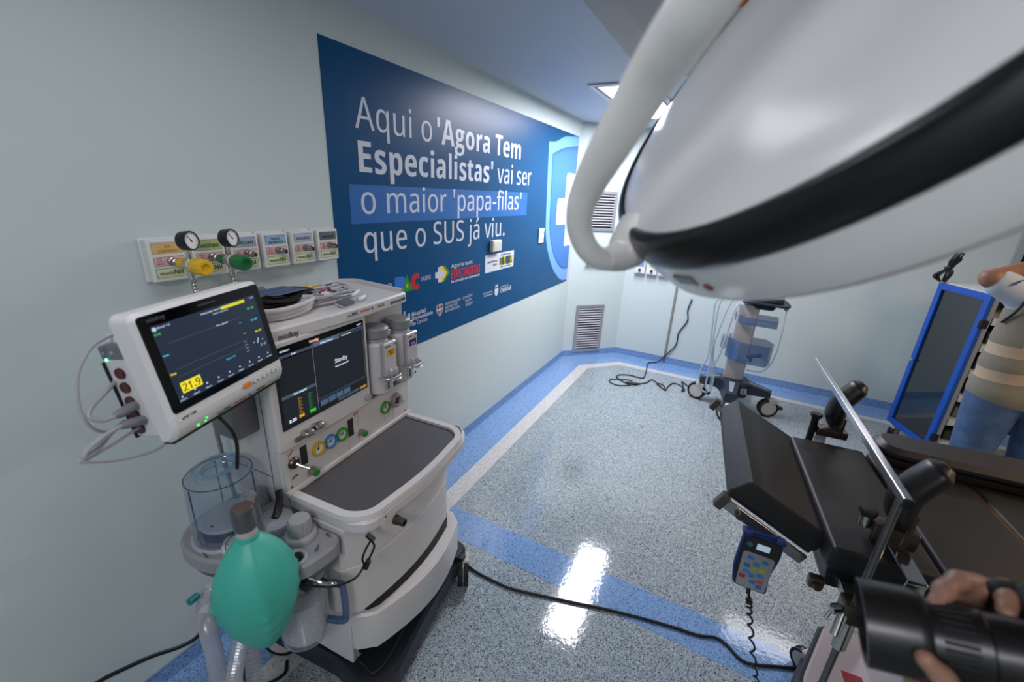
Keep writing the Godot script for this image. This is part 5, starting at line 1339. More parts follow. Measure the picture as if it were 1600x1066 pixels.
	var defs := [
		[[Vector3(-0.150, -0.108, -0.080), Vector3(-0.188, -0.097, -0.075), Vector3(-0.224, -0.098, -0.075), Vector3(-0.258, -0.110, -0.078), Vector3(-0.262, -0.121, -0.080), Vector3(-0.235, -0.118, -0.085), Vector3(-0.205, -0.104, -0.09), Vector3(-0.17, -0.10, -0.10)], 0.0045, "thick grey monitor lead with long plug, lower one looping left of the monitor"],
		[[Vector3(-0.150, -0.073, -0.085), Vector3(-0.190, -0.074, -0.078), Vector3(-0.216, -0.072, -0.078), Vector3(-0.230, -0.056, -0.082), Vector3(-0.216, -0.043, -0.09), Vector3(-0.18, -0.031, -0.10), Vector3(-0.14, -0.02, -0.12)], 0.0040, "thick grey monitor lead with long plug, upper one bending back to the rack"],
		[[Vector3(-0.10, 0.073, -0.10), Vector3(-0.145, 0.070, -0.09), Vector3(-0.180, 0.061, -0.085), Vector3(-0.212, 0.030, -0.085), Vector3(-0.230, -0.01, -0.085), Vector3(-0.237, -0.051, -0.085), Vector3(-0.226, -0.086, -0.09), Vector3(-0.20, -0.104, -0.095), Vector3(-0.165, -0.102, -0.11)], 0.0030, "thin grey lead making a wide arc from the monitor top around its wall side"],
		[[Vector3(-0.10, -0.160, -0.08), Vector3(-0.125, -0.176, -0.08), Vector3(-0.157, -0.178, -0.08), Vector3(-0.20, -0.165, -0.08), Vector3(-0.229, -0.152, -0.08), Vector3(-0.272, -0.124, -0.08), Vector3(-0.255, -0.126, -0.082), Vector3(-0.224, -0.126, -0.085), Vector3(-0.16, -0.122, -0.09)], 0.0028, "thinnest grey lead hanging lowest under the monitor rack"]]
	for i in defs.size():
		var t := thing("monitor_lead", defs[i][2], "lead", at, "grey leads beside the patient monitor")
		obj("wire", tube(smooth(defs[i][0], 8), defs[i][1], 8), lead, t)
		if i < 2:
			var a: Vector3 = defs[i][0][0]
			var e: Vector3 = defs[i][0][1]
			obj("plug", tube([a, a.lerp(e, 0.3), a.lerp(e, 0.95), e.lerp(defs[i][0][2], 0.25)], [0.0085, 0.010, 0.009, 0.005], 12), M("plug grey", Color(0.48, 0.48, 0.51), 0.45), t)
	var pc := thing("power_cord", "black power cord curving down from beneath the patient monitor to the breathing block", "cord", at)
	obj("cord", tube(smooth([Vector3(-0.02, -0.15, -0.08), Vector3(-0.012, -0.20, -0.05), Vector3(0.005, -0.26, -0.06), Vector3(0.03, -0.36, -0.12)], 8), 0.0045, 8), M("cable black"), pc)


# ---------------------------------------------------------------- leads and cuff lying on the machine's top shelf
func shelf_clutter() -> void:
	var y := 1.375
	var r := RandomNumberGenerator.new()
	r.seed = 5
	var grey := M("lead grey")
	var o := thing("ecg_cable", "coiled grey ECG cable bundle with coloured clips on the machine's top shelf", "cable", MACHINE * T(0.02, y, -0.13))
	for k in 9:
		var pts := []
		var a0 := r.randf() * TAU
		for i in 15:
			var a := a0 + TAU * i / 13.0
			var rad := 0.062 + 0.035 * r.randf()
			pts.append(Vector3(cos(a) * rad * 1.35, 0.006 + 0.004 * k * (0.6 + 0.4 * sin(a + k)) + r.randf() * 0.003, sin(a) * rad * 0.85))
		obj("wire", tube(smooth(pts, 4), 0.0027 if k > 2 else 0.004, 6), grey if k % 3 else M("lead pale", Color(0.74, 0.73, 0.73), 0.45), o)
	var clip := clip_shape()
	for c in [[-0.015, 0.050, -0.045, Color(0.80, 0.62, 0.06), 20], [0.0, 0.052, -0.02, Color(0.82, 0.65, 0.08), -30], [-0.005, 0.040, 0.015, Color(0.62, 0.10, 0.10), 10], [0.028, 0.042, 0.012, Color(0.50, 0.10, 0.10), 60], [-0.075, 0.030, 0.045, Color(0.05, 0.15, 0.40), 15], [0.085, 0.040, -0.05, Color(0.10, 0.30, 0.62), -15], [0.10, 0.028, 0.0, Color(0.10, 0.10, 0.11), 50], [0.11, 0.02, 0.045, Color(0.12, 0.12, 0.13), -40]]:
		node("lead_clip", clip, M("clip %.2f %.2f" % [c[3].r, c[3].b], c[3], 0.45), o, T(c[0], c[1] - 0.012, c[2], 0, c[4], 8))
	obj("lead_tag", xf(bx(-0.014, 0.014, -0.004, 0.004, -0.012, 0.012, 0.003), T(-0.002, 0.026, 0.028, 10, 20, 0)), M("print white"), o)
	var yoke := thing("lead_junction", "flat dark grey ECG junction box lying in front of the cable coil on the shelf", "junction box", MACHINE * T(0.012, y, -0.015))
	obj("body", xf(bx(-0.026, 0.026, 0, 0.014, -0.018, 0.018, 0.003), T(0, 0.002, 0, 14, 8, 0)), M("junction grey", Color(0.36, 0.38, 0.41), 0.45), yoke)
	obj("edge_strip", xf(bx(-0.027, 0.027, 0, 0.005, -0.0185, 0.0185, 0.002), T(0, 0.002, 0, 14, 8, 0)), M("lead pale"), yoke)
	for s in [["upper white probe lying across the coil at the shelf's front edge", 0.085, 0.018, -0.035, 28.0, 0.034], ["lower white probe with rounded end on the shelf's front edge", 0.088, 0.004, -0.012, 22.0, 0.024]]:
		var pr := thing("spo2_probe", s[0], "probe", MACHINE * T(s[1], y + s[2], s[3], 0, s[4], 0))
		obj("body", bx(-s[5], s[5], 0, 0.013, -0.007, 0.007, 0.005, 2), M("probe white", Color(0.86, 0.86, 0.85), 0.4), pr)
		obj("tip", bx(s[5] - 0.002, s[5] + 0.008, 0.001, 0.010, -0.005, 0.005, 0.003), M("ink"), pr)
	var cuff := thing("blood_pressure_cuff", "folded dark blood pressure cuff with blue stripes on the left of the top shelf", "cuff", MACHINE * T(-0.10, y, -0.16, 0, 12, 0))
	var dk := M("cuff navy", Color(0.05, 0.055, 0.075), 0.75)
	var folds := []
	for k in 3:
		var pts := []
		for i in 12: pts.append(Vector3(lerpf(-0.105, 0.085, i / 11.0), 0.010 + k * 0.013 + 0.006 * sin(i * 0.6 + k), (k - 1) * 0.008))
		folds.append(tube(pts, [0.006, 0.007, 0.007, 0.006], 10, 8.0, Vector3.UP))
	obj("fabric", join(folds), dk, cuff)
	obj("inner_face", xf(bx(-0.085, 0.06, 0.0, 0.002, -0.045, 0.05, 0.001), T(0, 0.050, 0, 0, 0, -3)), M("cuff steel blue", Color(0.30, 0.34, 0.42), 0.7), cuff)
	for k in 2: obj("stripe", xf(bx(-0.085, 0.06, 0.0015, 0.0026, -0.020 + 0.035 * k, -0.012 + 0.035 * k, 0), T(0, 0.050, 0, 0, 0, -3)), M("cuff stripe", Color(0.10, 0.26, 0.55), 0.6), cuff)
	var hs := thing("cuff_hose", "pale grey coiled cuff hose looping on the left front of the top shelf", "hose", MACHINE * T(-0.16, y, -0.085))
	for k in 3:
		var pts := []
		for i in 13:
			var a := -0.4 + TAU * 0.92 * i / 12.0
			pts.append(Vector3(cos(a) * (0.085 + 0.006 * k), 0.009 + 0.012 * k + 0.003 * sin(a * 2), sin(a) * (0.052 + 0.004 * k)))
		obj("loop", tube(smooth(pts, 4), 0.0075, 10), M("lead pale"), hs)
	var cl := thing("hose_clamp", "small grey plastic clip standing at the rear edge of the top shelf", "clip", MACHINE * T(-0.075, y + 0.006, -0.285))
	obj("jaw", join([bx(-0.012, 0.012, 0, 0.035, -0.006, -0.001, 0.002), bx(-0.012, 0.012, 0, 0.03, 0.003, 0.008, 0.002)]), M("plug grey"), cl)
	obj("pivot", bx(-0.016, 0.016, 0.012, 0.020, -0.008, 0.010, 0.002), M("plug grey"), cl)

func clip_shape() -> ArrayMesh:
	return mesh_of(join([bx(-0.010, 0.010, 0, 0.007, -0.005, 0.005, 0.002), bx(0.008, 0.016, 0.001, 0.006, -0.003, 0.003, 0.001)]))


# ---------------------------------------------------------------- the wheeled cart in the far corner
func cart() -> void:
	var navy := M("cart navy", Color(0.13, 0.165, 0.225), 0.45)
	var pale := M("cart column", Color(0.70, 0.69, 0.69), 0.45)
	var trim := M("cart trim", Color(0.52, 0.55, 0.58), 0.4)
	var blue := clear("cart bin blue", Color(0.20, 0.38, 0.60), 0.40, 0.12)
	var o := thing("equipment_cart", "wheeled equipment cart with pale column, blue clear bins and dark base near the back wall", "cart", T(0.18, 0, -4.03))
	# hub and legs
	obj("base_hub", slab(rpoly([Vector3(-0.09, -0.10, 0.04), Vector3(-0.10, 0.06, 0.04), Vector3(-0.03, 0.14, 0.03), Vector3(0.135, 0.115, 0.03), Vector3(0.13, -0.08, 0.04)], 5), 0.14, 0.280, 0.014), navy, o)
	var wheels := [Vector3(-0.263, 0, 0.0), Vector3(0.0, 0, 0.34), Vector3(0.315, 0, 0.035), Vector3(0.05, 0, -0.33)]
	for i in 4:
		var w: Vector3 = wheels[i]
		var d := w.normalized()
		var n := Vector3(-d.z, 0, d.x)
		var rings := []
		for s in ([[0.02, 0.085, 0.145, 0.285], [0.45, 0.066, 0.150, 0.280], [0.85, 0.048, 0.168, 0.262], [1.0, 0.042, 0.172, 0.252]] if i == 1 else [[0.02, 0.085, 0.145, 0.285], [0.45, 0.062, 0.172, 0.262], [0.85, 0.046, 0.180, 0.238], [1.0, 0.040, 0.180, 0.228]]):
			var c: Vector3 = w * float(s[0])
			rings.append(PackedVector3Array([c - n * s[1] + Vector3.UP * s[2], c - n * s[1] * 0.9 + Vector3.UP * s[3], c + n * s[1] * 0.9 + Vector3.UP * s[3], c + n * s[1] + Vector3.UP * s[2]]))
		var leg := obj("leg", loft(rings), navy, o, Transform3D(), 20)
		var st := []
		for s in ([[0.4, 0.024, 0.2812], [0.7, 0.017, 0.2700], [0.9, 0.014, 0.2585]] if i == 1 else [[0.4, 0.024, 0.2645], [0.7, 0.017, 0.2480], [0.9, 0.014, 0.2345]]):
			var c: Vector3 = w * float(s[0])
			st.append(PackedVector3Array([c - n * s[1] + Vector3.UP * s[2], c - n * s[1] + Vector3.UP * (s[2] + 0.003), c + n * s[1] + Vector3.UP * (s[2] + 0.003), c + n * s[1] + Vector3.UP * s[2]]))
		obj("leg_stripe", loft(st), trim, leg, Transform3D(), 20)
		caster(o, w.x, w.z, 0.080, [72.0, 60.0, 108.0, 80.0][i])
	var lab := obj("number_label", xf(bx(-0.024, 0.024, -0.026, 0.026, 0, 0.001, 0), T(0.102, 0.212, 0.127, 0, 8, 8)), M("label pale", Color(0.66, 0.68, 0.70), 0.5), o)
	text(lab, "2", T(0.096, 0.200, 0.129, 0, 8, 8), 0.024, M("ink"), 0.016, true)
	# column
	obj("column", bx(-0.078, 0.078, 0.27, 0.955, -0.075, 0.05, 0.012, 2), pale, o)
	obj("column_head", xf(cyl(0.05, 0.06, 0.008, 24), T(-0.04, 0.935, 0.0)), M("print white"), o)
	# upper tray and lower bin, see-through blue
	var up := rpoly([Vector3(-0.092, 0.0, 0.02), Vector3(-0.01, 0.13, 0.02), Vector3(0.225, 0.13, 0.02), Vector3(0.235, -0.06, 0.02), Vector3(-0.092, -0.06, 0.02)], 4)
	open_bin(o, "upper_tray", up, 0.80, 0.862, blue, 0.004)
	var lw := rpoly([Vector3(-0.105, 0.04, 0.02), Vector3(-0.02, 0.17, 0.02), Vector3(0.205, 0.17, 0.02), Vector3(0.245, 0.06, 0.02), Vector3(0.19, -0.06, 0.02), Vector3(-0.105, -0.06, 0.02)], 4)
	open_bin(o, "lower_bin", lw, 0.475, 0.655, blue, 0.004)
	obj("side_bin", slab(rpoly([Vector3(-0.155, -0.03, 0.012), Vector3(-0.155, 0.05, 0.012), Vector3(-0.108, 0.06, 0.01), Vector3(-0.108, -0.03, 0.01)]), 0.545, 0.65, 0.004), blue, o)
	var gun := thing("bin_tool", "small dark pistol-shaped tool lying inside the cart's lower blue bin", "tool", T(0.31, 0.482, -3.94))
	obj("barrel", xf(bx(-0.06, 0.05, 0.02, 0.05, -0.016, 0.016, 0.008), T(0, 0.02, 0, 0, 0, 18)), M("tool dark", Color(0.10, 0.09, 0.09), 0.5), gun)
	obj("grip", xf(bx(-0.05, -0.02, -0.015, 0.03, -0.012, 0.012, 0.006), T(0, 0.018, 0, 0, 0, 10)), M("tool dark"), gun)
	# deck with the ventilator body that the lamp hides
	obj("deck", slab(rpoly([Vector3(-0.06, -0.14, 0.03), Vector3(-0.06, 0.10, 0.03), Vector3(0.26, 0.12, 0.03), Vector3(0.29, 0.06, 0.04), Vector3(0.27, -0.14, 0.04)], 5), 0.972, 0.995, 0.006), navy, o)
	obj("deck_underside", slab(rpoly([Vector3(0.0, -0.08, 0.03), Vector3(0.03, 0.07, 0.05), Vector3(0.18, 0.08, 0.05), Vector3(0.20, -0.08, 0.03)], 5), 0.93, 0.973, 0.012), M("dark gap"), o)
	obj("deck_clip", bx(0.245, 0.275, 0.945, 0.972, 0.02, 0.06, 0.006), trim, o)
	var v := thing("ventilator", "dark blue and white ventilator on the cart deck, mostly hidden behind the lamp", "ventilator", T(0.28, 0.996, -4.05))
	obj("body", bx(-0.13, 0.13, 0, 0.26, -0.12, 0.11, 0.02, 2), M("shell"), v)
	obj("screen", bx(-0.11, 0.11, 0.06, 0.23, 0.105, 0.115, 0.006), M("screen glass"), v)
	obj("foot_band", bx(-0.131, 0.131, 0.0, 0.05, -0.121, 0.112, 0.012), navy, v)
	# clear tubing that hangs on the wall side
	var cl := clear("tubing clear", Color(0.72, 0.78, 0.82), 0.55, 0.1)
	var defs := [[[Vector3(0.05, 1.02, -4.0), Vector3(-0.075, 0.95, -4.0), Vector3(-0.07, 0.75, -4.0), Vector3(-0.05, 0.46, -4.0), Vector3(-0.085, 0.30, -4.0), Vector3(-0.07, 0.15, -3.99), Vector3(-0.01, 0.10, -3.97), Vector3(0.02, 0.16, -3.97), Vector3(0.0, 0.36, -3.98), Vector3(-0.03, 0.60, -3.99)], "clear looped tubing hanging on the wall side of the cart, outermost loop"],
		[[Vector3(0.07, 1.02, -3.99), Vector3(-0.04, 0.96, -3.98), Vector3(-0.045, 0.70, -3.98), Vector3(-0.02, 0.35, -3.98), Vector3(-0.015, 0.16, -3.96), Vector3(0.03, 0.14, -3.95), Vector3(0.03, 0.30, -3.97), Vector3(0.0, 0.42, -3.98)], "clear looped tubing hanging on the wall side of the cart, inner loop"],
		[[Vector3(0.08, 1.0, -3.96), Vector3(0.03, 0.95, -3.96), Vector3(-0.02, 0.62, -3.96), Vector3(-0.03, 0.46, -3.97)], "short clear tube slanting down from the cart deck"],
		[[Vector3(0.10, 0.96, -3.95), Vector3(0.075, 0.90, -3.90), Vector3(0.045, 0.55, -3.92), Vector3(0.01, 0.36, -3.96)], "clear tube slanting in front of the pale cart column"]]
	for d in defs: single("clear_tube", tube(smooth(d[0], 6), 0.0085, 8), cl, d[1], "tube", "clear tubes on the wheeled cart")
	single("thin_wire", tube(smooth([Vector3(0.44, 0.962, -3.95), Vector3(0.446, 0.80, -3.93), Vector3(0.442, 0.55, -3.94), Vector3(0.39, 0.40, -3.99), Vector3(0.275, 0.36, -4.05)], 8), 0.004, 6), M("lead pale"), "thin pale wire hanging from the cart deck past the blue bins", "wire")

func open_bin(o: Node, called: String, p: PackedVector2Array, y0: float, y1: float, m: Material, th: float) -> void:
	var inn := inset(p, th)
	var s := PackedVector3Array()
	for i in p.size():
		var j := (i + 1) % p.size()
		var a := Vector3(p[i].x, 0, p[i].y)
		var b := Vector3(p[j].x, 0, p[j].y)
		var c := Vector3(inn[i].x, 0, inn[i].y)
		var d := Vector3(inn[j].x, 0, inn[j].y)
		var u0 := Vector3.UP * y0
		var u1 := Vector3.UP * y1
		quad(s, a + u0, b + u0, b + u1, a + u1)
		quad(s, a + u1, b + u1, d + u1, c + u1)
		quad(s, c + u1, d + u1, d + u0 + Vector3.UP * th, c + u0 + Vector3.UP * th)
	var t := Geometry2D.triangulate_polygon(p)
	for k in range(0, t.size(), 3):
		s.append_array(PackedVector3Array([Vector3(p[t[k]].x, y0, p[t[k]].y), Vector3(p[t[k + 1]].x, y0, p[t[k + 1]].y), Vector3(p[t[k + 2]].x, y0, p[t[k + 2]].y)]))
	obj(called, s, m, o)


# ---------------------------------------------------------------- blue framed cabinet by the doorway
func cabinet() -> void:
	var blue := M("cabinet blue", Color(0.03, 0.30, 0.68), 0.35)
	var white := M("cabinet white", Color(0.80, 0.81, 0.82), 0.4)
	# local: x along the glass door towards the room, y up, z out through the glass
	var ex := Vector3(0.3057, 0, 0.9521)
	var o := thing("instrument_cabinet", "tall wheeled cabinet with bright blue frame, dark glass door and white shelves, by the doorway", "cabinet", Transform3D(Basis(ex, Vector3.UP, ex.cross(Vector3.UP)), Vector3(1.357, 0, -4.213)))
	var W := 0.445
	var D := 0.42
	var y0 := 0.12
	var y1 := 1.27
	obj("back_panel", bx(0, W, y0, y1, -D, -D + 0.012, 0.002), white, o)
	obj("far_panel", bx(0, 0.014, y0, y1, -D + 0.01, -0.03, 0.002), white, o)
	obj("top_panel", bx(-0.004, W + 0.004, y1 - 0.012, y1 + 0.006, -D - 0.004, -0.022, 0.003), white, o)
	obj("bottom_panel", bx(0, W, y0, y0 + 0.02, -D, -0.03, 0.003), white, o)
	obj("near_stile", bx(W - 0.016, W, y0, y1, -0.05, -0.022, 0.002), M("stile grey", Color(0.58, 0.60, 0.62), 0.4), o)
	obj("near_stile", bx(W - 0.016, W, y0, y1, -D, -D + 0.03, 0.002), white, o)
	obj("interior", bx(0.016, 0.018, y0 + 0.02, y1 - 0.014, -D + 0.02, -0.05, 0), M("interior dark", Color(0.05, 0.055, 0.06), 0.7), o)
	for k in 6:
		var y := 0.15 + 0.185 * k
		obj("shelf", bx(0.016, W + 0.006, y, y + 0.05, -D + 0.014, -0.055, 0.004), white, o)
		if k < 5: obj("shelf_fittings", bx(0.05, W - 0.03, y + 0.055, y + 0.13, -D + 0.05, -0.09, 0.008), M("fitting dark", Color(0.16, 0.165, 0.17), 0.5) if k != 1 else M("fitting mid", Color(0.42, 0.42, 0.42), 0.5), o)
	# door
	var fw := 0.045
	var dr := obj("door_frame", join([bx(0, fw, y0, y1, -0.022, 0.004, 0.004), bx(W - fw, W, y0, y1, -0.022, 0.004, 0.004), bx(fw - 0.002, W - fw + 0.002, y0, y0 + fw, -0.021, 0.0035, 0.004), bx(fw - 0.002, W - fw + 0.002, y1 - fw, y1, -0.021, 0.0035, 0.004)]), blue, o)
	obj("glass", bx(fw - 0.004, W - fw + 0.004, y0 + fw - 0.004, y1 - fw + 0.004, -0.014, -0.010, 0), M("cabinet glass", Color(0.06, 0.10, 0.125), 0.04, 0.0, 0.85), dr)
	obj("latch", join([bx(0.008, 0.048, 0.66, 0.675, 0.003, 0.014, 0.003), bx(0.014, 0.022, 0.650, 0.685, 0.003, 0.010, 0.002)]), M("chrome"), dr)
	for y in [0.20, 1.05]: obj("hinge", bx(W - 0.012, W + 0.012, y, y + 0.055, -0.035, 0.006, 0.003), M("dark metal", Color(0.16, 0.15, 0.15), 0.4, 0.6), dr)
	for c in [[0.04, -0.05], [0.40, -0.05], [0.04, -0.37], [0.40, -0.37]]: caster(o, c[0], c[1], 0.052, 30.0, false)
	var cd := thing("cable_bundle", "bundle of tied black cables hanging over the far top corner of the blue cabinet", "cable", T(1.36, 1.277, -4.20))
	for k in 8:
		var s := k * 1.3
		obj("loop", tube(smooth([Vector3(0.012 + 0.008 * sin(s), 0.0, 0.01 * cos(s)), Vector3(0.024 + 0.018 * sin(s), 0.07, 0.018 * cos(s)), Vector3(0.018 + 0.010 * cos(s), 0.11, 0.006 * cos(s)), Vector3(0.040 + 0.022 * cos(s), 0.17 + 0.008 * k, 0.02 * sin(s)), Vector3(0.015 - 0.010 * cos(s), 0.16, 0.016 * sin(s)), Vector3(0.004 + 0.006 * sin(s), 0.10, 0.006), Vector3(-0.022 - 0.005 * k, 0.04, 0.014 * sin(s)), Vector3(-0.008, -0.0, 0.01)], 5), 0.0055, 6), M("cable black"), cd)
	obj("tie", xf(tube([Vector3(-0.012, 0.102, 0), Vector3(0.012, 0.105, 0.018), Vector3(0.036, 0.108, 0.0), Vector3(0.012, 0.105, -0.018), Vector3(-0.012, 0.102, 0)], 0.006, 6), T(0, 0, 0)), M("cable black"), cd)


# ---------------------------------------------------------------- the operating table (x along it, z towards the camera)
const TABLE := Transform3D(Basis(Vector3(0.9961947, 0, -0.0871557), Vector3(0, 1, 0), Vector3(0.0871557, 0, 0.9961947)), Vector3(0.33, 0, -1.42))

func table() -> void:
	var pad := M("table pad", Color(0.15, 0.152, 0.158), 0.48, 0.0, 0.4)
	var pad2 := M("table pad edge", Color(0.06, 0.06, 0.063), 0.45)
	var chrome := M("chrome")
	var steel := M("steel")
	var o := thing("operating_table", "black padded operating table with steel side rails, head section tilted up", "operating table", TABLE)
	# mattress sections
	for s in [[0.0, 0.222], [0.231, 0.474], [0.484, 1.10]]:
		var p := obj("mattress", bx(s[0], s[1], 0.885, 0.95, -0.288, 0.298, 0.012, 2), pad, o)
		obj("underpad", bx(s[0] + 0.004, s[1] - 0.004, 0.858, 0.888, -0.282, 0.292, 0.006), pad2, p)
	obj("seam_strip", bx(0.474, 0.484, 0.90, 0.944, -0.285, 0.295, 0.002), M("seam copper", Color(0.40, 0.30, 0.20), 0.35, 0.6), o)
	obj("table_frame", bx(0.02, 1.08, 0.80, 0.86, -0.25, 0.26, 0.006), M("frame dark", Color(0.10, 0.10, 0.105), 0.45, 0.4), o)
	for z in [-0.335, 0.335]:
		obj("side_rail", bx(0.03, 1.05, 0.826, 0.856, z - 0.005, z + 0.005, 0.002), steel, o)
		for x in [0.06, 0.30, 0.60, 0.95]: obj("rail_spacer", bx(x - 0.02, x + 0.02, 0.83, 0.852, minf(z * 0.76, z * 0.99), maxf(z * 0.76, z * 0.99), 0.002), steel, o)
	# head section, hinged up
	var tilt := T(-0.005, 0.868, -0.055, 0, 0, -27)
	var side := PackedVector2Array([Vector2(0.0, 0.0), Vector2(0.0, 0.052), Vector2(-0.008, 0.060), Vector2(-0.236, 0.060), Vector2(-0.244, 0.054), Vector2(-0.263, 0.0), Vector2(-0.259, -0.006), Vector2(-0.006, -0.006)])
	var hp := obj("head_pad", xf(prism(side, -0.27, 0.28, 0.0035), tilt), pad, o, Transform3D(), 28)
	obj("head_plate", xf(bx(-0.255, 0.0, -0.022, -0.002, -0.262, 0.272, 0.004), tilt), pad2, hp)
	for z in [-0.31, 0.322]:
		var r := obj("head_rail", xf(bx(-0.275, -0.03, -0.034, -0.004, z - 0.005, z + 0.005, 0.002), tilt), steel, o)
		obj("rail_end", xf(bx(-0.285, -0.262, -0.045, 0.004, z - 0.020, z + 0.008, 0.004), tilt), M("bronze steel"), r)
		for x in [-0.22, -0.12]: obj("rail_bolt", xf(rod(Vector3(x, -0.019, z + 0.004), Vector3(x, -0.019, z + 0.018), 0.011, 14, 0.002), tilt), M("bronze steel"), r)
		obj("hinge_block", bx(-0.035, 0.0, 0.832, 0.864, z - 0.022, z + 0.004, 0.006), M("bronze steel"), o)
		obj("hinge_pin", rod(Vector3(-0.018, 0.848, z - 0.01), Vector3(-0.018, 0.848, z + 0.016), 0.009, 16), M("brass dark"), o)
	# column and boxed foot
	obj("column", bx(0.36, 0.62, 0.20, 0.81, -0.14, 0.12, 0.03, 2), M("column cover", Color(0.60, 0.60, 0.61), 0.35, 0.3), o)
	var fp := rpoly([Vector3(0.255, -0.215, 0.03), Vector3(0.13, 0.06, 0.04), Vector3(0.13, 0.25, 0.05), Vector3(1.0, 0.25, 0.06), Vector3(1.0, -0.215, 0.05)], 5)
	var foot := obj("foot", slab(inset(fp, 0.016), 0.06, 0.232, 0.007), M("foot steel", Color(0.66, 0.60, 0.595), 0.32, 0.2), o)
	obj("foot_edge", slab(fp, 0.05, 0.215, 0.007), M("base navy"), foot)
	obj("foot_skirt", slab(inset(fp, -0.012), 0.04, 0.075, 0.01), M("base navy"), foot)
	obj("warning_label", xf(bx(-0.03, 0.03, 0, 0.0015, -0.022, 0.022, 0), T(0.305, 0.2318, 0.0)), M("label red", Color(0.55, 0.06, 0.10), 0.45), foot)
	for c in [[0.235, -0.175], [0.18, 0.19], [0.92, -0.16], [0.92, 0.19]]: caster(o, c[0], c[1], 0.048, 40.0, false)

	# curved shoulder supports with their clamps
	for s in [[-0.33, "black curved shoulder support on the far side of the operating table, under the chrome bar"], [0.225, "black curved shoulder support on the near side of the table, by the chrome post"]]:
		var z: float = s[0]
		var far: bool = z < 0
		var t := thing("shoulder_support", s[1], "shoulder support", TABLE * T(0.128, 0.972, z), "shoulder supports clamped to the table")
		var hh := 0.0 if far else 0.022
		var pts := smooth([Vector3(0.010, 0.030 + hh, 0), Vector3(-0.004, 0.075 + hh, 0), Vector3(0.002, 0.125 + hh, 0), Vector3(0.030, 0.178 + hh, 0), Vector3(0.050, 0.206 + hh, 0)], 6)
		obj("pad", tube(pts, [0.020, 0.029, 0.031, 0.031, 0.031, 0.030, 0.029, 0.013], 18, 1.45, Vector3(1, -0.5, 0)), M("support black", Color(0.035, 0.034, 0.035), 0.42), t)
		obj("back_plate", xf(bx(-0.008, 0.008, 0.0, 0.07 + hh, -0.022, 0.022, 0.003), T(0.022, 0.0, 0)), M("bronze steel"), t)
		obj("clamp", bx(-0.045, 0.05, -0.012, 0.018 + hh, -0.028, 0.020, 0.006), M("bronze steel"), t)
		obj("knob", xf(lathe([Vector2(0, 0), Vector2(0.016, 0), Vector2(0.019, 0.006), Vector2(0.017, 0.016), Vector2(0, 0.018)], 30, 5, 0.10), T(-0.055, 0.048, -0.005)), M("lever black"), t)
		obj("knob_stem", xf(cyl(0.012, 0.11 if far else 0.035, 0.002, 14), T(-0.055, -0.06 if far else 0.014, -0.005)), M("lever black") if far else chrome, t)
		var sd := -1.0 if far else 1.0
		obj("side_arm", join([bx(-0.005, 0.035, -0.020, -0.008, minf(0.0, sd * 0.13), maxf(0.0, sd * 0.13), 0.003), bx(-0.005, 0.035, -0.13, -0.010, sd * 0.124 - 0.004, sd * 0.124 + 0.004, 0.003)]), chrome, t)

	# chrome screen frame: post on the rail with a flat bar across
	var f := thing("screen_frame", "chrome L-shaped frame clamped to the near rail, its flat bar crossing above the table", "frame", TABLE * T(0.045, 0.46, 0.375))
	obj("post", cyl(0.0082, 0.725, 0.002, 20), M("post steel", Color(0.46, 0.45, 0.44), 0.25, 0.9), f)
	var bar := T(0, 0.724, 0.02, 0, -1.9, 0)
	obj("cross_bar", xf(bx(-0.0085, 0.0085, -0.010, 0.010, -0.92, 0.012, 0.003, 2), bar), M("bar aluminium", Color(0.74, 0.74, 0.75), 0.22, 0.9), f)
	obj("end_cap", xf(bx(-0.0095, 0.0095, -0.011, 0.011, 0.006, 0.016, 0.003), bar), M("lever black"), f)
	var cl := obj("rail_clamp", bx(-0.022, 0.022, 0.355, 0.41, -0.033, 0.014, 0.006), M("bronze steel"), f)
	obj("clamp_screw", rod(Vector3(-0.015, 0.385, 0.0), Vector3(-0.03, 0.33, 0.03), 0.011, 14), chrome, cl)
	obj("clamp_knob", rod(Vector3(-0.02, 0.385, 0.0), Vector3(-0.045, 0.380, 0.006), 0.013, 16, 0.004), chrome, cl)
	obj("clamp_lever", rod(Vector3(-0.036, 0.385, 0.0), Vector3(-0.05, 0.352, 0.012), 0.005, 10), chrome, cl)
	obj("post_collar", xf(cyl(0.016, 0.09, 0.003, 18), T(0, 0.27, 0)), chrome, f)

	# padded arm board on the far side
	var ab := thing("arm_board", "long black padded arm board with rounded end, sticking out along the table's far side", "arm board", TABLE * T(0.24, 0.955, -0.275, 0, -1.0, 0))
	var ap := rpoly([Vector3(0.0, -0.07, 0.069), Vector3(0.80, -0.085, 0.07), Vector3(0.80, 0.085, 0.07), Vector3(0.0, 0.07, 0.069)], 8)
	obj("pad", slab(ap, 0.02, 0.062, 0.016), M("arm pad", Color(0.14, 0.14, 0.15), 0.45), ab)
	obj("board", slab(inset(ap, 0.006), 0.002, 0.022, 0.003), M("board bronze", Color(0.20, 0.15, 0.11), 0.35, 0.4), ab)
	obj("bracket", bx(0.25, 0.33, -0.13, 0.002, -0.052, -0.028, 0.005), steel, ab)

	# wired remote hanging from the near head rail
	var rc := thing("table_remote", "grey wired table remote with blue edges and coloured keys, hooked on the head section rail", "remote control", TABLE * T(-0.162, 0.792, 0.352, -12, 0, -3))
	var rp := rpoly([Vector3(-0.040, 0.0, 0.012), Vector3(0.040, 0.0, 0.012), Vector3(0.036, 0.05, 0.02), Vector3(0.048, 0.11, 0.02), Vector3(0.046, 0.152, 0.012), Vector3(-0.046, 0.152, 0.012), Vector3(-0.048, 0.11, 0.02), Vector3(-0.050, 0.05, 0.02)], 5)
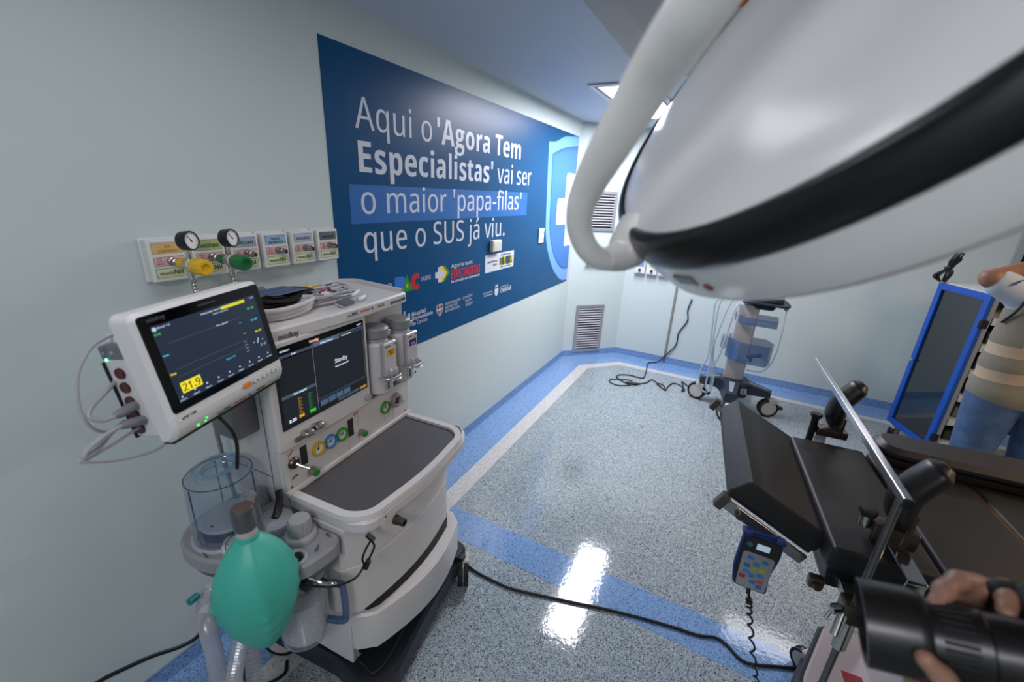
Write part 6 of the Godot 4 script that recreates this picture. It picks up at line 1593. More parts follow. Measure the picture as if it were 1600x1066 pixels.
	obj("shell", prism(rp, -0.012, 0.006, 0.005), M("remote blue", Color(0.02, 0.17, 0.42), 0.4), rc)
	obj("hook", join([bx(-0.050, -0.026, 0.146, 0.160, -0.016, 0.010, 0.004), bx(0.026, 0.050, 0.146, 0.160, -0.016, 0.010, 0.004), bx(-0.045, 0.045, 0.146, 0.158, -0.016, -0.006, 0.004)]), M("remote blue"), rc)
	obj("face", prism(inset(rp, 0.004), 0.004, 0.0105, 0.003), M("remote dark", Color(0.055, 0.06, 0.07), 0.4), rc)
	var key := inset(rpoly([Vector3(-0.036, 0.008, 0.008), Vector3(0.032, 0.008, 0.008), Vector3(0.036, 0.105, 0.01), Vector3(-0.038, 0.105, 0.01)], 4), 0.0)
	obj("keypad", prism(key, 0.010, 0.0115, 0.0005), M("remote grey", Color(0.50, 0.52, 0.55), 0.45), rc)
	obj("display", bx(-0.012, 0.018, 0.118, 0.134, 0.010, 0.0118, 0.0005), glow("remote display", Color(0.70, 0.78, 0.84), 0.3), rc)
	obj("power_key", xf(cyl(0.007, 0.003, 0.001, 14), Transform3D(Basis.from_euler(RX90), Vector3(-0.028, 0.126, 0.0098))), M("key teal", Color(0.12, 0.36, 0.48), 0.4), rc)
	for k in [[-0.018, 0.092, Color(0.20, 0.42, 0.66)], [0.016, 0.090, Color(0.20, 0.42, 0.66)], [-0.002, 0.078, Color(0.20, 0.42, 0.66)], [-0.022, 0.068, Color(0.16, 0.34, 0.56)], [0.014, 0.066, Color(0.62, 0.62, 0.12)], [-0.004, 0.064, Color(0.50, 0.62, 0.16)], [-0.020, 0.052, Color(0.20, 0.46, 0.66)], [0.012, 0.050, Color(0.20, 0.46, 0.66)], [-0.006, 0.044, Color(0.22, 0.42, 0.60)], [-0.026, 0.036, Color(0.62, 0.12, 0.22)], [0.016, 0.034, Color(0.66, 0.30, 0.12)], [0.0, 0.028, Color(0.20, 0.40, 0.62)], [0.016, 0.020, Color(0.18, 0.36, 0.58)]]:
		obj("key", xf(bx(-0.0072, 0.0072, -0.0052, 0.0052, 0.0113, 0.0132, 0.001), T(k[0], k[1], 0)), M("key %.2f %.2f %.2f" % [k[2].r, k[2].g, k[2].b], k[2], 0.4), rc)
	# coiled lead of the remote
	var cp := []
	var core := smooth([Vector3(-0.165, 0.80, 0.352), Vector3(-0.155, 0.765, 0.35), Vector3(-0.14, 0.70, 0.345), Vector3(-0.06, 0.42, 0.28), Vector3(0.02, 0.20, 0.20), Vector3(0.08, 0.06, 0.12), Vector3(0.12, 0.03, 0.10)], 20)
	for i in core.size():
		var q := clampf((i - 18) / 6.0, 0.0, 1.0) * clampf((core.size() - 10 - i) / 6.0, 0.0, 1.0)
		for k in 4:
			var fr := (i + k / 4.0)
			var a := fr * 1.5
			var here: Vector3 = core[i].lerp(core[mini(i + 1, core.size() - 1)], k / 4.0)
			cp.append(here + Vector3(cos(a), 0.3 * sin(a), sin(a)) * 0.0065 * q)
	var cc := thing("remote_lead", "coiled black lead running from the table remote down to the table foot", "cable", TABLE)
	obj("lead", tube(cp, 0.0028, 6), M("cable black"), cc)
	obj("strain_relief", rod(Vector3(-0.163, 0.806, 0.352), Vector3(-0.160, 0.775, 0.351), 0.0055, 10), M("lever black"), cc)


# ---------------------------------------------------------------- surgical lamp head close to the lens
func lamp() -> void:
	var ax := Vector3(-0.68661233, 0.57593656, 0.44368974)
	var u := Vector3(0.64265691, 0.7661541, 0.0)
	var at := Transform3D(Basis(u, ax, u.cross(ax)), Vector3(0.0522, 1.9758, -0.6598))
	var white := M("lamp white", Color(0.86, 0.86, 0.85), 0.22)
	var o := thing("surgical_lamp", "large white round surgical lamp head with black rubber rim and curved handle", "surgical lamp", at)
	var top := [Vector2(0, 0.046)]
	for k in 13: top.append(Vector2(0.03 + 0.30 * k / 12.0, 0.046 - 0.046 * pow((k + 1) / 13.0, 2.6)))
	top.append(Vector2(0.333, -0.006))
	top.append(Vector2(0.325, -0.012))
	top.append(Vector2(0, -0.012))
	obj("housing", lathe(top, 96), white, o, Transform3D(), 50)
	var rim := [Vector2(0.326, 0.0035), Vector2(0.331, 0.0050), Vector2(0.337, 0.0030), Vector2(0.343, -0.004), Vector2(0.3475, -0.013), Vector2(0.3500, -0.024), Vector2(0.3505, -0.032), Vector2(0.348, -0.036), Vector2(0.34, -0.036), Vector2(0.318, -0.03), Vector2(0.318, -0.004), Vector2(0.326, 0.0035)]
	obj("rubber_rim", lathe(rim, 96), M("rubber rim", Color(0.016, 0.017, 0.020), 0.28), o, Transform3D(), 60)
	obj("skirt", lathe([Vector2(0.30, -0.020), Vector2(0.330, -0.024), Vector2(0.3475, -0.034), Vector2(0.3495, -0.06), Vector2(0.348, -0.092), Vector2(0.342, -0.102), Vector2(0.30, -0.112), Vector2(0.0, -0.114), Vector2(0.0, -0.020)], 96), white, o, Transform3D(), 50)
	obj("light_window", lathe([Vector2(0, -0.1145), Vector2(0.295, -0.1125), Vector2(0.295, -0.1155), Vector2(0, -0.1175)], 64), clear("lamp window", Color(0.75, 0.78, 0.80), 0.5, 0.1), o)
	for r in 3:
		for k in 6 * (r + 1):
			var a := TAU * k / (6 * (r + 1))
			obj("led_lens", xf(lathe([Vector2(0, 0), Vector2(0.02, 0.0), Vector2(0.022, -0.004), Vector2(0, -0.006)], 12), T(cos(a) * 0.088 * (r + 1), -0.1165, sin(a) * 0.088 * (r + 1))), M("led lens", Color(0.82, 0.80, 0.70), 0.2), o)
	# small display and red key on the skirt, towards the camera
	for k in [[-150.5, -0.055, 0], [-145.6, -0.066, 1]]:
		var a := deg_to_rad(k[0])
		# angles were measured from u towards ax x ... ; the skirt's outward direction there
		var w := Vector3(-0.33993471, 0.28514027, -0.89618046)
		var dir := (u * cos(a) + w * sin(a)).normalized()
		var ld := Vector3(dir.dot(at.basis.x), 0, dir.dot(at.basis.z)).normalized()
		var tb := Basis(Vector3.UP.cross(ld), Vector3.UP, ld)
		if k[2] == 0: obj("status_display", xf(bx(-0.019, 0.019, -0.007, 0.007, -0.001, 0.002, 0.001), Transform3D(tb, ld * 0.349 + Vector3.UP * k[1])), M("lamp display", Color(0.38, 0.38, 0.38), 0.3), o)
		else: obj("red_key", xf(cyl(0.0062, 0.003, 0.001, 16), Transform3D(tb * Basis.from_euler(RX90), ld * 0.348 + Vector3.UP * k[1])), M("lamp red", Color(0.50, 0.07, 0.05), 0.4), o)
	# bail handle and its bracket
	var inv := at.affine_inverse()
	var hp := []
	for v in [Vector3(-0.135, 1.688, -0.63), Vector3(-0.150, 1.668, -0.588), Vector3(-0.170, 1.677, -0.556), Vector3(-0.182, 1.703, -0.537), Vector3(-0.182, 1.731, -0.524), Vector3(-0.170, 1.761, -0.513), Vector3(-0.145, 1.798, -0.492), Vector3(-0.106, 1.852, -0.462), Vector3(-0.082, 1.876, -0.436), Vector3(-0.061, 1.895, -0.413), Vector3(-0.033, 1.931, -0.399), Vector3(0.009, 1.983, -0.405), Vector3(0.075, 2.05, -0.42), Vector3(0.15, 2.12, -0.43), Vector3(0.24, 2.16, -0.46), Vector3(0.285, 2.15, -0.50)]:
		hp.append(inv * v)
	obj("handle", tube(smooth(hp, 6), [0.013, 0.0145, 0.0150, 0.0155, 0.0170, 0.0195, 0.0220, 0.0240, 0.0250, 0.0245, 0.025, 0.025, 0.024, 0.022, 0.018, 0.015], 22), M("handle white", Color(0.86, 0.855, 0.84), 0.35), o, Transform3D(), 60)
	for w in [[Vector3(-0.124, 1.707, -0.630), Vector3(-0.140, 1.676, -0.606), Vector3(-0.158, 1.668, -0.578)], [Vector3(0.28, 2.148, -0.53), Vector3(0.288, 2.150, -0.51), Vector3(0.285, 2.152, -0.495)]]:
		obj("handle_bracket", tube(smooth([inv * w[0], inv * w[1], inv * w[2]], 5), [0.046, 0.040, 0.028, 0.020], 18, 0.75), M("bracket white", Color(0.80, 0.79, 0.775), 0.35), o, Transform3D(), 60)
	# suspension arm that carries it, from the ceiling
	var arm := thing("lamp_arm", "grey-white ceiling suspension arm behind the lamp head, with a warm reflection added as an amber rod", "lamp arm", T(0.16, 2.414, -1.32))
	var pale := M("arm white", Color(0.70, 0.70, 0.70), 0.3)
	obj("ceiling_tube", xf(cyl(0.05, 0.16, 0.004, 28), T(0, -0.16, 0)), pale, arm)
	obj("ceiling_flange", xf(cyl(0.11, 0.05, 0.01, 36), T(0, -0.05, 0)), pale, arm)
	obj("spring_arm", tube([Vector3(0.05, -0.10, 0.02), Vector3(-0.05, -0.17, 0.04), Vector3(-0.15, -0.245, 0.085), Vector3(-0.235, -0.34, 0.14), Vector3(-0.262, -0.385, 0.16)], [0.07, 0.085, 0.09, 0.085, 0.06], 20, 0.62), pale, arm, Transform3D(), 60)
	obj("link", tube(smooth([Vector3(-0.24, -0.36, 0.15), Vector3(-0.12, -0.46, 0.32), Vector3(-0.04, -0.52, 0.48), Vector3(-0.012, -0.526, 0.585)], 6), [0.03, 0.026, 0.024], 14), pale, arm)
	obj("screw", rod(Vector3(-0.285, -0.308, 0.19), Vector3(-0.2945, -0.310, 0.215), 0.009, 16, 0.002), M("screw bronze", Color(0.55, 0.45, 0.35), 0.3, 0.8), arm)
	obj("amber_glint", rod(Vector3(-0.262, -0.275, 0.165), Vector3(-0.205, -0.215, 0.135), 0.011, 16, 0.003), M("amber glint tint", Color(0.86, 0.45, 0.10), 0.2), arm)  # amber rod added in place of a warm light reflection on the arm


func floor_cords() -> void:
	var bl := M("cable black")
	var up := 0.007
	var c2 := []
	for p in [Vector2(-0.875, -1.352), Vector2(-0.806, -1.339), Vector2(-0.682, -1.339), Vector2(-0.597, -1.351), Vector2(-0.386, -1.412), Vector2(-0.195, -1.469), Vector2(-0.039, -1.508), Vector2(0.072, -1.531), Vector2(0.171, -1.547), Vector2(0.237, -1.573), Vector2(0.285, -1.561), Vector2(0.323, -1.531), Vector2(0.368, -1.526), Vector2(0.466, -1.57), Vector2(0.54, -1.605)]: c2.append(Vector3(p.x, up, p.y))
	single("power_cord", tube(smooth(c2, 6), 0.0062, 8), bl, "long black power cord crossing the blue floor band to the operating table foot", "cord")
	var c1 := [Vector3(-0.326, 0.769, BZ + 0.012), Vector3(-0.347, 0.64, BZ + 0.012), Vector3(-0.33, 0.53, BZ + 0.014), Vector3(-0.395, 0.38, BZ + 0.012), Vector3(-0.40, 0.24, BZ + 0.014), Vector3(-0.49, 0.09, BZ + 0.022), Vector3(-0.55, 0.02, -4.72)]
	for p in [Vector2(-0.638, -4.66), Vector2(-0.619, -4.463), Vector2(-0.60, -4.266), Vector2(-0.612, -4.183), Vector2(-0.732, -4.189), Vector2(-0.822, -4.148), Vector2(-0.85, -4.08), Vector2(-0.798, -4.016), Vector2(-0.717, -3.961), Vector2(-0.674, -3.942), Vector2(-0.771, -3.872), Vector2(-0.851, -3.885), Vector2(-0.883, -3.931), Vector2(-0.86, -3.988), Vector2(-0.756, -4.044), Vector2(-0.692, -4.059), Vector2(-0.66, -4.0), Vector2(-0.6, -4.031), Vector2(-0.548, -4.101), Vector2(-0.52, -4.202), Vector2(-0.477, -4.175), Vector2(-0.414, -4.083), Vector2(-0.37, -4.035), Vector2(-0.377, -4.108), Vector2(-0.434, -4.149), Vector2(-0.447, -4.114), Vector2(-0.38, -4.041), Vector2(-0.351, -4.018), Vector2(-0.346, -4.115), Vector2(-0.317, -4.228), Vector2(-0.263, -4.237), Vector2(-0.21, -4.179), Vector2(-0.191, -4.128), Vector2(-0.212, -4.089), Vector2(-0.214, -4.215), Vector2(-0.243, -4.337), Vector2(-0.18, -4.253), Vector2(-0.10, -4.16)]: c1.append(Vector3(p.x, 0.007, p.y))
	var o := thing("cart_cord", "thin black cord looping over the floor from the back wall to the wheeled cart", "cord")
	obj("cord", tube(smooth(c1, 5), 0.006, 6), bl, o)
	obj("inline_block", tube([Vector3(-0.72, 0.012, -3.985), Vector3(-0.69, 0.014, -3.975), Vector3(-0.64, 0.014, -3.985), Vector3(-0.60, 0.012, -4.02)], [0.010, 0.019, 0.018, 0.009], 10, 0.7), bl, o)
	var w := []
	for v in [Vector3(-1.46, 0.62, -0.66), Vector3(-1.47, 0.45, -0.62), Vector3(-1.485, 0.30, -0.56), Vector3(-1.49, 0.17, -0.50), Vector3(-1.49, 0.138, -0.475), Vector3(-1.49, 0.155, -0.42), Vector3(-1.495, 0.193, -0.355), Vector3(-1.50, 0.22, -0.288), Vector3(-1.505, 0.24, -0.22), Vector3(-1.51, 0.25, -0.10), Vector3(-1.515, 0.15, 0.02), Vector3(-1.51, 0.01, 0.1), Vector3(-1.45, 0.008, 0.2)]: w.append(v)
	single("sagging_cord", tube(smooth(w, 6), 0.0065, 8), bl, "black cord sagging along the mural wall, left of the clear breathing hoses", "cord")


# ---------------------------------------------------------------- people
func head_bones(c: Vector3, f: Vector3) -> Array:
	# c is the middle of the head, f the way it faces
	var r := f.cross(Vector3.UP).normalized()
	return [[c + Vector3.UP * 0.035 - f * 0.015, c + Vector3.UP * 0.02 + f * 0.01, 0.078, 0.074], [c + f * 0.02 - Vector3.UP * 0.03, c + f * 0.045 - Vector3.UP * 0.085, 0.062, 0.038],
		[c + f * 0.088 + Vector3.UP * 0.01, c + f * 0.105 - Vector3.UP * 0.025, 0.011, 0.016], [c + f * 0.082 - Vector3.UP * 0.052 - r * 0.015, c + f * 0.082 - Vector3.UP * 0.052 + r * 0.015, 0.012, 0.012],
		[c + r * 0.078 - f * 0.01 - Vector3.UP * 0.02, c + r * 0.084 - f * 0.018 + Vector3.UP * 0.02, 0.012, 0.016], [c - r * 0.078 - f * 0.01 - Vector3.UP * 0.02, c - r * 0.084 - f * 0.018 + Vector3.UP * 0.02, 0.012, 0.016]]

func face_bits(parent: Node, c: Vector3, f: Vector3, hair: Material) -> void:
	var r := f.cross(Vector3.UP).normalized()
	for s in [-1.0, 1.0]:
		obj("eye", xf(lathe([Vector2(0, -0.011), Vector2(0.008, -0.008), Vector2(0.011, 0), Vector2(0.008, 0.008), Vector2(0, 0.011)], 14), Transform3D(facing(f), c + f * 0.076 + r * 0.031 * s + Vector3.UP * 0.012)), M("eye white", Color(0.82, 0.80, 0.78), 0.3), parent)
		obj("eyebrow", tube([c + f * 0.088 + r * 0.016 * s + Vector3.UP * 0.032, c + f * 0.086 + r * 0.034 * s + Vector3.UP * 0.038, c + f * 0.072 + r * 0.052 * s + Vector3.UP * 0.030], 0.004, 6), hair, parent)
	obj("mouth", tube([c + f * 0.094 - Vector3.UP * 0.054 - r * 0.022, c + f * 0.100 - Vector3.UP * 0.056, c + f * 0.094 - Vector3.UP * 0.054 + r * 0.022], 0.005, 6), M("lips", Color(0.55, 0.30, 0.27), 0.5), parent)

func people() -> void:
	var skin := M("skin", Color(0.57, 0.42, 0.35), 0.5)
	skin.subsurf_scatter_enabled = true
	skin.subsurf_scatter_strength = 0.03
	var hair := M("hair", Color(0.06, 0.045, 0.035), 0.6)
	# ---- worker in the vest, seen from behind, one arm raised
	var Z := -2.92
	var o := thing("person", "person in beige safety vest and blue jeans, seen from behind with one elbow raised", "person", T(1.42, 0, Z))
	var sh_l := Vector3(-0.175, 1.40, 0.0)
	var sh_r := Vector3(0.185, 1.40, 0.0)
	var elbow := Vector3(-0.300, 1.462, 0.0)
	var wrist := Vector3(-0.085, 1.545, -0.155)
	var elbow_r := Vector3(0.31, 1.16, -0.06)
	var wrist_r := Vector3(0.12, 1.28, -0.25)
	var head := Vector3(0.01, 1.625, -0.03)
	var bones := [[Vector3(-0.08, 0.98, 0.0), Vector3(0.08, 0.98, 0.0), 0.11, 0.11], [Vector3(-0.08, 1.15, 0), Vector3(0.08, 1.15, 0), 0.10, 0.10], [Vector3(-0.09, 1.30, 0), Vector3(0.09, 1.30, 0), 0.10, 0.10], [sh_l, sh_r, 0.058, 0.058],
		[Vector3(0.005, 1.40, 0.0), Vector3(0.01, 1.54, -0.015), 0.062, 0.056], [sh_l, elbow, 0.056, 0.043], [elbow, wrist, 0.043, 0.028], [sh_r, elbow_r, 0.056, 0.043], [elbow_r, wrist_r, 0.043, 0.028],
		[Vector3(-0.10, 0.93, 0), Vector3(-0.105, 0.50, 0.01), 0.095, 0.058], [Vector3(-0.105, 0.50, 0.01), Vector3(-0.11, 0.09, 0.03), 0.058, 0.040], [Vector3(0.10, 0.93, 0), Vector3(0.11, 0.50, 0.01), 0.095, 0.058], [Vector3(0.11, 0.50, 0.01), Vector3(0.12, 0.09, 0.03), 0.058, 0.040]]
	bones.append_array(head_bones(head, Vector3(0, 0, -1)))
	bones.append_array(hand_bones(wrist, Vector3(0.7, 0.35, -0.6).normalized(), Vector3(0.2, 0.6, 0.75), 0.6))
	bones.append_array(hand_bones(wrist_r, Vector3(-0.6, 0.5, -0.6).normalized(), Vector3(0.3, 0.5, 0.75), 0.6))
	obj("body", flesh(bones, 0.0105, 0.022), skin, o, Transform3D(), 180)
	face_bits(o, head, Vector3(0, 0, -1), hair)
	obj("hair", flesh([[head + Vector3(0, 0.045, 0.012), head + Vector3(0, 0.02, 0.028), 0.085, 0.085], [head + Vector3(0, 0.0, 0.04), head + Vector3(0, -0.05, 0.035), 0.066, 0.05]], 0.011, 0.02), hair, o, Transform3D(), 180)
	# shirt with short sleeves
	var shirt := M("shirt white", Color(0.72, 0.76, 0.82), 0.7)
	obj("shirt", flesh([[Vector3(-0.09, 1.30, 0), Vector3(0.09, 1.30, 0), 0.108, 0.108], [sh_l * Vector3(0.9, 1, 1), sh_r * Vector3(0.9, 1, 1), 0.066, 0.066], [sh_l, sh_l.lerp(elbow, 0.62), 0.070, 0.064], [sh_r, sh_r.lerp(elbow_r, 0.6), 0.068, 0.062], [Vector3(-0.08, 1.08, 0), Vector3(0.08, 1.08, 0), 0.108, 0.108]], 0.011, 0.03), shirt, o, Transform3D(), 180)
	var pr := M("sleeve print", Color(0.22, 0.38, 0.62), 0.6)
	for k in 3: obj("sleeve_print", xf(bx(-0.012, 0.012, -0.003, 0.003, 0, 0.003, 0.001), T(-0.243 + 0.008 * k, 1.448 + 0.010 * k, 0.066, -10, -10, 25)), pr, o)
	# vest: one shell, its stripes cut from the same surface
	var vb := [[Vector3(-0.098, 0.91, 0.0), Vector3(0.098, 0.91, 0.0), 0.122, 0.122], [Vector3(-0.098, 1.05, 0.0), Vector3(0.098, 1.05, 0.0), 0.119, 0.119], [Vector3(-0.095, 1.18, 0), Vector3(0.095, 1.18, 0), 0.117, 0.117], [Vector3(-0.092, 1.30, 0), Vector3(0.092, 1.30, 0), 0.115, 0.115], [Vector3(-0.10, 1.40, 0), Vector3(0.10, 1.40, 0), 0.076, 0.076]]
	var vs := flesh(vb, 0.0125, 0.05)
	var lift := Transform3D(Basis(Vector3(0, 0, 1), 0.10), Vector3.ZERO)
	vs = cut(vs, Vector3.UP, 0.855)[1]
	var stripe := PackedVector3Array()
	var cloth := PackedVector3Array()
	for lv in [[0.985, 1.04], [1.115, 1.17]]:
		var lo: Array = cut(vs, lift.basis.y, lv[0])
		var hi: Array = cut(lo[1], lift.basis.y, lv[1])
		cloth.append_array(lo[0])
		stripe.append_array(hi[0])
		vs = hi[1]
	for sx in [-1.0, 1.0]:
		var side: Array = cut(vs, Vector3(sx, 0, 0), 0.085)
		var strap: Array = cut(side[1], Vector3(sx, 0, 0), 0.138)
		stripe.append_array(strap[0])
		cloth.append_array(cut(strap[1], Vector3.UP, 1.345)[0])
		vs = side[0]
	cloth.append_array(vs)
	obj("vest", cloth, M("vest beige", Color(0.50, 0.475, 0.42), 0.8), o, Transform3D(), 180)
	obj("vest_stripe", stripe, M("vest stripe", Color(0.72, 0.63, 0.53), 0.55), o, Transform3D(), 180)
	obj("vest_edging", join([tube(smooth([Vector3(-0.212, 1.26, 0.03), Vector3(-0.196, 1.33, 0.072), Vector3(-0.176, 1.40, 0.066), Vector3(-0.166, 1.458, 0.03), Vector3(-0.166, 1.464, -0.03)], 6), 0.006, 6), tube(smooth([Vector3(0.212, 1.26, 0.03), Vector3(0.196, 1.33, 0.072), Vector3(0.176, 1.40, 0.066), Vector3(0.166, 1.458, 0.03)], 6), 0.006, 6)]), M("edging black", Color(0.04, 0.04, 0.045), 0.7), o)
	var jeans := M("jeans", Color(0.20, 0.31, 0.46), 0.85)
	jeans.albedo_texture = denim()
	jeans.albedo_color = Color.WHITE
	jeans.uv1_triplanar = true
	jeans.uv1_scale = Vector3.ONE * 1.5
	obj("jeans", flesh([[Vector3(-0.08, 0.93, 0.0), Vector3(0.08, 0.93, 0.0), 0.118, 0.118], [Vector3(-0.105, 0.88, 0), Vector3(-0.11, 0.50, 0.01), 0.112, 0.076], [Vector3(-0.11, 0.50, 0.01), Vector3(-0.112, 0.07, 0.025), 0.076, 0.064], [Vector3(0.105, 0.88, 0), Vector3(0.115, 0.50, 0.01), 0.112, 0.076], [Vector3(0.115, 0.50, 0.01), Vector3(0.122, 0.07, 0.025), 0.076, 0.064]], 0.0125, 0.018), jeans, o, Transform3D(), 180)
	for s in [-1.0, 1.0]: obj("shoe", flesh([[Vector3(0.117 * s, 0.045, 0.055), Vector3(0.122 * s, 0.04, -0.15), 0.044, 0.038], [Vector3(0.117 * s, 0.06, 0.05), Vector3(0.117 * s, 0.10, 0.03), 0.045, 0.042]], 0.010, 0.02), M("shoe dark", Color(0.07, 0.07, 0.075), 0.6), o, Transform3D(), 180)

	# ---- photographer: both hands on the camera, the rest of him stands outside the picture
	var q := thing("person", "person's bare hands and black sleeve holding a camera, cut off by the lower right corner", "person", T(0.80, 0, -0.42))
	var O := Vector3(0.80, 0, -0.42)
	var wr := Vector3(0.372, 1.303, -0.628) - O
	var er := Vector3(0.60, 1.10, -0.74) - O
	var sr := Vector3(0.78, 1.37, -0.60) - O
	var wl := Vector3(0.372, 1.215, -0.47) - O
	var el := Vector3(0.62, 1.08, -0.28) - O
	var sl := Vector3(0.80, 1.37, -0.23) - O
	var hd := Vector3(0.74, 1.60, -0.42) - O
	var body := [[Vector3(0, 0.98, -0.09), Vector3(0, 0.98, 0.09), 0.12, 0.12], [Vector3(0, 1.26, -0.09), Vector3(0, 1.26, 0.09), 0.11, 0.11], [sr, sl, 0.06, 0.06], [Vector3(0.0, 1.36, 0), Vector3(-0.04, 1.54, 0), 0.06, 0.056], [sr, er, 0.05, 0.042], [er, wr, 0.042, 0.029], [sl, el, 0.05, 0.042], [el, wl, 0.042, 0.029],
		[Vector3(0, 0.92, -0.1), Vector3(0.0, 0.5, -0.11), 0.09, 0.056], [Vector3(0, 0.5, -0.11), Vector3(0.02, 0.09, -0.12), 0.056, 0.04], [Vector3(0, 0.92, 0.1), Vector3(0.0, 0.5, 0.11), 0.09, 0.056], [Vector3(0, 0.5, 0.11), Vector3(0.02, 0.09, 0.12), 0.056, 0.04]]
	body.append_array(head_bones(hd, Vector3(-1, -0.15, 0).normalized()))
	var soup := flesh(body, 0.014, 0.025)
	# hands on grids of their own
	var rh := []
	for f in [
		[Vector3(0.318, 1.343, -0.588), Vector3(0.296, 1.356, -0.570), Vector3(0.278, 1.352, -0.548), Vector3(0.268, 1.343, -0.533), 0.0095],
		[Vector3(0.324, 1.338, -0.592), Vector3(0.302, 1.347, -0.584), Vector3(0.290, 1.334, -0.575), Vector3(0.290, 1.318, -0.572), 0.0098],
		[Vector3(0.328, 1.325, -0.595), Vector3(0.307, 1.330, -0.590), Vector3(0.296, 1.316, -0.580), Vector3(0.297, 1.301, -0.576), 0.0094],
		[Vector3(0.334, 1.310, -0.596), Vector3(0.316, 1.311, -0.592), Vector3(0.305, 1.298, -0.582), Vector3(0.306, 1.287, -0.578), 0.0084],
		[Vector3(0.348, 1.333, -0.608), Vector3(0.342, 1.352, -0.588), Vector3(0.335, 1.356, -0.566), Vector3(0.328, 1.352, -0.548), 0.0105]]:
		for k in 3: rh.append([f[k] - O, f[k + 1] - O, f[4] * (1.0 - 0.06 * k), f[4] * (1.0 - 0.06 * (k + 1))])
	for p in [Vector3(0.318, 1.343, -0.588), Vector3(0.324, 1.338, -0.592), Vector3(0.328, 1.325, -0.595), Vector3(0.334, 1.312, -0.596)]: rh.append([wr, p - O, 0.019, 0.0135])
	soup.append_array(flesh(rh, 0.0032, 0.008))
	var lh := []
	for f in [
		[Vector3(0.303, 1.262, -0.478), Vector3(0.290, 1.284, -0.477), Vector3(0.268, 1.306, -0.474), Vector3(0.251, 1.319, -0.474), 0.0112],
		[Vector3(0.285, 1.244, -0.500), Vector3(0.270, 1.246, -0.530), Vector3(0.268, 1.260, -0.558), Vector3(0.270, 1.282, -0.570), 0.0095],
		[Vector3(0.300, 1.242, -0.505), Vector3(0.290, 1.244, -0.538), Vector3(0.288, 1.258, -0.563), Vector3(0.290, 1.280, -0.574), 0.0098],
		[Vector3(0.314, 1.240, -0.506), Vector3(0.310, 1.244, -0.540), Vector3(0.308, 1.256, -0.565), Vector3(0.310, 1.274, -0.574), 0.0094],
		[Vector3(0.328, 1.238, -0.502), Vector3(0.328, 1.244, -0.532), Vector3(0.328, 1.256, -0.556), Vector3(0.329, 1.270, -0.566), 0.0082]]:
		for k in 3: lh.append([f[k] - O, f[k + 1] - O, f[4] * (1.0 - 0.06 * k), f[4] * (1.0 - 0.06 * (k + 1))])
	for p in [Vector3(0.285, 1.244, -0.500), Vector3(0.300, 1.242, -0.505), Vector3(0.314, 1.240, -0.506), Vector3(0.328, 1.238, -0.502), Vector3(0.306, 1.256, -0.480)]: lh.append([wl, p - O, 0.020, 0.0145])
	soup.append_array(flesh(lh, 0.0032, 0.008))
	obj("body", soup, skin, q, Transform3D(), 180)
	face_bits(q, hd, Vector3(-1, -0.15, 0).normalized(), hair)
	obj("hair", flesh([[hd + Vector3(0.012, 0.045, 0), hd + Vector3(0.028, 0.02, 0), 0.085, 0.085], [hd + Vector3(0.04, 0, 0), hd + Vector3(0.035, -0.05, 0), 0.066, 0.05]], 0.014, 0.02), hair, q, Transform3D(), 180)
	var black := M("sleeve black", Color(0.028, 0.030, 0.036), 0.8)
	obj("black_shirt", flesh([[Vector3(0, 0.98, -0.09), Vector3(0, 0.98, 0.09), 0.132, 0.132], [Vector3(0, 1.26, -0.09), Vector3(0, 1.26, 0.09), 0.122, 0.122], [sr, sl, 0.072, 0.072], [sr, er, 0.064, 0.056], [er, er.lerp(wr, 0.90), 0.056, 0.038], [sl, el, 0.064, 0.056], [el, el.lerp(wl, 0.82), 0.056, 0.042]], 0.0125, 0.02), black, q, Transform3D(), 180)
	obj("trousers", flesh([[Vector3(0, 0.92, -0.09), Vector3(0, 0.92, 0.09), 0.125, 0.125], [Vector3(0, 0.88, -0.1), Vector3(0.0, 0.5, -0.11), 0.105, 0.072], [Vector3(0, 0.5, -0.11), Vector3(0.02, 0.07, -0.12), 0.072, 0.062], [Vector3(0, 0.88, 0.1), Vector3(0.0, 0.5, 0.11), 0.105, 0.072], [Vector3(0, 0.5, 0.11), Vector3(0.02, 0.07, 0.12), 0.072, 0.062]], 0.016, 0.02), M("trousers dark", Color(0.07, 0.075, 0.09), 0.85), q, Transform3D(), 180)
	for s in [-1.0, 1.0]: obj("shoe", flesh([[Vector3(0.04, 0.045, 0.12 * s), Vector3(-0.15, 0.04, 0.13 * s), 0.044, 0.038]], 0.014, 0.02), M("shoe dark"), q, Transform3D(), 180)
	# the camera he holds
	var F := Vector3(0.213, 1.293, -0.523)
	var d := Vector3(0.957, 0.265, 0.03).normalized()
	var cm := thing("camera", "black camera with long hooded lens pointing across the picture, in the photographer's hands", "camera", Transform3D(facing(d), F))
	var bk := M("camera black", Color(0.022, 0.023, 0.025), 0.35)
	var rb := M("camera rubber", Color(0.035, 0.036, 0.038), 0.7)
	obj("lens_hood", lathe([Vector2(0.0435, 0.0), Vector2(0.0460, 0.0005), Vector2(0.0455, 0.045), Vector2(0.041, 0.056), Vector2(0.038, 0.056), Vector2(0.041, 0.042), Vector2(0.0435, 0.0)], 40), bk, cm)
	obj("front_glass", lathe([Vector2(0, 0.046), Vector2(0.02, 0.048), Vector2(0.036, 0.054), Vector2(0.036, 0.056), Vector2(0, 0.056)], 32), M("lens glass", Color(0.015, 0.012, 0.02), 0.05), cm)
	obj("barrel", lathe([Vector2(0.0, 0.052), Vector2(0.038, 0.052), Vector2(0.038, 0.10), Vector2(0.036, 0.102), Vector2(0.036, 0.145), Vector2(0.0, 0.145)], 36), bk, cm)
	var ribs := []
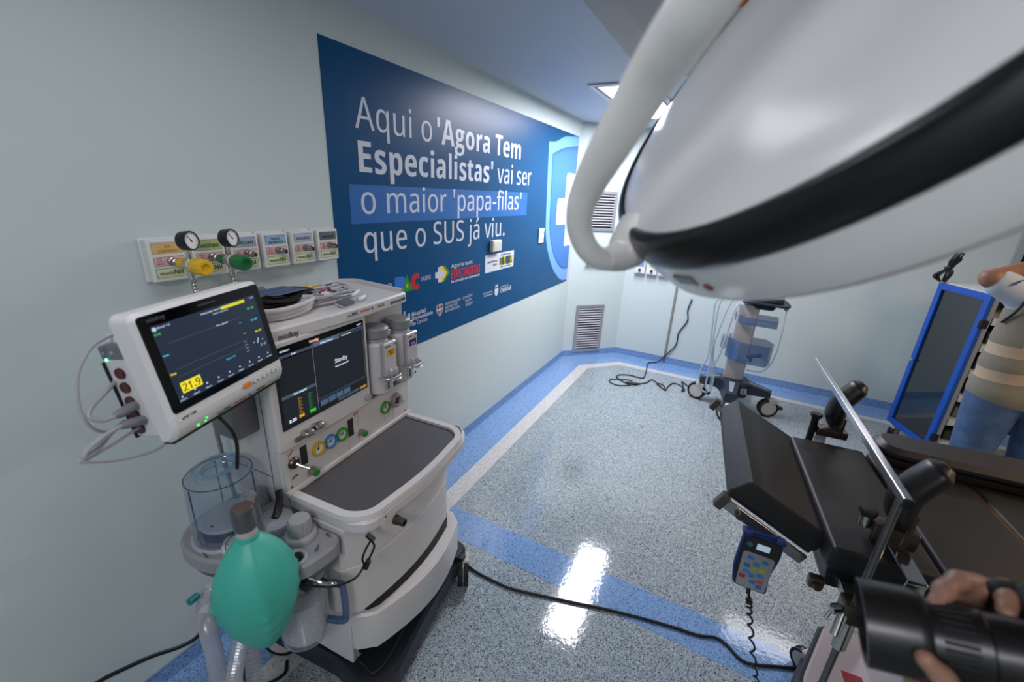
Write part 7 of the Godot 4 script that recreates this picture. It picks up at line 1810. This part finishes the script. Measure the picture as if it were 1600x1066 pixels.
	for k in 36: ribs.append(xf(bx(0.0375, 0.0392, 0.064, 0.090, -0.0018, 0.0018, 0.0005), Transform3D(Basis(Vector3.UP, TAU * k / 36), Vector3.ZERO)))
	tag(obj("zoom_ring", join(ribs), rb, cm), "", "", "", "stuff")
	var tb := at_view(cm.transform.basis)
	obj("camera_body", xf(bx(-0.065, 0.065, -0.048, 0.045, -0.034, 0.034, 0.012, 2), Transform3D(tb, Vector3(0, 0.172, 0))), rb, cm)
	obj("pentaprism", xf(bx(-0.028, 0.028, 0.040, 0.062, -0.030, 0.026, 0.010, 2), Transform3D(tb, Vector3(0, 0.172, 0))), bk, cm)
	obj("grip", xf(bx(-0.072, -0.045, -0.048, 0.040, -0.006, 0.052, 0.012, 2), Transform3D(tb, Vector3(0, 0.172, 0))), rb, cm)
	obj("red_mark", xf(bx(0.063, 0.068, -0.028, -0.018, -0.008, 0.008, 0.002), Transform3D(tb, Vector3(0, 0.172, 0))), M("camera red", Color(0.62, 0.12, 0.07), 0.4), cm)
	for k in 2: obj("dial", xf(cyl(0.010, 0.008, 0.002, 20), Transform3D(tb, Vector3(0, 0.172, 0)) * T(-0.045 + 0.09 * k, 0.045, 0)), bk, cm)
	obj("lens_print", xf(bx(-0.003, 0.003, 0.106, 0.138, 0.0355, 0.0366, 0), Transform3D(Basis(Vector3.UP, 0.5), Vector3.ZERO)), M("lens print grey", Color(0.24, 0.24, 0.24), 0.5), cm)

# a soup cut by the plane n . p = d: [below, above]
func cut(s: PackedVector3Array, n: Vector3, d: float) -> Array:
	var out := [PackedVector3Array(), PackedVector3Array()]
	for i in range(0, s.size(), 3):
		var parts := [[], []]
		for k in 3:
			var a := s[i + k]
			var b := s[i + (k + 1) % 3]
			var fa := a.dot(n) - d
			var fb := b.dot(n) - d
			parts[1 if fa >= 0.0 else 0].append(a)
			if (fa >= 0.0) != (fb >= 0.0):
				var m := a.lerp(b, fa / (fa - fb))
				parts[0].append(m)
				parts[1].append(m)
		for e in 2:
			for k in range(1, parts[e].size() - 1):
				out[e].append_array(PackedVector3Array([parts[e][0], parts[e][k], parts[e][k + 1]]))
	return out

# axes of a camera body (x along its width, y up, z forward) inside a frame whose y runs back along the lens
func at_view(b: Basis) -> Basis:
	var fwd := Vector3(0, -1, 0)
	var up := b.inverse() * Vector3.UP
	up = (up - fwd * up.dot(fwd)).normalized()
	return Basis(up.cross(fwd), up, fwd)

func hand_bones(w: Vector3, dir: Vector3, palm: Vector3, curl: float) -> Array:
	var o := []
	var side := dir.cross(palm).normalized()
	palm = side.cross(dir).normalized()
	for k in 4:
		var s: float = (k - 1.5) * 0.020
		var base := w + dir * 0.085 + side * s
		o.append([w + dir * 0.012, base, 0.020, 0.012])
		var l: float = [0.036, 0.042, 0.039, 0.030][k]
		var d1 := (dir - palm * curl * 0.6).normalized()
		var d2 := (dir - palm * curl * 1.6).normalized()
		o.append([base, base + d1 * l, 0.0098, 0.009])
		o.append([base + d1 * l, base + d1 * l + d2 * l * 0.75, 0.009, 0.0078])
	var t := w + dir * 0.03 - side * 0.022
	o.append([w + dir * 0.015, t - side * 0.012, 0.017, 0.0125])
	o.append([t - side * 0.012, t - side * 0.032 + dir * 0.035, 0.0125, 0.0095])
	return o

func denim() -> ImageTexture:
	var im := Image.create(512, 512, false, Image.FORMAT_RGB8)
	var r := RandomNumberGenerator.new()
	r.seed = 4
	var n := FastNoiseLite.new()
	n.frequency = 0.012
	n.seed = 4
	for y in range(0, 512, 2):
		for x in range(0, 512, 2):
			var v := 0.5 + 0.5 * n.get_noise_2d(x, y) + (r.randf() - 0.5) * 0.25
			im.fill_rect(Rect2i(x, y, 2, 2), Color(0.17, 0.27, 0.42).lerp(Color(0.36, 0.47, 0.60), clampf(v, 0, 1)))
	return ImageTexture.create_from_image(im)
